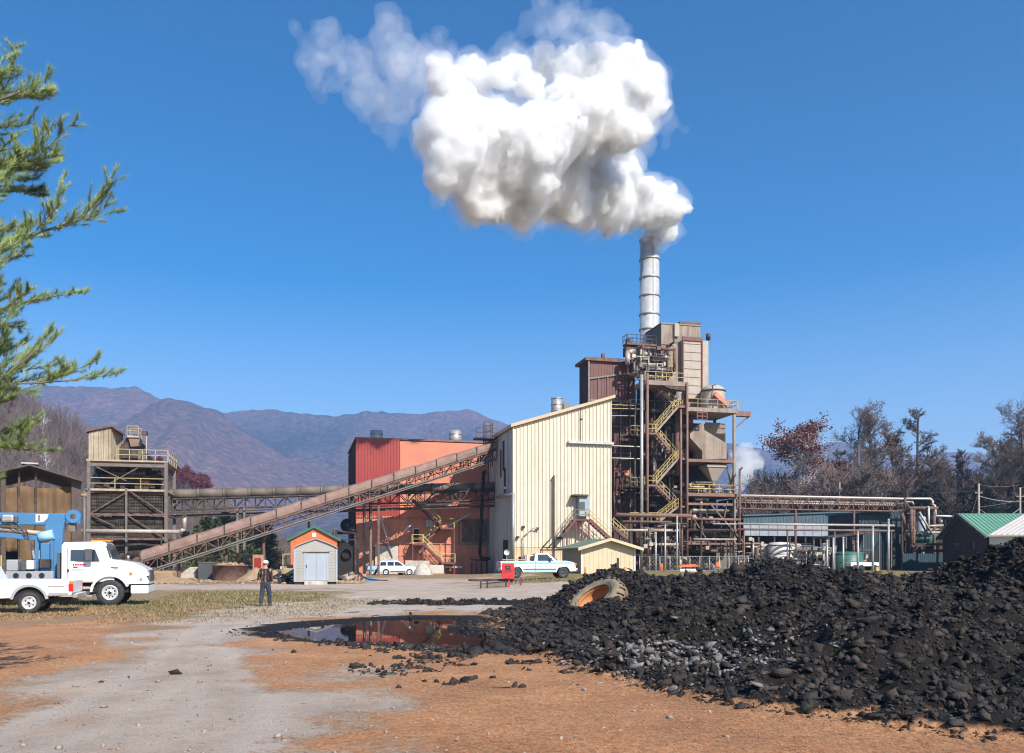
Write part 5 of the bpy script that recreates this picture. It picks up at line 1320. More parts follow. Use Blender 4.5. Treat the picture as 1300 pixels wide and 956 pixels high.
# ================================================================== sloping conveyor
cv = pt('inclined_conveyor', 'long rusty covered conveyor climbing from the yard to the cream building', 'conveyor', -20, 2, 0)
c0 = Vector((QU(178, -3.8), -3.8, QZ(709, QU(178, -3.8), -3.8))); c1 = Vector((-.25, 7.4, QZ(567, -.25, 7.4)))
def cp_(t, dz=0, dv=0): p = c0.lerp(c1, t); return Vector((p.x, p.y+dv, p.z+dz))
n = 15; m = MB(PL); sl2 = (c1-c0).normalized()
for i in range(n):
    a, b_ = cp_((i+.006)/n, .15, .6), cp_((i+.992)/n, .15, .6); j = .05*sin(i*2.7)
    # half-round hood
    for pz, (P1, P2) in enumerate(((a, b_),)):
        k = 8; vs = []
        for c in (P1, P2):
            for q in range(k+1): th = pi*q/k; vs.append(c+Vector((0, cos(th)*.62, sin(th)*(.62+j))))
            vs.append(c+Vector((0, -.62, -.35))); vs.append(c+Vector((0, .62, -.35)))
        w_ = k+3; fs = [(q, q+1, w_+q+1, w_+q) for q in range(k)]+[(k, k+1, w_+k+1, w_+k), (0, w_, w_+k+2, k+2), (k+1, k+2, w_+k+2, w_+k+1)]
        m.add(vs, fs, False); m.f += [[len(m.v)-2*w_+q for q in list(range(k+1))+[k+1, k+2]], [len(m.v)-w_+q for q in list(range(k+1))+[k+1, k+2]][::-1]]; m.sm += [False, False]
m.build('cover', 'conv_cover', cv)
m = MB(PL)
for i in range(n): a = cp_(i/n, .12, -.05); m.beam(a-Vector((0, .03, .35)), a+Vector((0, -.03, .55)), .09)
m.beam(cp_(0, -.28, -.06), cp_(1, -.28, -.06), .1, .14)
m.build('cover_clamp', 'steel_dark', cv)
for dv in (-.05, 1.25):
    m = MB(PL); m.truss(cp_(.01, -1.45, dv), cp_(1, -1.45, dv), 1.05, 34, .13, .07); m.build('truss', 'steel_rust' if dv < 0 else 'steel_dark', cv)
m = MB(PL); m.beam(cp_(.04, -1.62, -.75), cp_(.99, -1.62, -.75), .9, .07); m.build('walkway', 'steel_grey', cv)
m = MB(PL); m.beam(cp_(.04, -1.4, -.3), cp_(.99, -1.4, -.3), .13); m.beam(cp_(.05, -.9, 1.3), cp_(.99, -.9, 1.3), .1); m.build('cable_pipe', 'steel_grey', cv)
for i in range(30): a = cp_((i+.5)/30, -.62, .0); m = MB(PL); m.tube(a, a+Vector((0, 1.2, 0)), .11, n=7); m.build('idler', 'steel_rust', cv)
m = MB(PL); a = c0+Vector((-.2, .6, -.35)); m.tube(a+Vector((0, -.7, 0)), a+Vector((0, .7, 0)), .5, n=16); m.build('tail_pulley', 'steel_rust', cv)
for t_ in (.09, .205, .30, .42, .62):
    for dv in (0, 1.2):
        a = cp_(t_, -1.5, dv); m = MB(PL)
        if t_ in (.42, .62) and dv: continue
        m.beam((a.x, a.y, 0), a, .24); m.build('leg', 'steel_rust', cv)
# head frame with ladder tower
m = MB(PL); hu_ = cp_(.975, 0, .6)
for s in (-.45, .45):
    for q in (-.45, .45): m.beam((hu_.x+s, hu_.y+q, hu_.z-2), (hu_.x+s, hu_.y+q, QZ(537, hu_.x, hu_.y)), .1)
for k in range(7): zz = hu_.z+k*.55; m.beam((hu_.x-.45, hu_.y-.45, zz), (hu_.x+.45, hu_.y-.45, zz), .06); m.beam((hu_.x-.45, hu_.y+.45, zz), (hu_.x+.45, hu_.y+.45, zz), .06)
m.build('head_frame', 'steel_dark', cv)
deck(cv, hu_.x-1.6, hu_.x+.9, hu_.y-1, hu_.y+1, QZ(556.5, hu_.x, hu_.y), .15, 'steel_dark', 'f', 'steel_dark')
t = pt('wall_pipe', 'black kinked pipe hanging down beside the shaded wall of the cream building', 'pipe', QU(612, 10), 10)
pipe(t, [tuple(Q(px, py, 8.6)) for px, py in ((617, 598), (614, 600), (609, 702), (611, 709), (622, 709))], .2, 'black', 'pipe')
t = pt('yard_trestle', 'low dark steel trestle at the foot of the salmon wall left of the cream building', 'trestle', QU(607, 10), 10)
m = MB(PL); m.beam(tuple(Q(597, 710, 10)), tuple(Q(619, 712, 10)), .18)
for px in (599, 605, 611, 618): m.beam((QU(px, 10), 10, 0), (QU(px, 10), 10, QZ(713, -3, 10)), .14)
m.build('frame', 'steel_dark', t)

# ================================================================== pale pipe across the left tower
t = pt('bent_pipe', 'pale pipe running across the front of the left tower and turning up at its end', 'pipe', QU(160, -3), -3, 6)
pipe(t, [tuple(Q(px, py, -3)) for px, py in ((98, 674), (228, 675), (234, 672), (234.5, 655))], .2, 'pipe_light', 'pipe', 10)
for px in (108, 205): m = MB(PL); q = Q(px, 675, -3); m.beam((q.x, -3, 0), (q.x, -3, q.z-.15), .14); m.build('support', 'steel_dark', t)
m = MB(PL); m.beam((QU(236, -3), -3, QZ(655, u1, -3)-.1), (QU(233, -3), -3, QZ(655, u1, -3)+.1), .4); m.build('support', 'steel_dark', t)

# ================================================================== open shed with burlap at far left
SD = 60.0; RS = radians(27); XE = (104-CX)/F*SD
def SU(px): k = (px-CX)/F; return (k*SD-XE)/(cos(RS)-k*sin(RS))
def SZ(px, py): return CZ+(HY-py)/F*(SD+SU(px)*sin(RS))
def SF(p): x, y, z = p; return Vector((XE+x*cos(RS)-y*sin(RS), SD+x*sin(RS)+y*cos(RS), z))
ur_, ue_ = SU(38), 0.0; zr, ze = SZ(38, 592), SZ(104, 612); ul_ = 2*ur_-ue_
sd = thing('open_shed', 'dark open gable shed at far left hung with brown burlap', 'shed', SF((ur_, 0, 0)))
m = MB(SF)
for xb in (ue_, ul_): m.prism([(ur_, -.5, zr), (xb, -.5, ze), (xb, -.5, ze+.12), (ur_, -.5, zr+.12)], (0, 11, 0))
m.build('roof', 'roof_dark', sd)
fz = lambda x: lerp(zr, ze, abs(x-ur_)/(ue_-ur_))-.05
for x, w_ in ((SU(97), .6), (SU(45.5), .13), (SU(24), .13), (ul_, .3), ((ul_+ur_)/2, .3)):
    m = MB(SF); m.beam((x, .3, 0), (x, .3, fz(x)), w_, .3 if w_ > .2 else .13); m.build('post', 'steel_dark' if w_ < .2 else 'bark_dark', sd)
m = MB(SF); m.box(ul_, ue_-.3, 9.5, 9.8, 0, ze); m.box(ue_-.9, ue_-.7, .9, 9.4, 0, ze-.1); m.build('back_wall', 'black', sd)  # black colour stands for the shade inside the shed
m = MB(SF); m.box(ur_-.5, ur_+.5, -.4, 10.4, zr+.12, zr+.22); m.build('ridge_cap', 'galv', sd)
def curtain(pxa, pxb, ytop, ybot, y, seed):
    m = MB(SF); k = 60; rows = 12; V = []
    for j in range(rows+1):
        for i in range(k+1):
            px = lerp(pxa, pxb, i/k); zt_ = SZ(px, ytop+3.5*sin(pi*i/k)); zb = SZ(px, ybot); x = SU(px)
            V.append((x, y+.09*sin(i*.37+seed)+.35*nz(i*.11, j*.3, seed)*(1-.3*j/rows), lerp(zb, zt_, j/rows)))
    m.add(V, [(j*(k+1)+i, j*(k+1)+i+1, (j+1)*(k+1)+i+1, (j+1)*(k+1)+i) for j in range(rows) for i in range(k)], True)
    o = m.build('curtain', 'burlap', sd); s = o.modifiers.new('s', 'SOLIDIFY'); s.thickness = .04
curtain(24, 94.5, 615.5, 719, .55, 1); curtain(-50, 22, 617, 700, .7, 5)
t = thing('lamp_standard', 'grey pole with a hooked arm between the open shed and the left tower', 'pole', P(104, 730, 66))
m = MB(); m.path([P(107, 745, 66), P(107, 623, 66), P(109, 621.5, 66), P(112, 622, 66)], .12, 8); m.build('pole', 'steel_grey', t)
m = MB(); m.tube(P(100, 628.5, 66), P(110, 628.5, 66), .14, n=8); m.build('arm', 'timber', t)

# ================================================================== grey storage shed, brick pump house
SR = radians(13.5)
gs = thing('storage_shed', 'small pale grey garden shed with double doors in the yard', 'shed', P(400, 742, 66))
def GFm(p):
    o = Vector((P(373.5, 0, 66).x, 66, 0)); x, y, z = p; return o+Vector((x*cos(SR)-y*sin(SR), x*sin(SR)+y*cos(SR), z))
gw, ge, gp_ = 3.2, 2.75, 3.45
m = MB(GFm); prof = lambda t: ge+(gp_-ge)*(1-abs(2*t-1))**.8
m.prism([(0, 0, .2)]+[(gw*t/8, 0, prof(t/8)) for t in range(9)]+[(gw, 0, .2)], (0, 3, 0)); m.build('wall', 'shed_siding', gs)
m = MB(GFm)
for k in range(11): z = .35+k*.22; m.box(.02, .6, -.02, .0, z, z+.025); m.box(2.5, gw-.02, -.02, .0, z, z+.025)
m.build('lap_siding', 'shed_siding', gs)
m = MB(GFm)
for s in (-1, 1):
    for t in range(4):
        a = (gw/2+s*gw/2*t/4*1.03, prof(.5+s*t/8)+.02); b_ = (gw/2+s*gw/2*(t+1)/4*1.03, prof(.5+s*(t+1)/8)+.02)
        m.prism([(a[0], -.15, a[1]), (b_[0], -.15, b_[1]), (b_[0], -.15, b_[1]+.07), (a[0], -.15, a[1]+.07)], (0, 3.3, 0))
m.build('roof', 'shed_siding', gs)
for q in ((-.03, .1, .2, ge), (gw-.1, gw+.03, .2, ge), (.72, .84, .3, 2.4), (2.42, 2.54, .3, 2.4)): m = MB(GFm); m.box(q[0], q[1], -.04, -.002, q[2], q[3]); m.build('corner_trim', 'shed_door', gs)
m = MB(GFm); m.box(.62, 2.62, -.06, -.01, 2.42, 2.5); m.build('lintel', 'steel_dark', gs)
for a, b_ in ((.85, 1.62), (1.64, 2.41)):
    m = MB(GFm); m.box(a, b_, -.045, -.008, .3, 2.38); d_ = m.build('door', 'shed_door', gs)
    if a < 1:
        h = MB(GFm); h.box(.88, .94, -.09, -.047, 1.3, 1.5); h.build('handle', 'steel_dark', d_)
m = MB(GFm); m.box(.75, 2.45, -.9, -.05, 0, .28); m.build('step', 'concrete', gs)
m = MB(GFm); m.box(.05, .7, .1, .4, 0, .2); m.box(2.6, 3.15, .1, .4, 0, .2); m.box(.1, 3.1, 2.5, 2.9, 0, .2); m.build('skid', 'black', gs)
ph = thing('brick_pump_house', 'orange brick gabled hut with green roof edges behind the grey shed', 'hut', P(398, 735, 90))
def PF(p): x, y, z = p; return Vector((P(369, 0, 90).x+x*cos(SR)-y*sin(SR), 90+x*sin(SR)+y*cos(SR), z))
pw, pe, pp_ = 4.75, 4.0, 5.25
m = MB(PF); m.prism([(0, 0, 0), (0, 0, pe), (pw/2, 0, pp_), (pw, 0, pe), (pw, 0, 0)], (0, 5, 0)); m.build('wall', 'brick_orange', ph)
m = MB(PF)
for s in (-1, 1): m.prism([(pw/2, -.3, pp_+.02), (pw/2+s*(pw/2+.35), -.3, pe-.16), (pw/2+s*(pw/2+.35), -.3, pe+.1), (pw/2, -.3, pp_+.28)], (0, 5.6, 0))
m.build('roof', 'green_trim', ph)
m = MB(PF); m.box(pw/2-.2, pw/2+.2, -.06, -.005, 4.35, 4.75); m.build('vent', 'cap_white', ph)
# ================================================================== pipe bridge to the right
pbv = 6.0
br_ = pt('pipe_bridge', 'long rusty pipe bridge carrying pale pipes from the boiler plant towards the right', 'pipe bridge', 40, pbv, 6)
ua, ub = QU(936, pbv), QU(1149, pbv); zt_ = QZ(630, ua, pbv); zb_ = QZ(645.5, ua, pbv)
m = MB(PL); m.truss((ua, pbv, zb_), (ub, pbv, zb_), zt_-zb_, 22, .15, .08); m.build('front_truss', 'steel_rust', br_)
m = MB(PL); m.truss((ua, pbv+1.6, zb_), (ub, pbv+1.6, zb_), zt_-zb_, 22, .15, .08); m.build('back_truss', 'steel_dark', br_)
for dz, dv, r0, mm in ((.12, .1, .13, 'plaster_white'), (-.45, .5, .2, 'pipe_light'), (-.85, .9, .16, 'steel_rust'), (-.75, .35, .10, 'pipe_light'), (-.5, 1.2, .12, 'steel_grey'), (.1, 1.2, .09, 'steel_grey')):
    pipe(br_, [(ua, pbv+dv, zt_+dz), (ub+ (0.6 if dz > 0 else 0), pbv+dv, zt_+dz)], r0, mm, 'pipe')
for px in (938, 1010, 1084, 1146):
    for dv in (0, 1.6):
        u = QU(px, pbv+dv); m = MB(PL); m.beam((u, pbv+dv, 0), (u, pbv+dv, zb_), .22); m.build('leg', 'steel_rust' if dv == 0 else 'steel_dark', br_)
# lower twin pipes on posts
lp = pt('low_pipe_rack', 'pair of long pinkish pipes on a low rack in front of the blue building', 'pipe rack', 38, 1.5, 4)
for y, r0 in ((665, .14), (672, .13)): pipe(lp, [tuple(Q(936, y, 1.5)), (QU(1135, 1.5), 1.5, Q(936, y, 1.5).z)], r0, 'pipe_light' if y < 670 else 'steel_pink', 'pipe')
for px in (945, 1000, 1060, 1132):
    u = QU(px, 1.5); m = MB(PL); m.beam((u, 1.55, 0), (u, 1.55, Q(936, 673, 1.5).z), .13); m.build('post', 'steel_pink', lp)
t = pt('walkway_rail', 'thin pale handrail line along the low pipe rack near the hopper bay', 'railing', 33, 3.5, 4)
m = MB(PL); m.tube(tuple(Q(905, 665, 3.5)), tuple(Q(946, 665.5, 3.5)), .06, n=6); m.build('rail', 'plaster_white', t)
# tall galvanised poles
for i, (px, ty, by) in enumerate(((1058, 684, 728), (1070.5, 683, 728), (1089, 676, 727), (1108, 669, 727), (1128, 660, 728), (832.5, 678, 726), (844.5, 667, 727), (859.5, 656, 726), (1050, 687, 728))):
    v = -8 if px > 1000 else 0.5; u = QU(px, v); t = pt('fence_pole', ['galvanised pole second from the left of the row before the blue building', 'galvanised pole third in the row before the blue building', 'galvanised pole fourth in the row before the blue building', 'tall galvanised pole one short of the right end of its row', 'tallest galvanised pole standing before the dark teal block',
       'shortest of three grey poles right of the cream hut', 'middle one of three grey poles right of the cream hut', 'tallest of three grey poles right of the cream hut', 'leftmost short galvanised pole of the row before the blue building'][i], 'pole', u, v, 0, 'grey poles before the plant')
    m = MB(PL); m.tube((u, v, 0), (u, v, QZ(ty, u, v)), .13, .11, n=8); m.build('shaft', 'galv', t); m = MB(PL); m.ball((u, v, QZ(ty, u, v)), .14, 8, 5); m.build('cap', 'galv', t)
# chain link fence
fc = pt('chain_link_fence', 'chain link fence with slim posts before the plant machinery', 'fence', 25, -1)
ufa, ufb = QU(812, -1.5), QU(950, -1.5)
for k in range(12):
    u = lerp(ufa, ufb, k/11); m = MB(PL); m.tube((u, -1.5, 0), (u, -1.5, 2.4), .04, n=6); m.build('post', 'galv', fc)
m = MB(PL)
for z in (.75, 2.35): m.tube((ufa, -1.5, z), (ufb, -1.5, z), .025, n=5)
n = int((ufb-ufa)/.45)
for i in range(n):
    u = ufa+i*.45
    m.beam((u, -1.5, .6), (min(ufb, u+1.75), -1.5, 2.35), .008); m.beam((u+1.75 if u+1.75 < ufb else ufb, -1.5, .6), (u, -1.5, 2.35), .008)
m.build('mesh', 'galv', fc)
# blue grey long building and teal block
bb = pt('blue_shed', 'long low blue grey metal building behind the pipe bridge', 'building', 48, 24)
va = 22.0; u0, u1 = QU(944, va), QU(1100, va); zr_ = QZ(655.5, u0, va)
m = MB(PL); m.corr((u0, va), (u1, va), QZ(664, u0, va), lambda t: lerp(zr_, zr_+.9, t), .6, .05); m.build('upper_wall', 'bluegrey_panel', bb)
m = MB(PL); m.corr((u0, va+.02), (u1, va+.02), QZ(680, u0, va), QZ(664.1, u0, va), 1.5, .08); m.build('light_wall', 'bluelight_panel', bb)
m = MB(PL); m.prism([(u0-.3, va-.3, zr_), (u1, va-.3, zr_+.9), (u1, va-.3, zr_+1.1), (u0-.3, va-.3, zr_+.2)], (0, 9, 0)); m.build('roof', 'bluegrey_panel', bb)
for k in range(9): u = lerp(u0, u1, k/8); m = MB(PL); m.beam((u, va+.3, 0), (u, va+.3, QZ(680, u0, va)), .25); m.build('column', 'steel_dark', bb)
m = MB(PL); m.box(u0, u1, va+8, va+8.2, 0, zr_); m.build('back_wall', 'steel_dark', bb)
tb = pt('teal_block', 'dark teal ribbed building end behind the tallest galvanised pole', 'building', 57, 10)
va = 8.5; u0, u1 = QU(1091, va), QU(1144, va)
for nm, a, b_ in (('front_wall', (u0, va), (u1, va)),):
    m = MB(PL); m.corr(a, b_, 0, lambda t: lerp(QZ(652, u0, va), QZ(648, u1, va), t), .45, .05); m.build('wall', 'teal_panel', tb)
m = MB(PL); m.corr((u1, va), (u1, va+7), 0, QZ(648, u1, va), .45, .05); m.build('side_wall', 'teal_panel', tb); m = MB(PL); m.corr((u0, va+7), (u0, va), 0, QZ(652, u0, va), .45, .05); m.build('side_wall', 'teal_panel', tb)
m = MB(PL); m.prism([(u0-.2, va-.2, QZ(652, u0, va)), (u1+.2, va-.2, QZ(648, u1, va)), (u1+.2, va-.2, QZ(646.5, u1, va)), (u0-.2, va-.2, QZ(650.5, u0, va))], (0, 7.5, 0)); m.build('roof', 'bluegrey_panel', tb)
# sagging dark lean-to under it
t = pt('lean_to', 'dark sagging lean-to roof running down left from the teal block', 'lean-to', 50, 6, 0)
m = MB(PL); a, b_ = Q(1050, 684, 5), Q(1120, 675, 5); m.prism([tuple(a), tuple(b_), (b_.x, 5, b_.z+.25), (a.x, 5, a.z+.25)], (0, 3.4, 0)); m.build('roof', 'steel_dark', t)
for px in (1052, 1074, 1096, 1116): u = QU(px, 5.2); m = MB(PL); m.beam((u, 5.2, 0), (u, 5.2, QZ(lerp(684, 675, (px-1050)/70), u, 5.2)-.02), .16); m.build('post', 'steel_grey', t)
t = pt('lean_to_wall', 'dark slanting panel between the lean-to and the teal block', 'panel', QU(1108, 6), 6)
m = MB(PL); m.prism([tuple(Q(px, py, 6)) for px, py in ((1090, 727), (1118, 684), (1118, 727))], (0, .15, 0)); m.build('panel', 'black', t)
# tanks and stuff at ground level
def htank(name, label, px, py, L, r0, v, mm):
    q = Q(px, py, v); t = pt(name, label, 'tank', q.x, v, 0)
    m = MB(PL); m.tube((q.x-L/2, v, q.z), (q.x+L/2, v, q.z), r0, n=18); m.ball((q.x-L/2, v, q.z), r0*.99, 14, 8, .4); m.ball((q.x+L/2, v, q.z), r0*.99, 14, 8, .4); m.build('shell', mm, t)
    for k in (-.3, .3):
        m = MB(PL); m.box(q.x+L*k-.15, q.x+L*k+.15, v-r0*.8, v+r0*.8, 0, q.z-r0*.6); m.build('saddle', 'steel_dark', t)
    for k in (-.35, 0, .35):
        m = MB(PL); m.tube((q.x+L*k-.05, v, q.z), (q.x+L*k+.05, v, q.z), r0+.03, n=18); m.build('band', 'steel_grey', t)
def vtank(name, label, px, ty, r0, v, mm, z0_=0, dome=.3):
    u = QU(px, v); t = pt(name, label, 'tank', u, v, z0_); zt_ = QZ(ty, u, v)
    m = MB(PL); m.lathe([(r0, z0_), (r0, zt_-dome), (r0*.8, zt_-dome*.3), (0, zt_)], (u, v, 0), 24); m.build('shell', mm, t)
    for k in (.25, .6, .95): m = MB(PL); z = lerp(z0_, zt_-dome, k); m.lathe([(r0+.01, z), (r0+.05, z), (r0+.05, z+.08), (r0+.01, z+.08)], (u, v, 0), 24); m.build('band', 'steel_grey', t)
vtank('white_tank', 'large pale upright tank seen through the pipes right of the hopper bay', 990, 688, 1.5, 6, 'plaster_white', .8)
vtank('white_tank', 'smaller white tank just right of the large pale tank', 1006, 689, 1.1, 7, 'plaster_white', 1.2)
vtank('white_tank', 'dull grey tank behind thin pipes below the twin pipe rack', 968, 690, 1.1, 8, 'taupe_light', .5)
htank('round_tank', 'horizontal light tank lying low behind the heap right of the hopper bay', 1030, 702, 4.5, .75, 6, 'taupe_light')
vtank('green_tank', 'bright green round tank behind the galvanised poles', 1076, 700, 1.9, 4.5, 'teal_bright', 0, .2)
t = pt('tank_trailer', 'long white trailer bed with a small yellow marker under the lean-to', 'trailer', QU(1096, 2.5), 2.5)
m = MB(PL); a, b_ = Q(1079, 714, 2.2), Q(1115, 719, 2.2); m.box(a.x, b_.x, 2, 3.4, b_.z, a.z); m.build('bed', 'cap_white', t, bevel=.08)
for px in (1084, 1092, 1109):
    u = QU(px, 2.2); z = gz(*PL((u, 2.2, 0)).xy)
    for v in (2.0, 3.3): m = MB(PL); m.tube((u, v-.12, z+.35), (u, v+.12, z+.35), .38, n=14); m.build('wheel', 'rubber', t)
m = MB(PL); a, b_ = Q(1112, 720, 1.9), Q(1116, 726, 1.9); m.box(a.x, b_.x, 1.85, 1.99, b_.z, a.z); m.build('marker', 'yellow', t)
t = pt('safety_barrier', 'orange topped white barrier low in front of the hopper bay', 'barrier', QU(880, 1), 1)
m = MB(PL); a, b_ = Q(863, 719, 1), Q(885, 725.5, 1); m.box(a.x, b_.x, 1, 1.6, b_.z-.3, a.z-.3); m.build('panel', 'cap_white', t, bevel=.06)
m = MB(PL); a, b_ = Q(862, 716.5, 1), Q(888, 719, 1); m.prism([(a.x, .9, b_.z-.1), (b_.x, .9, b_.z), (b_.x-.6, .9, a.z), (a.x+.5, .9, a.z-.05)], (0, .8, 0)); m.build('cover', 'orange_safety', t)
t = pt('orange_drum', 'small orange drum left of the orange topped barrier', 'drum', QU(841, 1), 1)
m = MB(PL); a = Q(841, 717, 1); m.tube((a.x, 1, 0.3), (a.x, 1, a.z+.15), .3, n=12); m.build('body', 'orange_safety', t)
t = pt('engine_skid', 'small engine skid with an orange guard behind the chain link fence', 'machine', QU(910, 1), 1)
m = MB(PL); a, b_ = Q(903, 716, 1), Q(917, 728, 1); m.box(a.x, b_.x, .8, 2, .4, b_.z+.5); m.build('base', 'steel_dark', t); m = MB(PL); m.tube((a.x+.2, 1.3, a.z-.4), (b_.x-.2, 1.3, a.z-.4), .4, n=12); m.build('engine', 'galv', t)
m = MB(PL); m.box(a.x+.5, a.x+1.0, .7, 1.0, a.z-.3, a.z+.2); m.build('guard', 'orange_safety', t)
pipework('ground_pipes', 'low tangle of pipes and beams at the foot of the stair tower', (815, 664, 872, 722), 8, 51, ('steel_dark', 'steel_rust', 'pipe_light', 'steel_grey'), (.05, .2), (2.5, 8), 3)
pipework('ground_pipes', 'low tangle of pipes right of the hopper bay before the pale tanks', (930, 684, 975, 724), 7, 52, ('steel_grey', 'pipe_light', 'steel_dark'), (.04, .16), (2.5, 8), 3)
pipework('ground_pipes', 'thin pale pipes and valves in front of the horizontal light tank', (1000, 682, 1062, 724), 6, 53, ('pipe_light', 'steel_grey', 'plaster_white', 'teal_panel'), (.04, .14), (2.5, 6), 3)
pipework('ground_pipes', 'red brown pipes standing under the lean-to by the green tank', (1078, 682, 1108, 722), 3, 54, ('steel_rust', 'pipe_light'), (.06, .14), (3, 5), 3)
for y, a_, b2, mm, r0, lab in ((653.5, 782, 878, 'steel_pink', .24, 'long fat pinkish pipe crossing low before the stair tower'), (662, 790, 852, 'steel_rust', .14, 'rusty pipe just below the fat pinkish pipe by the stair tower'), (673, 778, 860, 'pipe_light', .16, 'pale pipe crossing behind the cream hut roof to the stair tower'), (659, 878, 940, 'steel_pink', .15, 'pinkish pipe crossing the hopper bay level with the twin rack'), (684.5, 880, 935, 'pipe_light', .12, 'pale pipe crossing low through the hopper bay')):
    v = 4.5; t = pt('cross_pipe', lab, 'pipe', QU((a_+b2)/2, v), v, 4); a = Q(a_, y, v); pipe(t, [tuple(a), (QU(b2, v), v, a.z)], r0, mm, 'pipe', 10)
    for k in (.2, .8): u = lerp(a.x, QU(b2, v), k); m = MB(PL); m.beam((u, v+.1, 0), (u, v+.1, a.z-r0), .12); m.build('support', 'steel_dark', t)
t = pt('low_shed', 'dark low enclosure at the foot of the boiler plant behind the grey poles', 'shed', QU(845, 12), 12)
m = MB(PL); m.corr((QU(815, 11.6), 11.6), (QU(935, 11.6), 11.6), 0, QZ(682, 20, 11), .6, .05); m.corr((QU(935, 11.6), 11.6), (QU(935, 11.6), 15), 0, QZ(682, 20, 11), .6, .05); m.build('wall', 'steel_grey', t)
m = MB(PL); m.box(QU(815, 11.6), QU(935, 11.6)+.2, 11.4, 15, QZ(682, 20, 11), QZ(681, 20, 11)); m.build('roof', 'steel_dark', t)
t = pt('small_stair', 'little yellow edged steps behind the right shoulder of the cream hut', 'stairs', QU(785, 2), 2)
stair(t, tuple(Q(779, 668, 3)), tuple(Q(797, 684, 3)), (0, 1, 0), 8, 'steel_rust', 'yellow')
# rusty pipe tower at the bridge's end
rt_ = pt('pipe_tower', 'rusty red pipe tower at the right hand end of the pipe bridge', 'pipe rack', 62, 6)
vq = 5.0
def rp(pts, r0, mm, nm='pipe'): pipe(rt_, [tuple(Q(px, py, vq+dv)) for px, py, dv in pts], r0, mm, nm, 8)
rp([(1157, 646, 0), (1157, 692, 0), (1159, 694, 0), (1183, 691, 0)], .22, 'steel_rust'); rp([(1152, 645, .3), (1190, 645, .3)], .22, 'steel_rust'); rp([(1160, 727, .4), (1160, 645, .4)], .2, 'steel_rust', 'column')
rp([(1186, 727, .4), (1186, 643, .4)], .2, 'steel_rust', 'column'); rp([(1144, 650, .8), (1152, 675, .8), (1158, 690, .8)], .25, 'steel_rust')
rp([(1149, 633, .3), (1181, 633, .3), (1184, 636, .3), (1184, 640, .3), (1187, 642, .3), (1188, 655, .3), (1212, 655.5, .3)], .13, 'plaster_white')
rp([(1149, 637, .6), (1158, 637, .6), (1160, 641, .6)], .12, 'galv'); rp([(1179, 668, -.1), (1179, 645, -.1), (1178, 643, -.1)], .13, 'plaster_white')
rp([(1167, 650, -.2), (1184, 679, -.2)], .14, 'pipe_light', 'brace'); rp([(1165, 656, .2), (1176, 676, .2)], .12, 'steel_rust', 'brace'); rp([(1176, 668, .3), (1197, 667, .3)], .15, 'pipe_light'); rp([(1174, 676, .3), (1193, 676, .3)], .16, 'pipe_light')
rp([(1178, 672, .5), (1192, 672, .5)], .1, 'pipe_light'); rp([(1148, 634, .2), (1155, 646, .2)], .14, 'steel_rust', 'brace'); rp([(1149, 647, .2), (1149, 632, .2)], .16, 'steel_rust', 'column')
rp([(1150, 674, .5), (1162, 674, .5)], .14, 'pipe_light'); rp([(1150, 677.5, .7), (1162, 677.5, .7)], .12, 'pipe_light')
htank('striped_tank', 'green ribbed round tank inside the rusty pipe tower', 1173, 683, 3.0, .95, 7.5, 'teal_bright')
vtank('upright_tank', 'pale green upright cylinder behind the braces of the rusty pipe tower', 1169, 655, .65, 8.5, 'bluelight_panel', 2)
pipework('tower_pipes', 'dark knotted pipes between the teal block and the rusty pipe tower', (1144, 652, 1164, 722), 6, 61, ('steel_rust', 'steel_dark', 'black'), (.08, .22), (5.5, 8), 3)
t = pt('vent_ball', 'small round white vent right of the rusty pipe tower', 'vent', QU(1194, 6), 6, 5)
m = MB(PL); q = Q(1194, 661, 6); m.ball(tuple(q), .28, 10, 8); m.build('cap', 'plaster_white', t); m = MB(PL); m.beam((q.x, 6, 0), (q.x, 6, q.z), .12); m.build('post', 'steel_rust', t)
t = pt('low_trestle', 'dark low trestle of beams in front of the maroon gable', 'trestle', QU(1200, 0), 0)
m = MB(PL)
for y in (691, 699): m.beam(tuple(Q(1160, y, 0)), (QU(1262, 0), 0, Q(1160, y, 0).z), .25, .3)
for px in (1164, 1190, 1215, 1240, 1260): m.beam((QU(px, 0), 0, 0), (QU(px, 0), 0, Q(1160, 691, 0).z), .18)
m.build('frame', 'steel_dark', t)
t = pt('dark_fence', 'very dark low board fence under the trestle at right', 'fence', QU(1200, 2), 2)
m = MB(PL); m.corr((QU(1146, 3), 3), (QU(1262, 3), 3), 0, QZ(703, 65, 3), .3, .03); m.build('boards', 'teal_panel', t); m = MB(PL); m.box(QU(1146, 3), QU(1262, 3), 3.01, 3.1, 0, QZ(703.5, 65, 3)); m.build('backing', 'black', t)

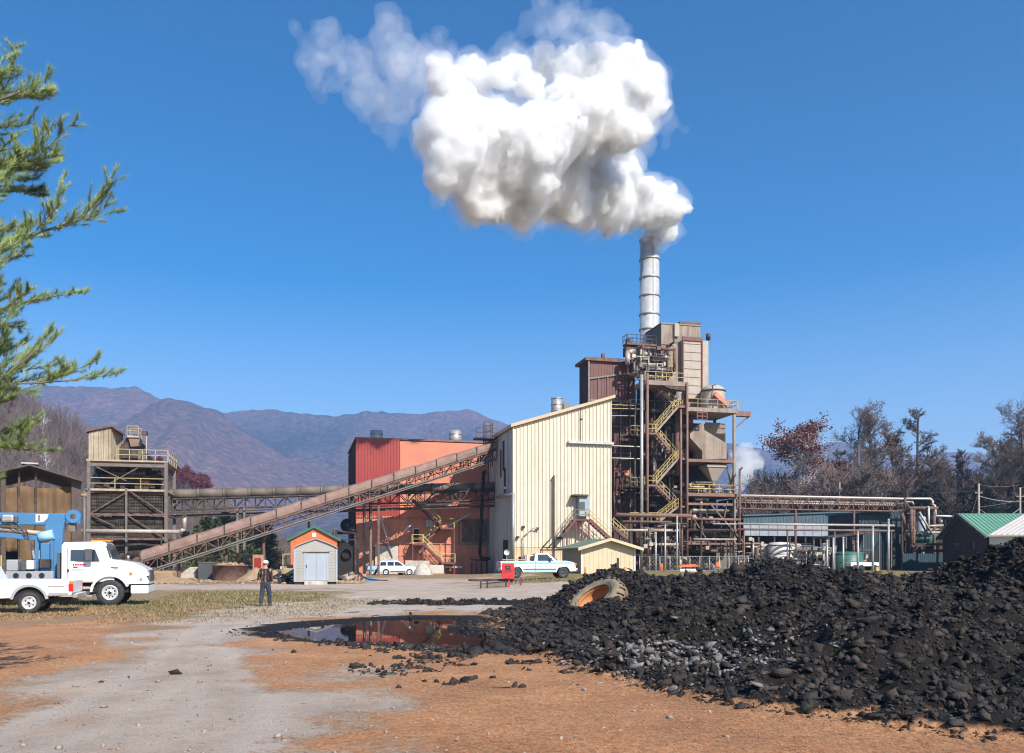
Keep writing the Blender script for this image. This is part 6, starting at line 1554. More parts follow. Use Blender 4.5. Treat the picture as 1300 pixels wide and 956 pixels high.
# ================================================================== green roofed house at right
gh = thing('gabled_house', 'dark maroon gabled house with a ribbed light green metal roof at right', 'house', Vector((56, 101, 0)))
A_ = P(1251, 681.5, 95); B_ = P(1189, 684, 108); R1 = P(1215, 652, 101.5); L_ = 15
m = MB(); m.prism([(A_.x+.5, A_.y+.6, 0), (A_.x+.5, A_.y+.6, A_.z), (R1.x+.3, R1.y, R1.z-.25), (B_.x+.5, B_.y-.6, B_.z), (B_.x+.5, B_.y-.6, 0)], (L_, 0, 0)); m.build('wall', 'barn_maroon', gh)
def roofslope(root, e0, r0, L, mm, pitch=.45, th=.12, side=1):
    e0 = Vector(e0); r0 = Vector(r0); d = Vector((L, 0, 0)) if isinstance(L, (int, float)) else Vector(L); n_ = (r0-e0).cross(d).normalized()
    if n_.z < 0: n_ = -n_
    m = MB(); m.prism([e0, e0+d, r0+d, r0], n_*-th)
    k = int(d.length/pitch); u = d.normalized()*.035
    for i in range(k):
        o = d*((i+.5)/k); m.prism([e0+o-u, e0+o+u, r0+o+u, r0+o-u], n_*.06)
    return m.build('roof', mm, root)
roofslope(gh, A_, R1, L_, 'green_roof', .5); roofslope(gh, B_, R1+Vector((0, .02, 0)), L_, 'green_roof', .5)
m = MB(); m.beam(A_+Vector((-.05, 0, -.1)), R1+Vector((-.05, 0, -.1)), .12, .3); m.beam(B_+Vector((-.05, 0, -.1)), R1+Vector((-.05, 0, -.1)), .12, .3); m.build('rake_board', 'steel_dark', gh)
for k in (.3, .62):
    c = A_.lerp(B_, k); m = MB(); m.box(c.x+.40, c.x+.47, c.y-.6, c.y+.6, 3.0, 4.0); f_ = m.build('window', 'glass', gh)
    m = MB(); m.beam((c.x+.36, c.y-.6, 4.05), (c.x+.36, c.y+.6, 4.05), .1); m.beam((c.x+.36, c.y-.6, 2.95), (c.x+.36, c.y+.6, 2.95), .1); m.build('frame', 'barn_maroon', f_)
wg = thing('white_roofed_wing', 'white metal roofed wing with white and teal walls beside the green roof', 'house', Vector((58, 90, 0)))
e0 = P(1254, 679.5, 93); r0 = P(1299, 653, 101.0); d_ = Vector((14, -6, 0))
m = MB(); n_ = d_.cross(r0-e0).normalized(); m.prism([e0, e0+d_, r0+d_, r0], n_*-.15 if n_.z > 0 else n_*.15)
k = 28; u = d_.normalized()*.04
for i in range(k):
    o = d_*((i+.5)/k); m.prism([e0+o-u, e0+o+u, r0+o+u, r0+o-u], Vector((0, -.02, .09)))
m.build('roof', 'metal_roof', wg)
e1 = e0+Vector((.5, .5, 0)); zz1 = P(1270, 692, 93).z
m = MB(); m.prism([(e1.x, e1.y, zz1), (e1.x+13, e1.y-5.6, zz1), (e1.x+13, e1.y-5.6, e0.z-.12), (e1.x, e1.y, e0.z-.12)], (.8, 1.6, 0)); m.build('upper_wall', 'plaster_white', wg)
m = MB(); m.prism([(e1.x+.02, e1.y+.05, 0), (e1.x+13, e1.y-5.55, 0), (e1.x+13, e1.y-5.55, zz1-.01), (e1.x+.02, e1.y+.05, zz1-.01)], (.8, 1.6, 0)); m.build('lower_wall', 'teal_panel', wg)
# utility poles and wires
up = []
for i, (px, ty, D) in enumerate(((1242.5, 614, 112), (1295, 619, 118), (1066, 612, 150))):
    q = P(px, ty, D); t = thing('utility_pole', ['wooden utility pole rising behind the peak of the green roof', 'wooden utility pole near the right edge behind the white roof', 'thin pale utility pole showing above the middle of the pipe bridge'][i], 'utility pole', (q.x, q.y, 0))
    m = MB(); m.tube((q.x, q.y, 0), q, .17, .13, n=8); m.build('shaft', 'wood_pole', t); up.append(q)
    m = MB(); m.beam(q+Vector((-.5, 0, -1.2)), q+Vector((.5, 0, -1.2)), .1); m.build('crossarm', 'wood_pole', t)
    for s in (-.4, .4): m = MB(); m.lathe([(.05, -1.15), (.07, -1.0), (.03, -.95)], q+Vector((s, 0, 0)), 8); m.build('insulator', 'steel_grey', t)
def wire(label, a, b, sag, r0=.03, mm='steel_grey'):
    m = MB(); n = 16; p0 = None
    for i in range(n+1):
        t = i/n; p = a.lerp(b, t)+Vector((0, 0, -sag*4*t*(1-t)))
        if p0 is not None: m.tube(p0, p, r0, n=4, caps=False)
        p0 = p
    tag(m.build('overhead_wire', mm), label, 'wire')
wire('top wire between the two utility poles behind the houses', up[0]+Vector((0, 0, -.1)), up[1]+Vector((0, 0, .4)), .3)
wire('wire leaving the right utility pole out of the right edge', up[1], up[1]+Vector((25, -8, .6)), .4)
wire('thick pale cable sagging from just below the top of the middle utility pole', up[0]+Vector((0, 0, -1.6)), up[1]+Vector((0, 0, -1.9)), .25, .06, 'galv')
wire('low loop of pale cable hanging deepest between the two utility poles', up[0]+Vector((0, 0, -3.2)), up[1]+Vector((0, 0, -2.8)), 1.2, .05, 'galv')
wire('long thin wire running left over the wood above the pipe bridge', up[0]+Vector((0, 0, -.9)), up[2]+Vector((0, 0, .2)), 1.0)
wire('slack guy wire dropping left from the middle utility pole', up[0]+Vector((0, 0, -1)), Vector((up[0].x-3.2, up[0].y, .5)), 0, .03)
wire('crossing cable rising to the right between the utility poles', up[0]+Vector((.3, .3, -3.0)), up[1]+Vector((0, -.2, -1.7)), .1, .035)
wire('lowest wire leaving the right utility pole', up[1]+Vector((0, 0, -1.9)), up[1]+Vector((25, -8, -1.2)), .6, .03)
# ================================================================== vehicles
def arc(cx, cz, r, a0, a1, n=12): return [(cx+r*cos(radians(lerp(a0, a1, i/n))), cz+r*sin(radians(lerp(a0, a1, i/n)))) for i in range(n+1)]
def slab(root, name, prof, y0, y1, m, bevel=.03, seg=2, tum=0, ztum=1, label=None):
    """extrude a side outline (x,z) between y0 and y1; above ztum the sides lean in by tum per metre"""
    mb = MB(); n = len(prof)
    def yy(y, z): return y-(tum*(z-ztum) if z > ztum else 0)*(1 if y > 0 else -1)
    vs = [(x, yy(y0, z), z) for x, z in prof]+[(x, yy(y1, z), z) for x, z in prof]
    fs = [tuple(range(n)), tuple(range(2*n-1, n-1, -1))]+[(i, n+i, n+(i+1) % n, (i+1) % n) for i in range(n)]
    mb.add(vs, fs)
    o = mb.build(name, m, root, local=True, bevel=bevel, bseg=seg)
    me = o.data; bm = bmesh.new(); bm.from_mesh(me); bmesh.ops.recalc_face_normals(bm, faces=bm.faces); bm.to_mesh(me); bm.free()
    if label: o['label'] = label
    return o
def lbox(root, name, x0, x1, y0, y1, z0, z1, m, bevel=.01, parent_local=True):
    mb = MB(); mb.box(x0, x1, y0, y1, z0, z1); return mb.build(name, m, root, local=True, bevel=bevel)
def wheel(root, x, y, r, w, out, rim='rim_silver', holes=8, rr=.6, mud=False):
    """out = -1 when the outer face looks to -y"""
    mb = MB(); h = w/2
    mb.lathe([(r*rr, -h*.9), (r*.75, -h), (r*.93, -h*.95), (r, -h*.7), (r, h*.7), (r*.93, h*.95), (r*.75, h), (r*rr, h*.9)], (x, y, r), 28, 'y')
    for k in range(26):
        a = 2*pi*k/26; c = Vector((x+cos(a)*r, y, r+sin(a)*r)); t = Vector((-sin(a), 0, cos(a)))*r*.05
        mb.prism([c-t+Vector((0, -h*.72, 0)), c+t+Vector((0, -h*.72, 0)), c+t*.8+Vector((0, h*.72, 0)), c-t*.8+Vector((0, h*.72, 0))], Vector((cos(a), 0, sin(a)))*r*.018)
    o = mb.build('wheel', 'rubber', root, local=True)
    rb_ = MB(); f = y+out*h*.9
    rb_.lathe([(0, out*-.02), (r*.16, out*-.0), (r*.2, out*-.05), (r*rr*.62, out*-.07), (r*rr*.8, out*-.03), (r*rr*.9, out*.0), (r*rr*1.02, out*.005), (r*rr, out*-.16)], (x, f, r), 24, 'y')
    rim_ = rb_.build('rim', rim, o, local=True)
    hb2 = MB()
    for k in range(holes):
        a = 2*pi*(k+.5)/holes; q = r*rr*.62; c = Vector((x+cos(a)*q, f-out*.058, r+sin(a)*q)); hb2.tube(c, c+Vector((0, out*.006, 0)), r*rr*.13, n=8)
    hb2.tube((x, f-out*.03, r), (x, f+out*.01, r), r*.13, n=12)
    hb2.build('rim_hole', 'black', rim_, local=True)
    return o
# ------------------------------------------------ white crane truck
TD = 34.4; tx, ty = P(141.7, 0, TD).x, TD+1.25
tr = thing('crane_truck', 'white truck with a blue folded crane boom parked at the left', 'truck', (tx-.45, ty, gz(tx, ty)), radians(16))
Y0, Y1 = -1.2, 1.2
# rear cab shell
cab = [(-1.78, .92), (-1.78, 2.38), (-1.70, 2.52), (-.30, 2.56), (-.17, 2.47), (.08, 1.82), (.16, .98), (-.55, .92)]
slab(tr, 'cab', cab, -1.08, 1.08, 'white_paint', .05, 3, .10, 1.85)
hood = [(-.02, 1.86), (.85, 1.72), (1.30, 1.48), (1.42, 1.25), (1.42, .84), (.72, .84)]+arc(0, .52, .70, 25, 165, 12)+[(-.72, .80), (-.55, 1.0), (-.1, 1.7)]
slab(tr, 'bonnet', hood, -1.06, 1.06, 'white_paint', .07, 3, .22, 1.25)
flare = arc(0, .52, .73, 20, 178, 14)+arc(0, .52, .64, 178, 20, 14)
slab(tr, 'wheel_arch', flare, -1.2, -1.0, 'white_paint', .015); slab(tr, 'wheel_arch', flare, 1.0, 1.2, 'white_paint', .015)
slab(tr, 'wheel_arch_lining', arc(0, .52, .66, 0, 180, 14), -1.0, 1.0, 'black', 0)
lbox(tr, 'bumper', .75, 1.42, -1.12, 1.12, .46, .80, 'white_paint', .05); lbox(tr, 'bumper_gap', .72, 1.38, -1.08, 1.08, .80, .86, 'black', 0)
lbox(tr, 'grille', 1.37, 1.44, -.62, .62, .95, 1.42, 'grey_plastic', .02)
for s in (-.88, .88): lbox(tr, 'headlight', 1.33, 1.435, s-.17, s+.17, .98, 1.2, 'glass', .03)
lbox(tr, 'marker_light', .70, .82, -1.10, -1.045, 1.24, 1.33, 'orange_light', .01)
lbox(tr, 'side_light', 1.08, 1.2, -1.09, -1.045, .98, 1.12, 'chrome', .01)
lbox(tr, 'name_badge', .02, .28, -1.085, -1.05, 1.50, 1.54, 'grey_plastic', 0)
# side glass and windscreen
def poly_panel(root, name, pts, y, m, th=.008, tum=.10, zt=1.85):
    mb = MB(); f = lambda x, z: (x, y+(tum*(z-zt) if z > zt else 0)*(1 if y < 0 else -1), z)
    mb.prism([f(x, z) for x, z in pts], (0, -th if y < 0 else th, 0)); return mb.build(name, m, root, local=True)
for s in (-1, 1):
    dr = poly_panel(tr, 'door', [(-1.52, .97), (-1.52, 2.30), (-.50, 2.32), (-.28, 1.92), (-.12, 1.80), (-.12, 1.22), (-.62, .97)], s*1.082, 'white_paint', .012)
    w_ = poly_panel(dr, 'window', [(-1.44, 1.80), (-1.44, 2.22), (-.56, 2.24), (-.38, 1.76), (-1.1, 1.76)], s*1.098, 'glass', .006)
    h = MB(); h.box(-1.34, -1.18, s*1.10-.02, s*1.10+.02, 1.52, 1.56); h.build('handle', 'grey_plastic', dr, local=True)
    mi = MB(); mi.box(-.88, -.62, s*1.35-.06, s*1.35+.06, 1.78, 2.26); mi.build('mirror', 'grey_plastic', tr, local=True, bevel=.03)
    mi = MB(); mi.beam((-.74, s*1.06, 1.74), (-.74, s*1.36, 1.84), .03); mi.beam((-.74, s*1.06, 2.3), (-.74, s*1.36, 2.24), .03); mi.build('mirror_arm', 'chrome', tr, local=True)
dr = tr.children[-1]
# small dark red lettering and shield on the near door, two faint rows and one long row
lm = MB()
for i, (a, wd_) in enumerate(((-1.36, .06), (-1.28, .07), (-1.19, .06), (-1.11, .07), (-1.02, .06), (-.94, .05))): lm.box(a, a+wd_, -1.112, -1.106, 1.615, 1.665)
lm.build('lettering', 'red_light', tr, local=True)
lm = MB()
for r_i in (1.44, 1.39):
    for k in range(14): lm.box(-1.37+k*.03, -1.352+k*.03, -1.101, -1.096, r_i, r_i+.018)
for k in range(22): lm.box(-1.40+k*.03, -1.378+k*.03, -1.101, -1.096, 1.06, 1.075)
lm.build('small_lettering', 'maroon_lit', tr, local=True)
lm = MB(); lm.prism([(-1.57, -1.098, 1.46), (-1.48, -1.098, 1.46), (-1.48, -1.098, 1.37), (-1.525, -1.098, 1.33), (-1.57, -1.098, 1.37)], (0, -.006, 0)); lm.build('shield_emblem', 'maroon_lit', tr, local=True)
ws = MB(); ws.add([(-.155, -.90, 2.46), (-.155, .90, 2.46), (.09, .98, 1.86), (.09, -.98, 1.86)], [(0, 1, 2, 3)]); o = ws.build('windscreen', 'glass', tr, local=True); s_ = o.modifiers.new('s', 'SOLIDIFY'); s_.thickness = .03; s_.offset = 0
ws = MB(); ws.prism([(-.115, -1.035, 2.38), (.045, -1.07, 1.90), (-.02, -1.07, 1.90), (-.165, -1.035, 2.38)], (0, -.006, 0)); ws.build('quarter_glass', 'glass', tr, local=True)
lbox(tr, 'light_bar', -.85, -.1, -.3, .3, 2.57, 2.63, 'orange_light', .02)
lbox(tr, 'step', -1.75, -.6, -1.15, -.75, .66, .76, 'pipe_light', .01); lbox(tr, 'step', -1.75, -.65, -1.17, -.8, .36, .42, 'pipe_light', .01); lbox(tr, 'battery_box', -1.7, -.7, -1.05, -.6, .43, .66, 'grey_plastic', .02)
lbox(tr, 'fuel_tank', -1.75, -.7, .6, 1.1, .4, .85, 'grey_plastic', .05)
for s in (-1, 1):
    lbox(tr, 'chassis_rail', -8.3, 1.0, s*.45-.06, s*.45+.06, .72, .95, 'steel_dark', 0)
    wheel(tr, 0, s*1.03, .515, .30, s, 'rim_silver', 9, .58)
    for q in (.92, .58): wheel(tr, -5.6, s*q, .515, .27, s, 'rim_silver', 9, .58)
lbox(tr, 'front_axle', -.06, .06, -.9, .9, .45, .57, 'steel_dark', 0); lbox(tr, 'rear_axle', -5.66, -5.54, -.9, .9, .45, .57, 'steel_dark', 0)
# bed, crane
lbox(tr, 'bed', -8.4, -1.95, -1.2, 1.2, .98, 1.10, 'steel_grey', .01)
pe_ = MB(); pe_.box(-3.68, -2.02, -1.23, -1.19, 1.05, 1.38); o = pe_.build('bracket_plate', 'grey_paint', tr, local=True, bevel=.01)
for k in range(3):
    h = MB(); h.tube((-3.33+k*.45, -1.245, 1.21), (-3.33+k*.45, -1.232, 1.21), .105, n=18); h.build('round_hole', 'black', o, local=True)
lbox(tr, 'tool_box', -3.7, -3.3, -1.1, -.5, 1.39, 1.83, 'grey_paint', .03); lbox(tr, 'tool_box', -3.25, -3.0, -.9, -.4, 1.39, 1.75, 'grey_plastic', .03)
lbox(tr, 'white_box', -3.0, -2.75, -1.1, -.7, 1.45, 1.80, 'white_paint', .02); lbox(tr, 'winch_box', -2.62, -2.3, -.6, .2, 1.12, 2.5, 'blue_paint', .03)
lbox(tr, 'blue_tray', -6.4, -3.9, -1.15, -.2, 1.10, 1.24, 'blue_paint', .02)
for x in (-3.86, -4.55, -4.62, -5.5): lbox(tr, 'guard_post', x-.025, x+.025, -1.15, -1.1, 1.1, 2.0, 'yellow', 0)
mast = [(-2.22, 1.1), (-1.95, 1.1), (-1.88, 2.9), (-1.8, 3.35), (-1.82, 3.68), (-2.35, 3.68), (-2.55, 3.1), (-2.30, 2.6)]
slab(tr, 'mast', mast, -.30, .30, 'blue_paint', .03)
for s in (-.38, .30): slab(tr, 'mast_frame', [(-2.9, 1.1), (-2.76, 1.1), (-2.72, 2.55), (-2.35, 2.62), (-2.35, 2.5), (-2.32, 1.1), (-2.2, 1.1), (-2.2, 2.72), (-2.85, 2.7)], s, s+.08, 'blue_paint', .01)
slab(tr, 'boom', [(-9.2, 3.18), (-2.4, 3.22), (-1.78, 3.34), (-1.78, 3.70), (-9.2, 3.70)], -.26, .26, 'blue_paint', .03)
slab(tr, 'lower_boom', [(-6.6, 2.98), (-2.5, 2.55), (-2.4, 2.75), (-6.6, 3.12)], -.17, .17, 'blue_paint', .02)
cyl = MB(); cyl.tube((-4.2, -.02, 3.05), (-2.35, -.02, 2.85), .10, n=12); cyl.build('ram', 'pipe_light', tr, local=True); cyl = MB(); cyl.tube((-6.0, -.02, 3.12), (-4.2, -.02, 3.05), .06, n=12); cyl.build('ram_rod', 'chrome', tr, local=True)
cyl = MB(); cyl.tube((-2.72, -.35, 2.72), (-2.2, -.35, 2.85), .2, n=14); cyl.build('knuckle', 'lightblue', tr, local=True)
cyl = MB(); cyl.tube((-1.50, -.33, 3.58), (-1.50, .33, 3.58), .27, n=24); cyl.box(-1.76, -1.24, -.28, .28, 3.30, 3.56); o = cyl.build('boom_head', 'blue_paint', tr, local=True)
cyl = MB(); cyl.tube((-1.50, -.345, 3.58), (-1.50, -.331, 3.58), .1, n=14); cyl.build('pivot_cap', 'steel_dark', o, local=True)
lbox(tr, 'head_block', -1.72, -1.45, -.2, .2, 2.95, 3.29, 'steel_grey', .03)
lbox(tr, 'hose_reel', -4.05, -3.60, -.46, -.27, 3.30, 3.62, 'galv', .08); lbox(tr, 'hose_reel', -4.25, -4.06, -.4, -.27, 3.42, 3.52, 'grey_plastic', .02); lbox(tr, 'hose_reel', -3.59, -3.48, -.42, -.27, 3.3, 3.55, 'grey_plastic', .03)
slab(tr, 'white_emblem', [(-2.86, 3.32), (-2.86, 3.64), (-2.40, 3.64), (-2.45, 3.48), (-2.6, 3.34)], -.268, -.262, 'white_paint', 0)
lbox(tr, 'emblem_mark', -2.77, -2.71, -.276, -.27, 3.38, 3.62, 'grey_plastic', 0); lbox(tr, 'white_decal', -8.0, -4.85, -.268, -.262, 3.46, 3.60, 'white_paint', 0)
for k, (z0_, z1_, yy_) in enumerate(((3.0, 2.3, -.36), (3.1, 1.9, -.33), (2.9, 1.6, -.40))):
    hz = MB(); hz.path([Vector((-3.9+k*.15, yy_, 3.35)), Vector((-3.3+k*.1, yy_, z0_)), Vector((-2.9, yy_, z1_)), Vector((-2.75+k*.05, yy_, 1.3))], .022, 5); hz.build('hose', 'grey_plastic', tr, local=True)
lbox(tr, 'door_seam', -1.56, -1.545, -1.088, -1.08, .98, 2.3, 'grey_plastic', 0)
lbox(tr, 'valve_block', -2.62, -2.25, -.75, -.45, 1.5, 1.85, 'steel_dark', .02); lbox(tr, 'gauge_panel', -3.0, -2.7, -.35, -.3, 1.85, 2.2, 'grey_paint', .02)
lbox(tr, 'headboard', -1.94, -1.84, -1.0, 1.0, 1.1, 2.1, 'grey_plastic', .01)
# ------------------------------------------------ white compact pickup in front
pD = 29.6; px_, py_ = P(35.4, 0, pD).x, pD+.82
pk = thing('pickup_truck', 'white compact pickup, only its tail in view, parked before the crane truck', 'pickup', (px_-.2, py_, gz(px_, py_)), radians(16))
bed = [(1.34, .60), (1.36, 1.14), (-1.0, 1.17), (-1.0, .56)]+arc(0, .40, .52, 160, 20, 12)[0:]+[(.56, .56)]
bed = [(.56, .57), (1.30, .60), (1.36, .75), (1.36, 1.15), (-1.0, 1.17), (-1.0, .50), (-.56, .52)]+arc(0, .40, .52, 165, 15, 12)
slab(pk, 'bed', bed, -.82, .82, 'white_paint', .04, 3, .1, .95)
slab(pk, 'cab', [(-1.02, .50), (-1.02, 1.12), (-1.25, 1.62), (-2.4, 1.66), (-3.0, 1.12), (-4.1, 1.0), (-4.25, .75), (-4.2, .45), (-3.75, .45)]+arc(-3.15, .38, .5, 15, 165, 10)[::1][0:0]+[(-1.1, .42)], -.82, .82, 'white_paint', .05, 3, .28, 1.12)
for s in (-1, 1):
    slab(pk, 'arch_flare', arc(0, .40, .60, 8, 172, 14)+arc(0, .40, .50, 172, 8, 14), s*.80-.045, s*.80+.045, 'grey_paint', .015)
    poly_panel(pk, 'side_window', [(-1.12, 1.16), (-1.3, 1.55), (-2.35, 1.58), (-2.85, 1.16)], s*.825, 'glass', .006, .28, 1.12)
    lbox(pk, 'tail_light', 1.22, 1.365, s*.80-.045 if s < 0 else .76, -.76 if s < 0 else .845, .74, 1.0, 'red_light', .015)
    lbox(pk, 'tail_light_upper', 1.24, 1.365, s*.80-.045 if s < 0 else .76, -.76 if s < 0 else .845, 1.0, 1.10, 'orange_light', .015)
    for x in (0, -3.15): wheel(pk, x, s*.74, .36, .23, s, 'rim_silver', 6, .62)
slab(pk, 'wheel_well', arc(0, .40, .50, 0, 180, 12), -.70, .70, 'black', 0)
lbox(pk, 'rear_bumper', 1.34, 1.50, -.8, .8, .50, .68, 'chrome', .03); lbox(pk, 'frame', -4, 1.3, -.4, .4, .36, .5, 'steel_dark', 0)
lm = MB()
for k in range(7): lm.box(.58+k*.075, .635+k*.075, -.829, -.823, .90, .925)
lm.build('lettering', 'maroon_lit', pk, local=True)
slab(pk, 'side_stripe', [(.56, .60), (1.22, .63), (1.22, .70), (.6, .70)], -.828, -.822, 'grey_paint', 0)
# ------------------------------------------------ blue and white pickup by the cream building
fD = 60.5; fx, fy = P(712.5, 0, fD).x, fD+.9
fzr = radians(9)
fp = thing('pickup_truck', 'light blue and white pickup parked in front of the tall cream building', 'pickup', (fx, fy, gz(fx, fy)), fzr)
lower = [(-4.42, .62), (-4.42, .78)]+[(-4.40, .82), (.88, .82), (.88, .50), (.48, .48)]+arc(0, .38, .48, 12, 168, 10)+[(-.50, .42), (-2.85, .42)]+arc(-3.35, .38, .48, 12, 168, 10)+[(-3.9, .5)]
slab(fp, 'body', lower, -.97, .97, 'white_paint', .03)
upper = [(-4.42, .83), (-4.44, 1.18), (.2, 1.22), (.72, 1.12), (.86, 1.02), (.88, .83)]
slab(fp, 'upper_body', upper, -.97, .97, 'white_paint', .05, 3, .15, 1.0)
for s in (-1, 1):
    slab(fp, 'blue_band', [(-4.36, 1.02), (-4.36, 1.16), (.18, 1.19), (.70, 1.10), (.80, 1.02)], s*.975-.006, s*.975+.006, 'lightblue', 0)
    slab(fp, 'lower_blue_band', [(-2.82, .44), (-2.76, .58), (-.56, .58), (-.52, .44)], s*.972-.006, s*.972+.006, 'lightblue', 0)
    slab(fp, 'grey_moulding', [(-2.84, .60), (-2.84, .68), (-.5, .68), (-.5, .60)], s*.976-.01, s*.976+.01, 'grey_plastic', 0)
    slab(fp, 'door_seam', [(-2.0, .5), (-2.0, 1.2), (-1.98, 1.2), (-1.98, .5)], s*.981-.004, s*.981+.004, 'grey_plastic', 0)
    for x in (0, -3.35): wheel(fp, x, s*.84, .38, .26, s, 'grey_plastic', 5, .55)
    slab(fp, 'side_window', [(-1.82, 1.22), (-1.78, 1.66), (-1.12, 1.67), (-.66, 1.22)], s*.862-.003, s*.862+.003, 'glass', 0, 1, .25, 1.22)
    lbox(fp, 'tail_light', -4.455, -4.40, s*.93-.06, s*.93+.045, .85, 1.08, 'red_light', .01); lbox(fp, 'turn_light', .78, .93, s*.90-.08, s*.90+.075, .92, 1.06, 'orange_light', .015)
    lbox(fp, 'mirror', -.98, -.84, s*1.08-.1, s*1.08+.1, 1.24, 1.42, 'grey_plastic', .02)
slab(fp, 'cab_roof', [(-2.05, 1.2), (-1.98, 1.62), (-1.86, 1.75), (-1.08, 1.76), (-.92, 1.68), (-.42, 1.2)], -.86, .86, 'white_paint', .05, 3, .25, 1.22)
ws = MB(); ws.add([(-2.075, -.70, 1.28), (-2.075, .70, 1.28), (-2.01, .62, 1.62), (-2.01, -.62, 1.62)], [(0, 1, 2, 3)]); o = ws.build('rear_window', 'glass', fp, local=True); o.modifiers.new('s', 'SOLIDIFY').thickness = .02
ws = MB(); ws.add([(-.88, -.68, 1.66), (-.88, .68, 1.66), (-.40, .80, 1.24), (-.40, -.80, 1.24)], [(0, 1, 2, 3)]); o = ws.build('windscreen', 'glass', fp, local=True); o.modifiers.new('s', 'SOLIDIFY').thickness = .03
lbox(fp, 'tailgate', -4.47, -4.43, -.80, .80, .70, 1.14, 'grey_paint', .01); lbox(fp, 'rear_bumper', -4.62, -4.44, -.92, .92, .50, .68, 'grey_plastic', .03); lbox(fp, 'front_bumper', .86, 1.02, -.95, .95, .48, .70, 'chrome', .04)
lbox(fp, 'grille', .87, .90, -.65, .65, .76, 1.02, 'grey_plastic', .01); lbox(fp, 'bed_liner', -4.3, -2.15, -.85, .85, 1.185, 1.2, 'black', 0)
lbox(fp, 'cab_standin', -2.55, -2.10, -.82, .82, 1.55, 1.60, 'white_paint', .01)  # rack added in place of a white cab parked behind
for s in (-.8, -.3, .3, .8): lbox(fp, 'standin_post', -2.55, -2.50, s-.025, s+.025, 1.2, 1.55, 'white_paint', 0)
t = thing('lumber', 'yellowish board lying along the top of the blue and white pickup bed', 'board', (fx, fy, gz(fx, fy)), fzr)
lbox(t, 'board', -4.3, -2.7, -.95, -.75, 1.26, 1.32, 'yellow', 0)
t = thing('cargo_box', 'dark boxes behind the cab in the bed of the blue and white pickup', 'box', (fx, fy, gz(fx, fy)), fzr); lbox(t, 'box', -2.95, -2.65, -.6, .5, 1.2, 1.52, 'grey_plastic', .02)
# ------------------------------------------------ silver SUV and blue pickup at the salmon building
sD = 97.5; sx, sy = P(518.7, 0, sD).x, sD+.85
sv = thing('parked_car', 'small silver white estate car parked before the salmon building', 'car', (sx, sy, gz(sx, sy)), radians(6))
body = [(-3.45, .38), (-3.48, .95), (-3.42, 1.0), (.35, .98), (.70, .86), (.78, .60), (.74, .34), (.42, .32)]+arc(0, .32, .38, 10, 170, 8)+[(-.45, .28), (-2.2, .28)]+arc(-2.62, .32, .38, 10, 170, 8)
slab(sv, 'body', body, -.87, .87, 'white_paint', .05, 3, .1, .8)
slab(sv, 'cabin', [(-3.42, .98), (-3.30, 1.5), (-3.1, 1.62), (-1.35, 1.64), (-1.1, 1.56), (-.35, .98)], -.80, .80, 'white_paint', .05, 3, .22, 1.0)
for s in (-1, 1):
    for pr2 in ([(-3.28, 1.06), (-3.2, 1.46), (-2.62, 1.5), (-2.55, 1.06)], [(-2.45, 1.06), (-2.45, 1.5), (-1.75, 1.5), (-1.72, 1.06)], [(-1.64, 1.06), (-1.66, 1.5), (-1.2, 1.47), (-.62, 1.06)]): slab(sv, 'side_window', pr2, s*.812-.003, s*.812+.003, 'glass', 0, 1, .22, 1.0)
    slab(sv, 'sill_moulding', [(-2.15, .34), (-2.15, .48), (-.45, .48), (-.45, .34)], s*.875-.006, s*.875+.006, 'grey_plastic', 0)
    slab(sv, 'tail_light', [(-3.44, 1.0), (-3.30, 1.48), (-3.24, 1.46), (-3.36, 1.0)], s*.80-.03, s*.80+.03, 'red_light', 0, 1, .2, 1.0)
    for x in (0, -2.62): wheel(sv, x, s*.76, .33, .2, s, 'rim_silver', 5, .66)
lbox(sv, 'front_bumper', .70, .86, -.82, .82, .34, .56, 'grey_plastic', .03); lbox(sv, 'rear_bumper', -3.6, -3.44, -.82, .82, .38, .6, 'grey_plastic', .03)
ws = MB(); ws.add([(-1.06, -.66, 1.54), (-1.06, .66, 1.54), (-.34, .74, 1.03), (-.34, -.74, 1.03)], [(0, 1, 2, 3)]); o = ws.build('windscreen', 'glass', sv, local=True); o.modifiers.new('s', 'SOLIDIFY').thickness = .03
bx, by = P(476, 0, 99.5).x, 99.8
bp2 = thing('pickup_truck', 'bright blue pickup mostly hidden behind the silver white car', 'pickup', (bx, by, gz(bx, by)), radians(6))
slab(bp2, 'body', [(-1.2, .45), (-1.2, 1.05), (3.6, 1.08), (3.62, .45)], -.88, .88, 'blue_paint', .05)
slab(bp2, 'cab', [(.9, 1.05), (1.0, 1.68), (2.3, 1.7), (2.9, 1.05)], -.8, .8, 'blue_paint', .05, 2, .2, 1.1)
for s in (-1, 1):
    slab(bp2, 'side_window', [(1.1, 1.12), (1.15, 1.58), (2.2, 1.6), (2.6, 1.12)], s*.815-.004, s*.815+.004, 'glass', 0, 1, .2, 1.1)
    for x in (-.2, 2.9): wheel(bp2, x, s*.78, .36, .22, s, 'rim_silver', 5, .6)
lbox(bp2, 'bed_panel', -1.15, .8, -.89, -.883, .6, 1.0, 'lightblue', 0)
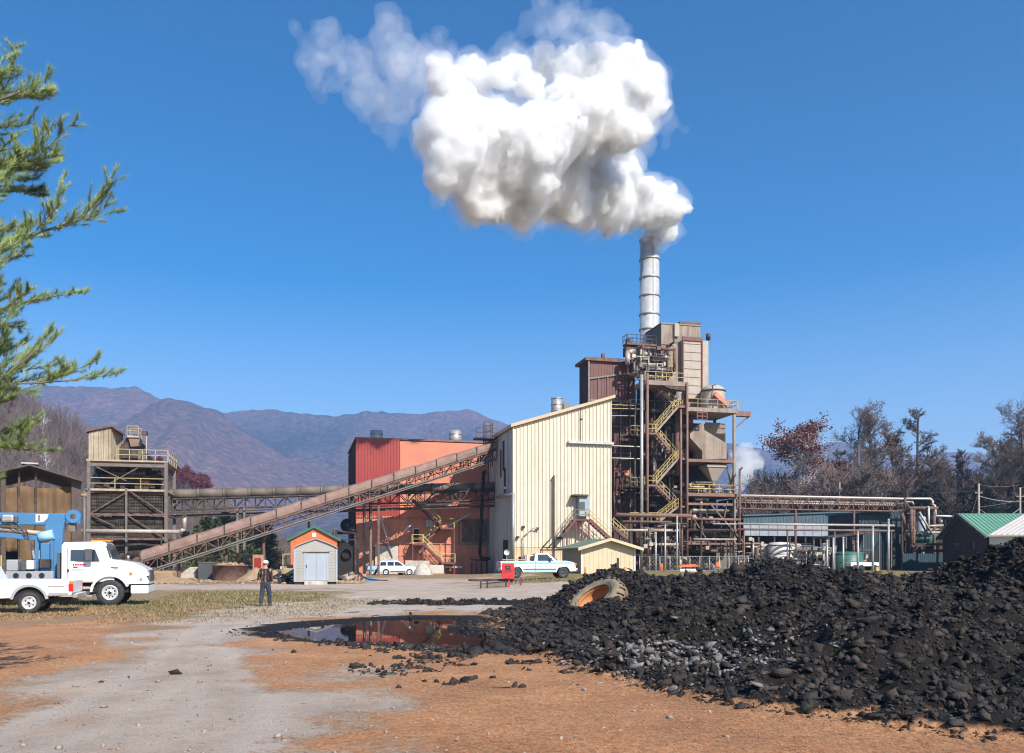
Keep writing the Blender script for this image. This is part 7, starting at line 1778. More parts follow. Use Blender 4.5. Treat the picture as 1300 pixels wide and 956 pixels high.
# ================================================================== red notice box on its rail
rx, ry = P(645, 0, 52).x, 52.0
rbx = thing('red_box', 'bright red metal box on short legs beside the drive', 'box', (rx, ry, gz(rx, ry)))
zb = gz(rx, ry)
z0_, z1_ = P(0, 734.5, 52).z-zb, P(0, 715, 52).z-zb
lbox(rbx, 'cabinet', -.38, .38, -.15, .25, z0_, z1_, 'red_paint', .03)
lbox(rbx, 'window_frame', -.16, .14, -.175, -.152, z1_-.36, z1_-.15, 'black', .01); lbox(rbx, 'plate', -.10, .08, -.19, -.177, z1_-.31, z1_-.20, 'steel_rust', 0)
lm = MB()
for r_i, (n_, y_) in enumerate(((8, .46), (7, .55))):
    for k in range(n_): lm.box(-.26+k*.065, -.215+k*.065, -.157, -.152, z1_-y_, z1_-y_+.045)
lm.build('lettering', 'maroon', rbx, local=True)
for x, a in ((-.12, 0), (.06, .0)): lbox(rbx, 'leg', x-.05, x+.05, 0, .1, -.1, z0_, 'red_paint' if x > 0 else 'steel_dark', .01)
t = thing('guard_rail', 'low dark horizontal rail on short posts beside the red box', 'railing', (rx-1.1, ry+.3, gz(rx-1.1, ry)))
lbox(t, 'beam', -1.3, 1.5, -.06, .06, .42, .55, 'steel_dark', .01)
for x in (-.55, -.15): lbox(t, 'post', x-.05, x+.05, -.05, .05, -.15, .42, 'steel_dark', 0)
t = thing('red_post', 'short dark red post standing right of the red box', 'post', (P(661, 0, 53).x, 53, gz(P(661, 0, 53).x, 53)))
lbox(t, 'post', -.06, .06, -.06, .06, -.1, .5, 'stair_maroon', .01)
# ================================================================== big tractor tyre in the heap
ty_D = 26.3; c = TYC.copy()
n_ = Vector((-.50, -.36, .79)).normalized()
tt_ = thing('tractor_tyre', 'huge muddy lugged tyre with orange inside half sunk in the black heap', 'tyre', c)
q = Vector((0, 0, 1)).rotation_difference(n_)
tt_.rotation_mode = 'QUATERNION'; tt_.rotation_quaternion = q
def torus_part(prof, name, m, nn=48):
    mb = MB(); mb.lathe(prof, (0, 0, 0), nn); return mb.build(name, m, tt_, local=True)
R0, R1, hw_ = .56, .93, .27
torus_part([(R0+.02, hw_-.03), (R0+.05, hw_), (R0+.20, hw_+.03), (R1-.06, hw_-.04), (R1, hw_-.12), (R1, -hw_+.12), (R1-.06, -hw_+.04), (R0+.20, -hw_-.03), (R0+.05, -hw_), (R0+.02, -hw_+.03)], 'tyre', 'tyre_mud')
torus_part([(R0+.02, hw_-.03), (R0-.01, hw_-.08), (R0+.02, .10), (R0+.10, 0), (R0+.02, -.10), (R0-.01, -hw_+.08), (R0+.02, -hw_+.03)], 'inner_wall', 'tyre_orange')
torus_part([(R0+.03, hw_+.01), (R0-.02, hw_+.005), (R0-.02, hw_-.06), (R0+.03, hw_-.05)], 'bead', 'tyre_mud')
lg = MB()
for k in range(22):
    a = 2*pi*k/22
    for s in (-1, 1):
        a0 = a+(pi/22 if s > 0 else 0); d = .17
        def pp3(aa, z, r): return Vector((cos(aa)*r, sin(aa)*r, z))
        w_ = .055
        p1, p2, p3, p4 = pp3(a0, s*(hw_-.02), R1-.05), pp3(a0+w_*1.4, s*(hw_-.02), R1-.05), pp3(a0+d+w_, s*.01, R1), pp3(a0+d, s*.01, R1)
        lg.prism([p1, p2, p3, p4] if s > 0 else [p4, p3, p2, p1], Vector((cos(a0+d/2), sin(a0+d/2), 0))*.075)
lg.build('tread', 'tyre_mud', tt_, local=True, bevel=.012)
# white and green object half buried, plank on heap
t = thing('buried_drum', 'crushed pale container with a green inside lying at the puddle edge', 'container', P(637, 789, 27.5))
mb = MB(); mb.lathe([(.20, -.42), (.27, -.40), (.27, .35), (.24, .42), (.22, .35), (.22, -.35)], (0, 0, 0), 18, 'x'); o = mb.build('shell', 'concrete', t, local=True)
mb = MB(); mb.box(-.3, .42, -.235, -.2, .0, .16); mb.build('lining', 'green_roof', t, local=True)
t.rotation_euler = (radians(20), radians(-14), radians(24)); t.scale = (1, 1, .7)
x, y = P(957, 0, 25.5).x, 25.5
t = thing('plank', 'grey weathered plank sticking up out of the black heap', 'plank', (x, y, heap(x, y)+berm(x, y)-.05))
mb = MB(); mb.beam((-.5, 0, -.12), (.38, .3, .30), .22, .05); mb.build('board', 'steel_grey', t, local=True)
# ================================================================== yard clutter under the conveyors
def gthing(name, label, cat, px, D, rz=0, group=None):
    x = P(px, 0, D).x; return thing(name, label, cat, (x, D, gz(x, D)), rz, group)
t = gthing('round_tub', 'rusty brown round open tub under the sloping conveyor', 'tub', 292, 82)
mb = MB(); mb.lathe([(1.55, 0), (1.6, 1.45), (1.66, 1.45), (1.66, 1.35)], (0, 0, 0), 28); mb.lathe([(1.5, 1.4), (1.45, .1), (0, .1)], (0, 0, 0), 28); mb.build('shell', 'steel_rust', t, local=True)
mb = MB()
for k in range(28):
    a = random.uniform(0, 6.28); r_ = random.uniform(0, 1.2); rock(mb, (cos(a)*r_, sin(a)*r_, 1.45), random.uniform(.2, .38), k+500)
mb.build('contents', 'timber', t, local=True)
t = gthing('dark_bin', 'dark steel bin left of the round tub', 'bin', 266, 84); lbox(t, 'body', -.9, .9, -.7, .7, 0, 1.6, 'grey_plastic', .05); lbox(t, 'lid', -.95, .95, -.75, .75, 1.6, 1.68, 'steel_grey', .02)
t = gthing('pale_block', 'pale concrete block near the foot of the sloping conveyor', 'block', 240, 85); lbox(t, 'block', -1.3, 1.0, -.6, .6, 0, 1.2, 'concrete', .1)
t = gthing('pale_block', 'low tan rubble block left of the pale concrete block', 'block', 206, 80); lbox(t, 'block', -1.4, 1.2, -.8, .6, 0, .9, 'sand', .2)
t = gthing('waste_skip', 'red panelled upright box standing just behind the man', 'box', 327.5, 84); lbox(t, 'frame', -.5, .5, -.1, .3, .9, 2.4, 'timber', .03); lbox(t, 'panel', -.34, .34, -.13, -.101, 1.1, 2.1, 'red_panel', .02)
for x in (-.42, .42): lbox(t, 'leg', x-.05, x+.05, 0, .1, 0, .9, 'steel_dark', 0)
# sand piles
for i, (px, D, r_, h) in enumerate(((325, 80, 1.9, 1.25), (348, 81, 1.5, 1.0), (216, 74, 2.8, .55))):
    t = gthing('sand_pile', ['tan sand pile just left of the man', 'tan sand pile just right of the man', 'low tan dirt pile by the truck bonnet'][i], 'pile', px, D)
    mb = MB(); n = 24; rings = 8; V = [(0, 0, h)]
    for j in range(1, rings+1):
        for k in range(n):
            a = 2*pi*k/n; rr_ = r_*j/rings*(1+.14*nz(cos(a)*2+i, sin(a)*2)); V.append((cos(a)*rr_, sin(a)*rr_*.8, h*(1-(j/rings))**1.1*(1+.1*nz(a, j))-.02*(j == rings)))
    fs = [(0, 1+k, 1+(k+1) % n) for k in range(n)]
    for j in range(rings-1):
        for k in range(n): a = 1+j*n+k; b = 1+j*n+(k+1) % n; fs.append((a, a+n, b+n, b))
    mb.add(V, fs, True); mb.build('pile', 'sand', t, local=True)
# small yellow loader
t = gthing('yellow_loader', 'small dirty yellow loader partly hidden behind the grey shed', 'loader', 362, 72)
lbox(t, 'body', -.2, 1.0, -.5, .5, .5, 1.2, 'yellow_dull', .06); lbox(t, 'canopy', -.1, 1.0, -.55, .55, 2.3, 2.4, 'yellow_dull', .03); lbox(t, 'seat', .2, .6, -.25, .25, 1.2, 1.5, 'black', .04)
for x in (-.05, .9):
    for y in (-.5, .5): lbox(t, 'canopy_post', x-.04, x+.04, y-.04, y+.04, 1.2, 2.3, 'yellow_dull', 0)
for x in (-.1, .8):
    for s in (-1, 1): wheel(t, x, s*.6, .38, .25, s, 'cap_white', 5, .5)
mb = MB(); mb.beam((-.1, -.4, .9), (-1.2, -.4, .35), .12); mb.beam((-.1, .4, .9), (-1.2, .4, .35), .12); mb.box(-1.5, -1.15, -.6, .6, .05, .5); mb.build('bucket_arm', 'steel_dark', t, local=True)
lbox(t, 'headlamp', -.28, -.18, -.45, -.2, 1.1, 1.35, 'cap_white', .02); lbox(t, 'headlamp', -.28, -.18, .2, .45, 1.1, 1.35, 'cap_white', .02)
t = gthing('flat_trailer', 'low black trailer lying between the man and the grey shed', 'trailer', 358, 69); lbox(t, 'deck', -1.6, .9, -.5, .5, .35, .48, 'black', 0)
for s in (-1, 1): wheel(t, .2, s*.55, .3, .18, s, 'steel_grey', 5, .5)
mb = MB(); mb.beam((-1.6, 0, .42), (-2.5, 0, .2), .08); mb.build('drawbar', 'steel_dark', t, local=True)
# dark machinery by the left of the red building
t = gthing('rusty_frame', 'black rusty machine frame standing right of the grey shed', 'machine', 437, 92)
rr2 = random.Random(9); mb = MB()
for x in (-1.2, 1.2):
    for y in (0, 1.5): mb.beam((x, y, 0), (x, y, 5.0 if x < 0 else 4.6), .18)
mb.beam((-1.2, 0, 4.9), (1.2, 0, 4.6), .15); mb.beam((-1.2, 0, 3.9), (1.2, 0, 3.9), .12); mb.build('frame', 'steel_dark', t, local=True)
mb = MB(); mb.prism([(-1.3, .2, 0), (-1.3, .2, 3.2), (-.4, .2, 4.0), (.5, .2, 3.3), (1.25, .2, 3.0), (1.25, .2, 0)], (0, 1.2, 0)); mb.build('casing', 'black', t, local=True)
mb = MB(); mb.lathe([(.5, -.2), (.55, 0), (.5, .2)], (.3, .0, 2.4), 14, 'y'); mb.build('wheel', 'steel_dark', t, local=True)
t = gthing('wall_blower', 'black blower bracketed on the shaded corner of the red building', 'blower', 441, 98)
mb = MB(); mb.lathe([(.1, -.3), (.75, -.3), (.8, .3), (.1, .3)], (0, 0, 5.6), 16, 'y'); mb.box(-1.1, .4, -.3, .3, 4.6, 5.0); mb.build('housing', 'black', t, local=True); mb = MB(); mb.beam((1.0, 0, 0), (1.0, 0, 5.2), .2); mb.beam((0, 0, 5.1), (1.0, 0, 5.1), .2); mb.build('bracket', 'steel_dark', t, local=True)
# broken logs and rubble
LG = [(428, 74, 0.6, 20, 'timber'), (440, 75, 1.0, 70, 'timber'), (447, 74.5, .8, 120, 'bark_grey'), (452, 76, .9, 35, 'timber'), (457, 75, .7, 100, 'bark_dark'), (435, 73.5, .8, 150, 'bark_dark'), (444, 73, .6, 60, 'wood_pole'), (450, 74, .5, 10, 'timber')]
LGL = ['short tan log nearest the grey shed in the scrap pile', 'upright tan log chunk in the scrap pile', 'grey split log slanting in the scrap pile', 'tan log lying at the back of the scrap pile', 'dark log at the right end of the scrap pile', 'dark log lying low at the front of the scrap pile', 'pale brown log in the middle front of the scrap pile', 'small tan stub at the right front of the scrap pile']
for (px, D, L, a, mm), lab in zip(LG, LGL):
    t = gthing('log', lab, 'log', px, D, radians(a), 'logs in the scrap pile'); mb = MB(); mb.tube((-L, 0, .25), (L, 0, .25+.5*L*abs(sin(radians(a)))), .24, .19, n=9); mb.build('wood', mm, t, local=True)
rub = MB()
for i in range(220):
    px = random.uniform(404, 462); D = random.uniform(69, 78); x = P(px, 0, D).x; rock(rub, (x, D, gz(x, D)+.08), random.uniform(.06, .3), 4000+i)
for i in range(160):
    px = random.uniform(190, 420); D = random.uniform(66, 90); x = P(px, 0, D).x; rock(rub, (x, D, gz(x, D)+.06), random.uniform(.05, .25), 5000+i)
tag(rub.build('rubble', 'sand'), 'tan rubble and wood waste scattered over the yard beyond the grass', 'rubble', kind='stuff')
t = gthing('blue_tarp', 'crumpled light blue tarp on the ground beside the gallery legs', 'tarp', 468, 79)
mb = MB(); n = 12; V = []
for j in range(n+1):
    for i in range(n+1):
        u, v = i/n*2-1, j/n*2-1; V.append((u*.85, v*.5, .02+max(0, (1-u*u)*(1-v*v))*(.28+.14*nz(u*3, v*3))))
mb.add(V, [(j*(n+1)+i, j*(n+1)+i+1, (j+1)*(n+1)+i+1, (j+1)*(n+1)+i) for j in range(n) for i in range(n)], True); mb.build('sheet', 'blue_paint', t, local=True)
m = MB(); pts = [P(452, 722, 74), P(456, 727, 74), P(462, 733, 72), P(470, 736, 70), P(492, 736.8, 70)]
pts = [Vector((p.x, p.y, max(.06, p.z))) for p in pts]; m.path(pts, .05, 6); tag(m.build('hose', 'black'), 'black hose curving on the ground in front of the gallery legs', 'hose')
t = gthing('grey_cone_pile', 'grey pointed concrete lump under the foot of the outside stair', 'lump', 537, 97)
mb = MB(); mb.lathe([(1.1, 0), (1.0, .5), (.6, 1.0), (.2, 1.35), (0, 1.4)], (0, 0, 0), 9); mb.build('lump', 'concrete', t, local=True)
t = gthing('pale_crate', 'two toned pale crate at the foot of the salmon wall', 'crate', 554, 104.2); lbox(t, 'body', -.9, .9, -.5, .5, 0, 1.1, 'plaster_white', .03); lbox(t, 'base', -1, 1, -.55, .55, -.1, .12, 'timber', 0)
t = gthing('pale_bench', 'long low whitish bench by the salmon wall right of the crate', 'bench', 574, 105.2); lbox(t, 'top', -1.3, 1.3, -.3, .3, .75, .95, 'plaster_white', .02)
for x in (-1.1, 1.1): lbox(t, 'leg', x-.08, x+.08, -.25, .25, 0, .75, 'steel_grey', 0)
t = gthing('concrete_block', 'broad pale concrete bin behind the bonnet of the silver white car', 'block', 531, 101.6); lbox(t, 'block', -1.5, 1.3, -.5, .5, 0, 1.6, 'concrete', .06)
t = gthing('dark_crate', 'rusty stove like machine standing behind the truck bonnet', 'machine', 159, 62); lbox(t, 'body', -.35, .35, -.3, .3, 0, 1.9, 'steel_rust', .04); lbox(t, 'head', -.28, .2, -.25, .25, 1.95, 2.35, 'steel_dark', .04); mb = MB(); mb.tube((.25, -.1, 1.9), (.25, -.1, 2.2), .1, n=10); mb.build('canister', 'galv', t, local=True)
t = gthing('dish_stand', 'slim pole with a small round dish beside the cream building corner', 'dish', 643.5, 88)
mb = MB(); mb.tube((0, 0, 0), (0, 0, 2.2), .04, n=6); mb.build('pole', 'galv', t, local=True); mb = MB(); mb.lathe([(0, .0), (.22, .03), (.30, -.08)], (0, -.05, 2.3), 16, 'y'); mb.build('dish', 'plaster_white', t, local=True)
# ================================================================== man walking away
md = 33.8; mx = P(337, 0, md).x; mz = gz(mx, md)
man = thing('person', 'man in checked jacket, dark jeans and white cap walking away along the gravel', 'person', (mx, md, mz))
def skin(name, pts, edges, m, parent, sub=2, root=0):
    me = bpy.data.meshes.new(name); me.from_pydata([p[:3] for p in pts], edges, []); o = bpy.data.objects.new(name, me); COL.objects.link(o); o.parent = parent
    sk = o.modifiers.new('Skin', 'SKIN'); sk.use_smooth_shade = True
    for i, p in enumerate(pts):
        d = me.skin_vertices[0].data[i]; d.radius = (p[3], p[4] if len(p) > 4 else p[3]); d.use_root = (i == root)
    s = o.modifiers.new('Sub', 'SUBSURF'); s.levels = sub; s.render_levels = sub
    me.materials.append(M[m] if isinstance(m, str) else m); return o
# body (skin coloured core): pelvis, spine, neck, head, arms with hands, legs
hip = .93
B = [(0, 0, hip, .12, .10), (0, .01, 1.12, .115, .09), (0, -.01, 1.32, .14, .10), (0, -.01, 1.46, .08, .07), (0, .0, 1.54, .055, .055), (0, .02, 1.63, .085, .10), (0, .02, 1.71, .075, .085),
     (-.19, 0, 1.42, .055), (-.26, .03, 1.18, .045), (-.27, -.03, .96, .032), (-.27, -.05, .90, .03, .02),
     (.19, 0, 1.42, .055), (.25, -.05, 1.16, .045), (.25, .03, .93, .032), (.25, .05, .87, .03, .02),
     (-.10, 0, .86, .09), (-.12, -.03, .50, .06), (-.12, -.16, .12, .04), (-.12, -.05, .04, .035),
     (.10, 0, .86, .09), (.12, .10, .50, .06), (.12, .12, .10, .04), (.12, .24, .04, .035)]
E = [(0, 1), (1, 2), (2, 3), (3, 4), (4, 5), (5, 6), (3, 7), (7, 8), (8, 9), (9, 10), (3, 11), (11, 12), (12, 13), (13, 14), (0, 15), (15, 16), (16, 17), (17, 18), (0, 19), (19, 20), (20, 21), (21, 22)]
b_ = skin('body', B, E, 'skin', man)
for sx_, hx, hy, hz_ in ((-1, -.27, -.055, .89), (1, .25, .055, .86)):
    for k in range(4):
        f = skin('finger', [(hx, hy+(k-1.5)*.019, hz_, .011), (hx+sx_*.004, hy+(k-1.5)*.021, hz_-.055-.008*(k in (1, 2)), .009), (hx-sx_*.015, hy+(k-1.5)*.02, hz_-.085-.01*(k in (1, 2)), .007)], [(0, 1), (1, 2)], 'skin', b_, 1)
    skin('thumb', [(hx, hy-.03, hz_+.01, .012), (hx-sx_*.02, hy-.055, hz_-.025, .010), (hx-sx_*.025, hy-.055, hz_-.05, .008)], [(0, 1), (1, 2)], 'skin', b_, 1)
pm = bpy.data.materials.new('plaid'); pm.use_nodes = True; nt = pm.node_tree; bb_ = nt.nodes['Principled BSDF']; bb_.inputs['Roughness'].default_value = .9
vo = nt.nodes.new('ShaderNodeTexNoise'); vo.inputs['Scale'].default_value = 7; vo.inputs['Detail'].default_value = 3; tc = nt.nodes.new('ShaderNodeTexCoord'); nt.links.new(tc.outputs['Object'], vo.inputs['Vector'])
wv = nt.nodes.new('ShaderNodeTexWave'); wv.bands_direction = 'X'; wv.inputs['Scale'].default_value = 2.2; wv.inputs['Distortion'].default_value = 6.0; nt.links.new(tc.outputs['Object'], wv.inputs['Vector'])
ad = nt.nodes.new('ShaderNodeMath'); ad.operation = 'MULTIPLY_ADD'; nt.links.new(wv.outputs[0], ad.inputs[0]); ad.inputs[1].default_value = .35; nt.links.new(vo.outputs[0], ad.inputs[2])
cr_ = nt.nodes.new('ShaderNodeValToRGB'); cr_.color_ramp.elements.new(.5)
for e, (p_, c_) in zip(cr_.color_ramp.elements, ((.5, (.014, .009, .008)), (.74, (.06, .032, .026)), (.95, (.32, .25, .21)))): e.position = p_; e.color = (*c_, 1)
nt.links.new(ad.outputs[0], cr_.inputs[0]); nt.links.new(cr_.outputs[0], bb_.inputs['Base Color']); M['plaid'] = pm
J = [(0, 0, .88, .215, .17), (0, .01, 1.10, .20, .16), (0, -.01, 1.30, .21, .16), (0, -.01, 1.44, .12, .09), (0, 0, 1.50, .07, .07), (-.20, 0, 1.41, .08), (-.27, .03, 1.18, .07), (-.275, -.02, .98, .055), (.20, 0, 1.41, .08), (.26, -.05, 1.16, .07), (.26, .02, .96, .055)]
skin('jacket', J, [(0, 1), (1, 2), (2, 3), (3, 4), (3, 5), (5, 6), (6, 7), (3, 8), (8, 9), (9, 10)], 'plaid', man)
T = [(0, 0, 1.04, .19, .15), (0, 0, .93, .20, .16), (-.10, 0, .80, .115), (-.125, -.03, .50, .09), (-.125, -.17, .09, .075), (.10, 0, .80, .115), (.125, .09, .50, .09), (.125, .13, .09, .075)]
skin('jeans', T, [(0, 1), (1, 2), (2, 3), (3, 4), (1, 5), (5, 6), (6, 7)], 'jeans', man)
for s, y in ((-1, -.15), (1, .12)): skin('boot', [(s*.125, y, .18, .055), (s*.125, y, .06, .055), (s*.125, y+.12, .045, .045), (s*.125, y+.19, .04, .035)], [(0, 1), (1, 2), (2, 3)], 'boots', man)
mb = MB(); mb.ball((0, .015, 1.72), .108, 16, 10, 1, 1.12, .85); mb.build('cap', 'cap_white', man, local=True)
mb = MB(); mb.prism([(-.08, .11, 1.715), (.08, .11, 1.715), (.06, .21, 1.70), (-.06, .21, 1.70)], (0, 0, .012)); mb.build('cap_peak', 'cap_white', man, local=True)
for s in (-1, 1): mb = MB(); mb.ball((s*.088, .02, 1.645), .026, 8, 6, .5, 1, 1.3); mb.build('ear', 'skin', man, local=True)
mb = MB(); mb.ball((0, .105, 1.63), .018, 8, 6, .8, 1.1, 1.3); mb.build('nose', 'skin', man, local=True)
mb = MB(); mb.ball((0, -.005, 1.665), .094, 14, 8, 1, 1.0, .62); mb.build('hair', 'boots', man, local=True)
for s in (-1, 1): mb = MB(); mb.ball((s*.032, .098, 1.65), .011, 8, 6); mb.build('eye', 'cap_white', man, local=True)
mb = MB(); mb.box(-.024, .024, .096, .104, 1.592, 1.600); mb.build('mouth', 'red_panel', man, local=True)
man.rotation_euler = (0, 0, radians(-6))
# ------------------------------------------------------------------ haze
hm = bpy.data.materials.new('haze'); hm.use_nodes = True; nt = hm.node_tree; nt.nodes.remove(nt.nodes['Principled BSDF'])
pv = nt.nodes.new('ShaderNodeVolumePrincipled'); pv.inputs['Color'].default_value = (.38, .62, 1, 1); pv.inputs['Density'].default_value = .00024
pv.inputs['Anisotropy'].default_value = .2
nt.links.new(pv.outputs[0], nt.nodes['Material Output'].inputs['Volume'])
hb = MB(); hb.box(-3200, 3200, -300, 4100, -60, 600)
M['haze'] = hm
tag(hb.build('haze', 'haze'), 'thin bluish autumn haze hanging in the valley air', 'haze', kind='stuff')
# ------------------------------------------------------------------ steam
def vol_mat(name, dens, scale=.25, lo=.0, hi=1.0, hetero=True, g=.3, warp=1):
    m = bpy.data.materials.new(name); m.use_nodes = True; nt = m.node_tree; nt.nodes.remove(nt.nodes['Principled BSDF'])
    p = nt.nodes.new('ShaderNodeVolumePrincipled'); p.inputs['Color'].default_value = (1, 1, 1, 1); p.inputs['Anisotropy'].default_value = g
    p.inputs['Density'].default_value = dens
    nt.links.new(p.outputs[0], nt.nodes['Material Output'].inputs['Volume'])
    if hetero:
        geo = nt.nodes.new('ShaderNodeNewGeometry'); n = nt.nodes.new('ShaderNodeTexNoise'); n.inputs['Scale'].default_value = scale; n.inputs['Detail'].default_value = 6
        n.inputs['Roughness'].default_value = .62; n.inputs['Distortion'].default_value = .6
        r = nt.nodes.new('ShaderNodeMapRange'); r.inputs[1].default_value = lo; r.inputs[2].default_value = hi; r.inputs[4].default_value = dens
        tc = nt.nodes.new('ShaderNodeTexCoord')
        nt.links.new(tc.outputs['Object'], n.inputs['Vector']); nt.links.new(n.outputs[0], r.inputs[0]); nt.links.new(r.outputs[0], p.inputs['Density'])
    M[name] = m
vol_mat('steam_dense', 1.4, hetero=False, g=.0)
vol_mat('steam_soft', .5, hetero=False, g=.2)
def wisp_mat():
    m = bpy.data.materials.new('steam_wisp'); m.use_nodes = True; nt = m.node_tree; N = nt.nodes; L = nt.links; N.remove(N['Principled BSDF'])
    p = N.new('ShaderNodeVolumePrincipled'); p.inputs['Color'].default_value = (1, 1, 1, 1); p.inputs['Anisotropy'].default_value = .2
    tc = N.new('ShaderNodeTexCoord'); ln = N.new('ShaderNodeVectorMath'); ln.operation = 'LENGTH'; L.new(tc.outputs['Object'], ln.inputs[0])
    fa = N.new('ShaderNodeMapRange'); fa.interpolation_type = 'SMOOTHSTEP'; fa.inputs[1].default_value = 1.0; fa.inputs[2].default_value = .15; L.new(ln.outputs['Value'], fa.inputs[0])
    geo = N.new('ShaderNodeNewGeometry'); n = N.new('ShaderNodeTexNoise'); n.inputs['Scale'].default_value = .30; n.inputs['Detail'].default_value = 8; n.inputs['Roughness'].default_value = .7; n.inputs['Distortion'].default_value = 1.4
    L.new(geo.outputs['Position'], n.inputs['Vector'])
    ad = N.new('ShaderNodeMath'); ad.operation = 'MULTIPLY_ADD'; L.new(fa.outputs[0], ad.inputs[0]); ad.inputs[1].default_value = .22; L.new(n.outputs[0], ad.inputs[2])
    r = N.new('ShaderNodeMapRange'); r.inputs[1].default_value = .52; r.inputs[2].default_value = .80; r.inputs[4].default_value = .32; L.new(ad.outputs[0], r.inputs[0])
    mu = N.new('ShaderNodeMath'); mu.operation = 'MULTIPLY'; L.new(r.outputs[0], mu.inputs[0]); L.new(fa.outputs[0], mu.inputs[1])
    L.new(mu.outputs[0], p.inputs['Density']); L.new(p.outputs[0], N['Material Output'].inputs['Volume']); M['steam_wisp'] = m
wisp_mat()
mat('steam_core', (.93, .93, .94), 1.0, var=.01, spec=0)
def cloud(name, balls, m, parent, voxel=.5, disp=((2.5, 1.6), (1.0, .7)), seed=1, fine=True):
    mb = MB(); r = random.Random(seed)
    for (c, rad) in balls: mb.ball(c, rad, 14, 10)
    o = mb.build(name, m, parent)
    rm = o.modifiers.new('R', 'REMESH'); rm.mode = 'VOXEL'; rm.voxel_size = voxel; rm.use_smooth_shade = True
    for i, (sc, st) in enumerate(disp+(((.45, .28),) if fine else ())):
        tx = bpy.data.textures.new('billow', 'VORONOI'); tx.noise_scale = sc; tx.distance_metric = 'DISTANCE'; tx.noise_intensity = 1.0
        d = o.modifiers.new('D', 'DISPLACE'); d.texture = tx; d.strength = -st; d.mid_level = .45; d.texture_coords = 'LOCAL'
    tx = bpy.data.textures.new('ragged', 'CLOUDS'); tx.noise_scale = 1.1; tx.noise_depth = 5
    d = o.modifiers.new('D', 'DISPLACE'); d.texture = tx; d.strength = 1.0; d.mid_level = .5; d.texture_coords = 'LOCAL'
    return o
PD = 116.0
def pdepth(px, py):
    return interp([(560, 80), (620, 84), (680, 91), (740, 95), (790, 106), (830, 117), (870, 117)], px) if py > 185 else interp([(560, 80), (700, 86), (850, 92)], px)
def puffs(lst, jitter, seed, sub=5, dshift=0):
    r = random.Random(seed); out = []
    for px, py, rp_ in lst:
        D0 = pdepth(px, py) if PD == 116.0 else PD
        D = D0+dshift+r.uniform(-1, 1)*jitter; c = P(px, py, D); R = rp_/F*D0
        out.append((c, R*.86))
        for k in range(sub):
            d = Vector((r.gauss(0, 1), r.gauss(0, 1), r.gauss(0, 1))).normalized(); q = R*r.uniform(.22, .5); c2 = c+d*(R*.95-q*.5)
            out.append((c2, q))
            if sub > 5:
                for kk in range(4):
                    d2 = (d+Vector((r.gauss(0, 1), r.gauss(0, 1), r.gauss(0, 1)))*.8).normalized(); q2 = q*r.uniform(.3, .5); out.append((c2+d2*(q-q2*.4), q2))
    return out
MAIN = [(828, 297, 14), (840, 287, 25), (848, 270, 24), (826, 262, 32), (800, 258, 36), (772, 250, 40), (742, 240, 44), (710, 232, 46), (680, 222, 50), (650, 214, 52), (620, 222, 48), (592, 224, 40), (640, 252, 36), (600, 250, 32),
        (574, 200, 40), (566, 160, 38), (568, 120, 30), (560, 96, 22), (600, 160, 44), (600, 100, 26), (640, 170, 46), (690, 175, 48), (740, 190, 44), (780, 215, 36), (700, 260, 26), (740, 274, 22), (668, 262, 26), (630, 264, 20), (770, 282, 18),
        (800, 130, 44), (770, 95, 36), (800, 84, 30), (822, 104, 26), (830, 132, 20), (760, 135, 40), (790, 165, 32), (724, 84, 24), (690, 82, 22), (654, 88, 22), (634, 98, 20), (745, 160, 38), (676, 110, 20), (715, 120, 26), (560, 225, 26), (548, 185, 20)]
sp_ = thing('steam_plume', 'huge billowing white steam plume blowing left from the tall stack', 'steam', P(828, 305, PD), kind=None)
vol_mat('steam_mid', .5, hetero=False, g=.1); vol_mat('steam_veil', .12, hetero=False, g=.2); vol_mat('steam_thin', .08, hetero=False, g=.2)
MP = puffs(MAIN, 3.0, 5, 9)
def grow(pf, k, add, seed, jit=0):
    r = random.Random(seed); return [(c+Vector((r.gauss(0, 1), r.gauss(0, 1), r.gauss(0, 1)))*jit, R*k+add) for c, R in pf if R*k+add > .25]
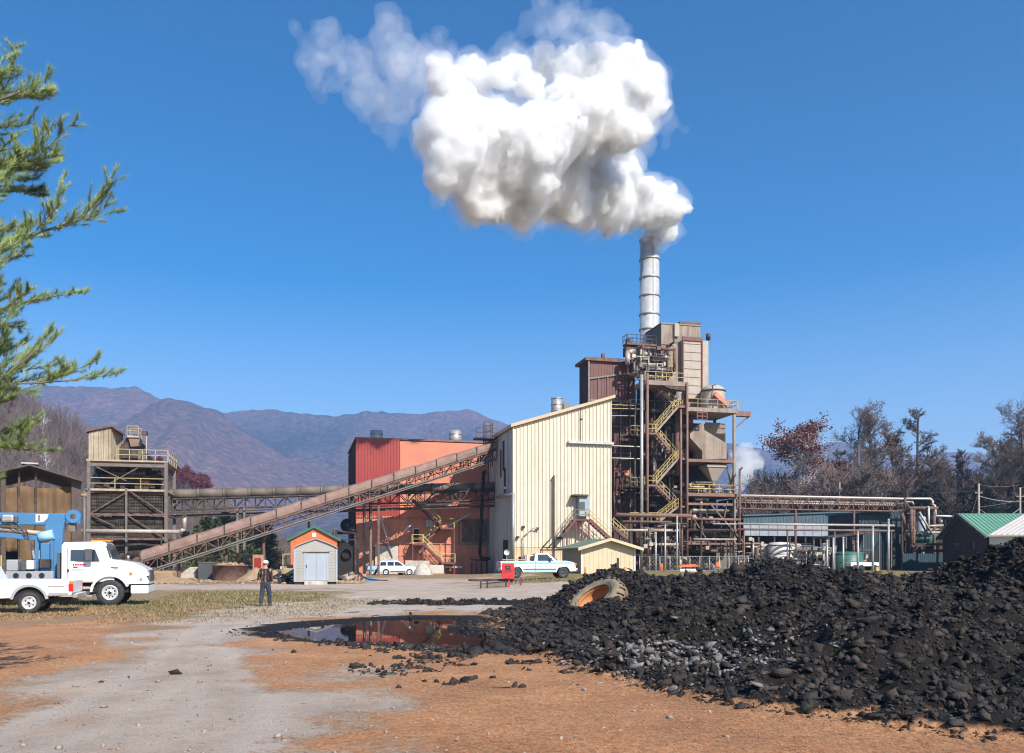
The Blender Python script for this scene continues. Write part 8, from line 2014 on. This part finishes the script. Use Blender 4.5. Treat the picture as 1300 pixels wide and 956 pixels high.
def shell(name, balls, m, parent, voxel, ds, seed, scl=1.0):
    o = cloud(name, balls, m, parent, voxel, (), seed, False)
    for md in list(o.modifiers):
        if md.type == 'DISPLACE': o.modifiers.remove(md)
    for i, (sc, st, dep) in enumerate(ds):
        tx = bpy.data.textures.new('ragged', 'CLOUDS'); tx.noise_scale = sc; tx.noise_depth = dep; tx.noise_basis = 'ORIGINAL_PERLIN'
        d = o.modifiers.new('D', 'DISPLACE'); d.texture = tx; d.strength = st; d.mid_level = .5; d.texture_coords = 'LOCAL'
    r2 = o.modifiers.new('R2', 'REMESH'); r2.mode = 'VOXEL'; r2.voxel_size = voxel; r2.use_smooth_shade = True
    return o
cloud('billows', grow(MP, .96, -.05, 1), 'steam_dense', sp_, .24, ((2.2, .6), (.9, .75)))
shell('soft_billows', grow(MP, 1.0, .0, 2, .12), 'steam_mid', sp_, .28, ((2.0, 1.3, 4), (.8, 1.0, 3)), 2)
shell('veil', grow(MP, 1.08, .25, 3, .4), 'steam_veil', sp_, .38, ((3.0, 2.2, 4), (1.0, 1.6, 4)), 3)
# torn wisps drifting off the plume
WS = [(735, 26, 46, 24), (700, 30, 36, 22), (770, 30, 26, 16), (660, 80, 50, 26), (655, 120, 56, 24), (512, 100, 34, 52), (500, 60, 34, 34), (414, 58, 26, 34), (402, 88, 18, 26), (500, 160, 40, 18), (545, 120, 26, 44), (600, 90, 34, 20), (846, 160, 12, 20), (470, 120, 30, 30), (600, 284, 30, 10), (725, 66, 44, 22), (450, 90, 26, 24), (560, 70, 30, 20), (690, 280, 30, 10)]
for i, (px, py, rx_, ry_) in enumerate(WS):
    D = 86; r = random.Random(200+i); big_, sm_ = [], []
    c = P(px, py, D); A_x, A_z = rx_/F*D, ry_/F*D
    for k in range(26):
        q = c+Vector((r.gauss(0, .5)*A_x, r.gauss(0, .5)*min(A_x, A_z), r.gauss(0, .5)*A_z)); R = r.uniform(.12, .38)*min(A_x, A_z)
        big_.append((q, R*1.5+.15))
        if k % 2: sm_.append((q, R*.8))
    shell('wisp', big_, 'steam_thin', sp_, .28, ((1.6, 1.1, 4), (.6, .45, 2)), i)
    if px < 800: shell('wisp', sm_, 'steam_veil', sp_, .24, ((1.2, .7, 3), (.5, .3, 2)), i+50)
# small far plume on the right
s2 = thing('steam_plume', 'small white steam plume rising low behind the pipe bridge at right', 'steam', P(948, 640, 150))
PD = 165.0
cloud('billows', puffs([(938, 616, 13), (943, 598, 17), (954, 585, 17), (946, 573, 12), (966, 590, 8), (936, 580, 12), (936, 632, 9)], 2, 8, 5), 'steam_soft', s2, .5, ((2.0, .9), (.9, .4)))
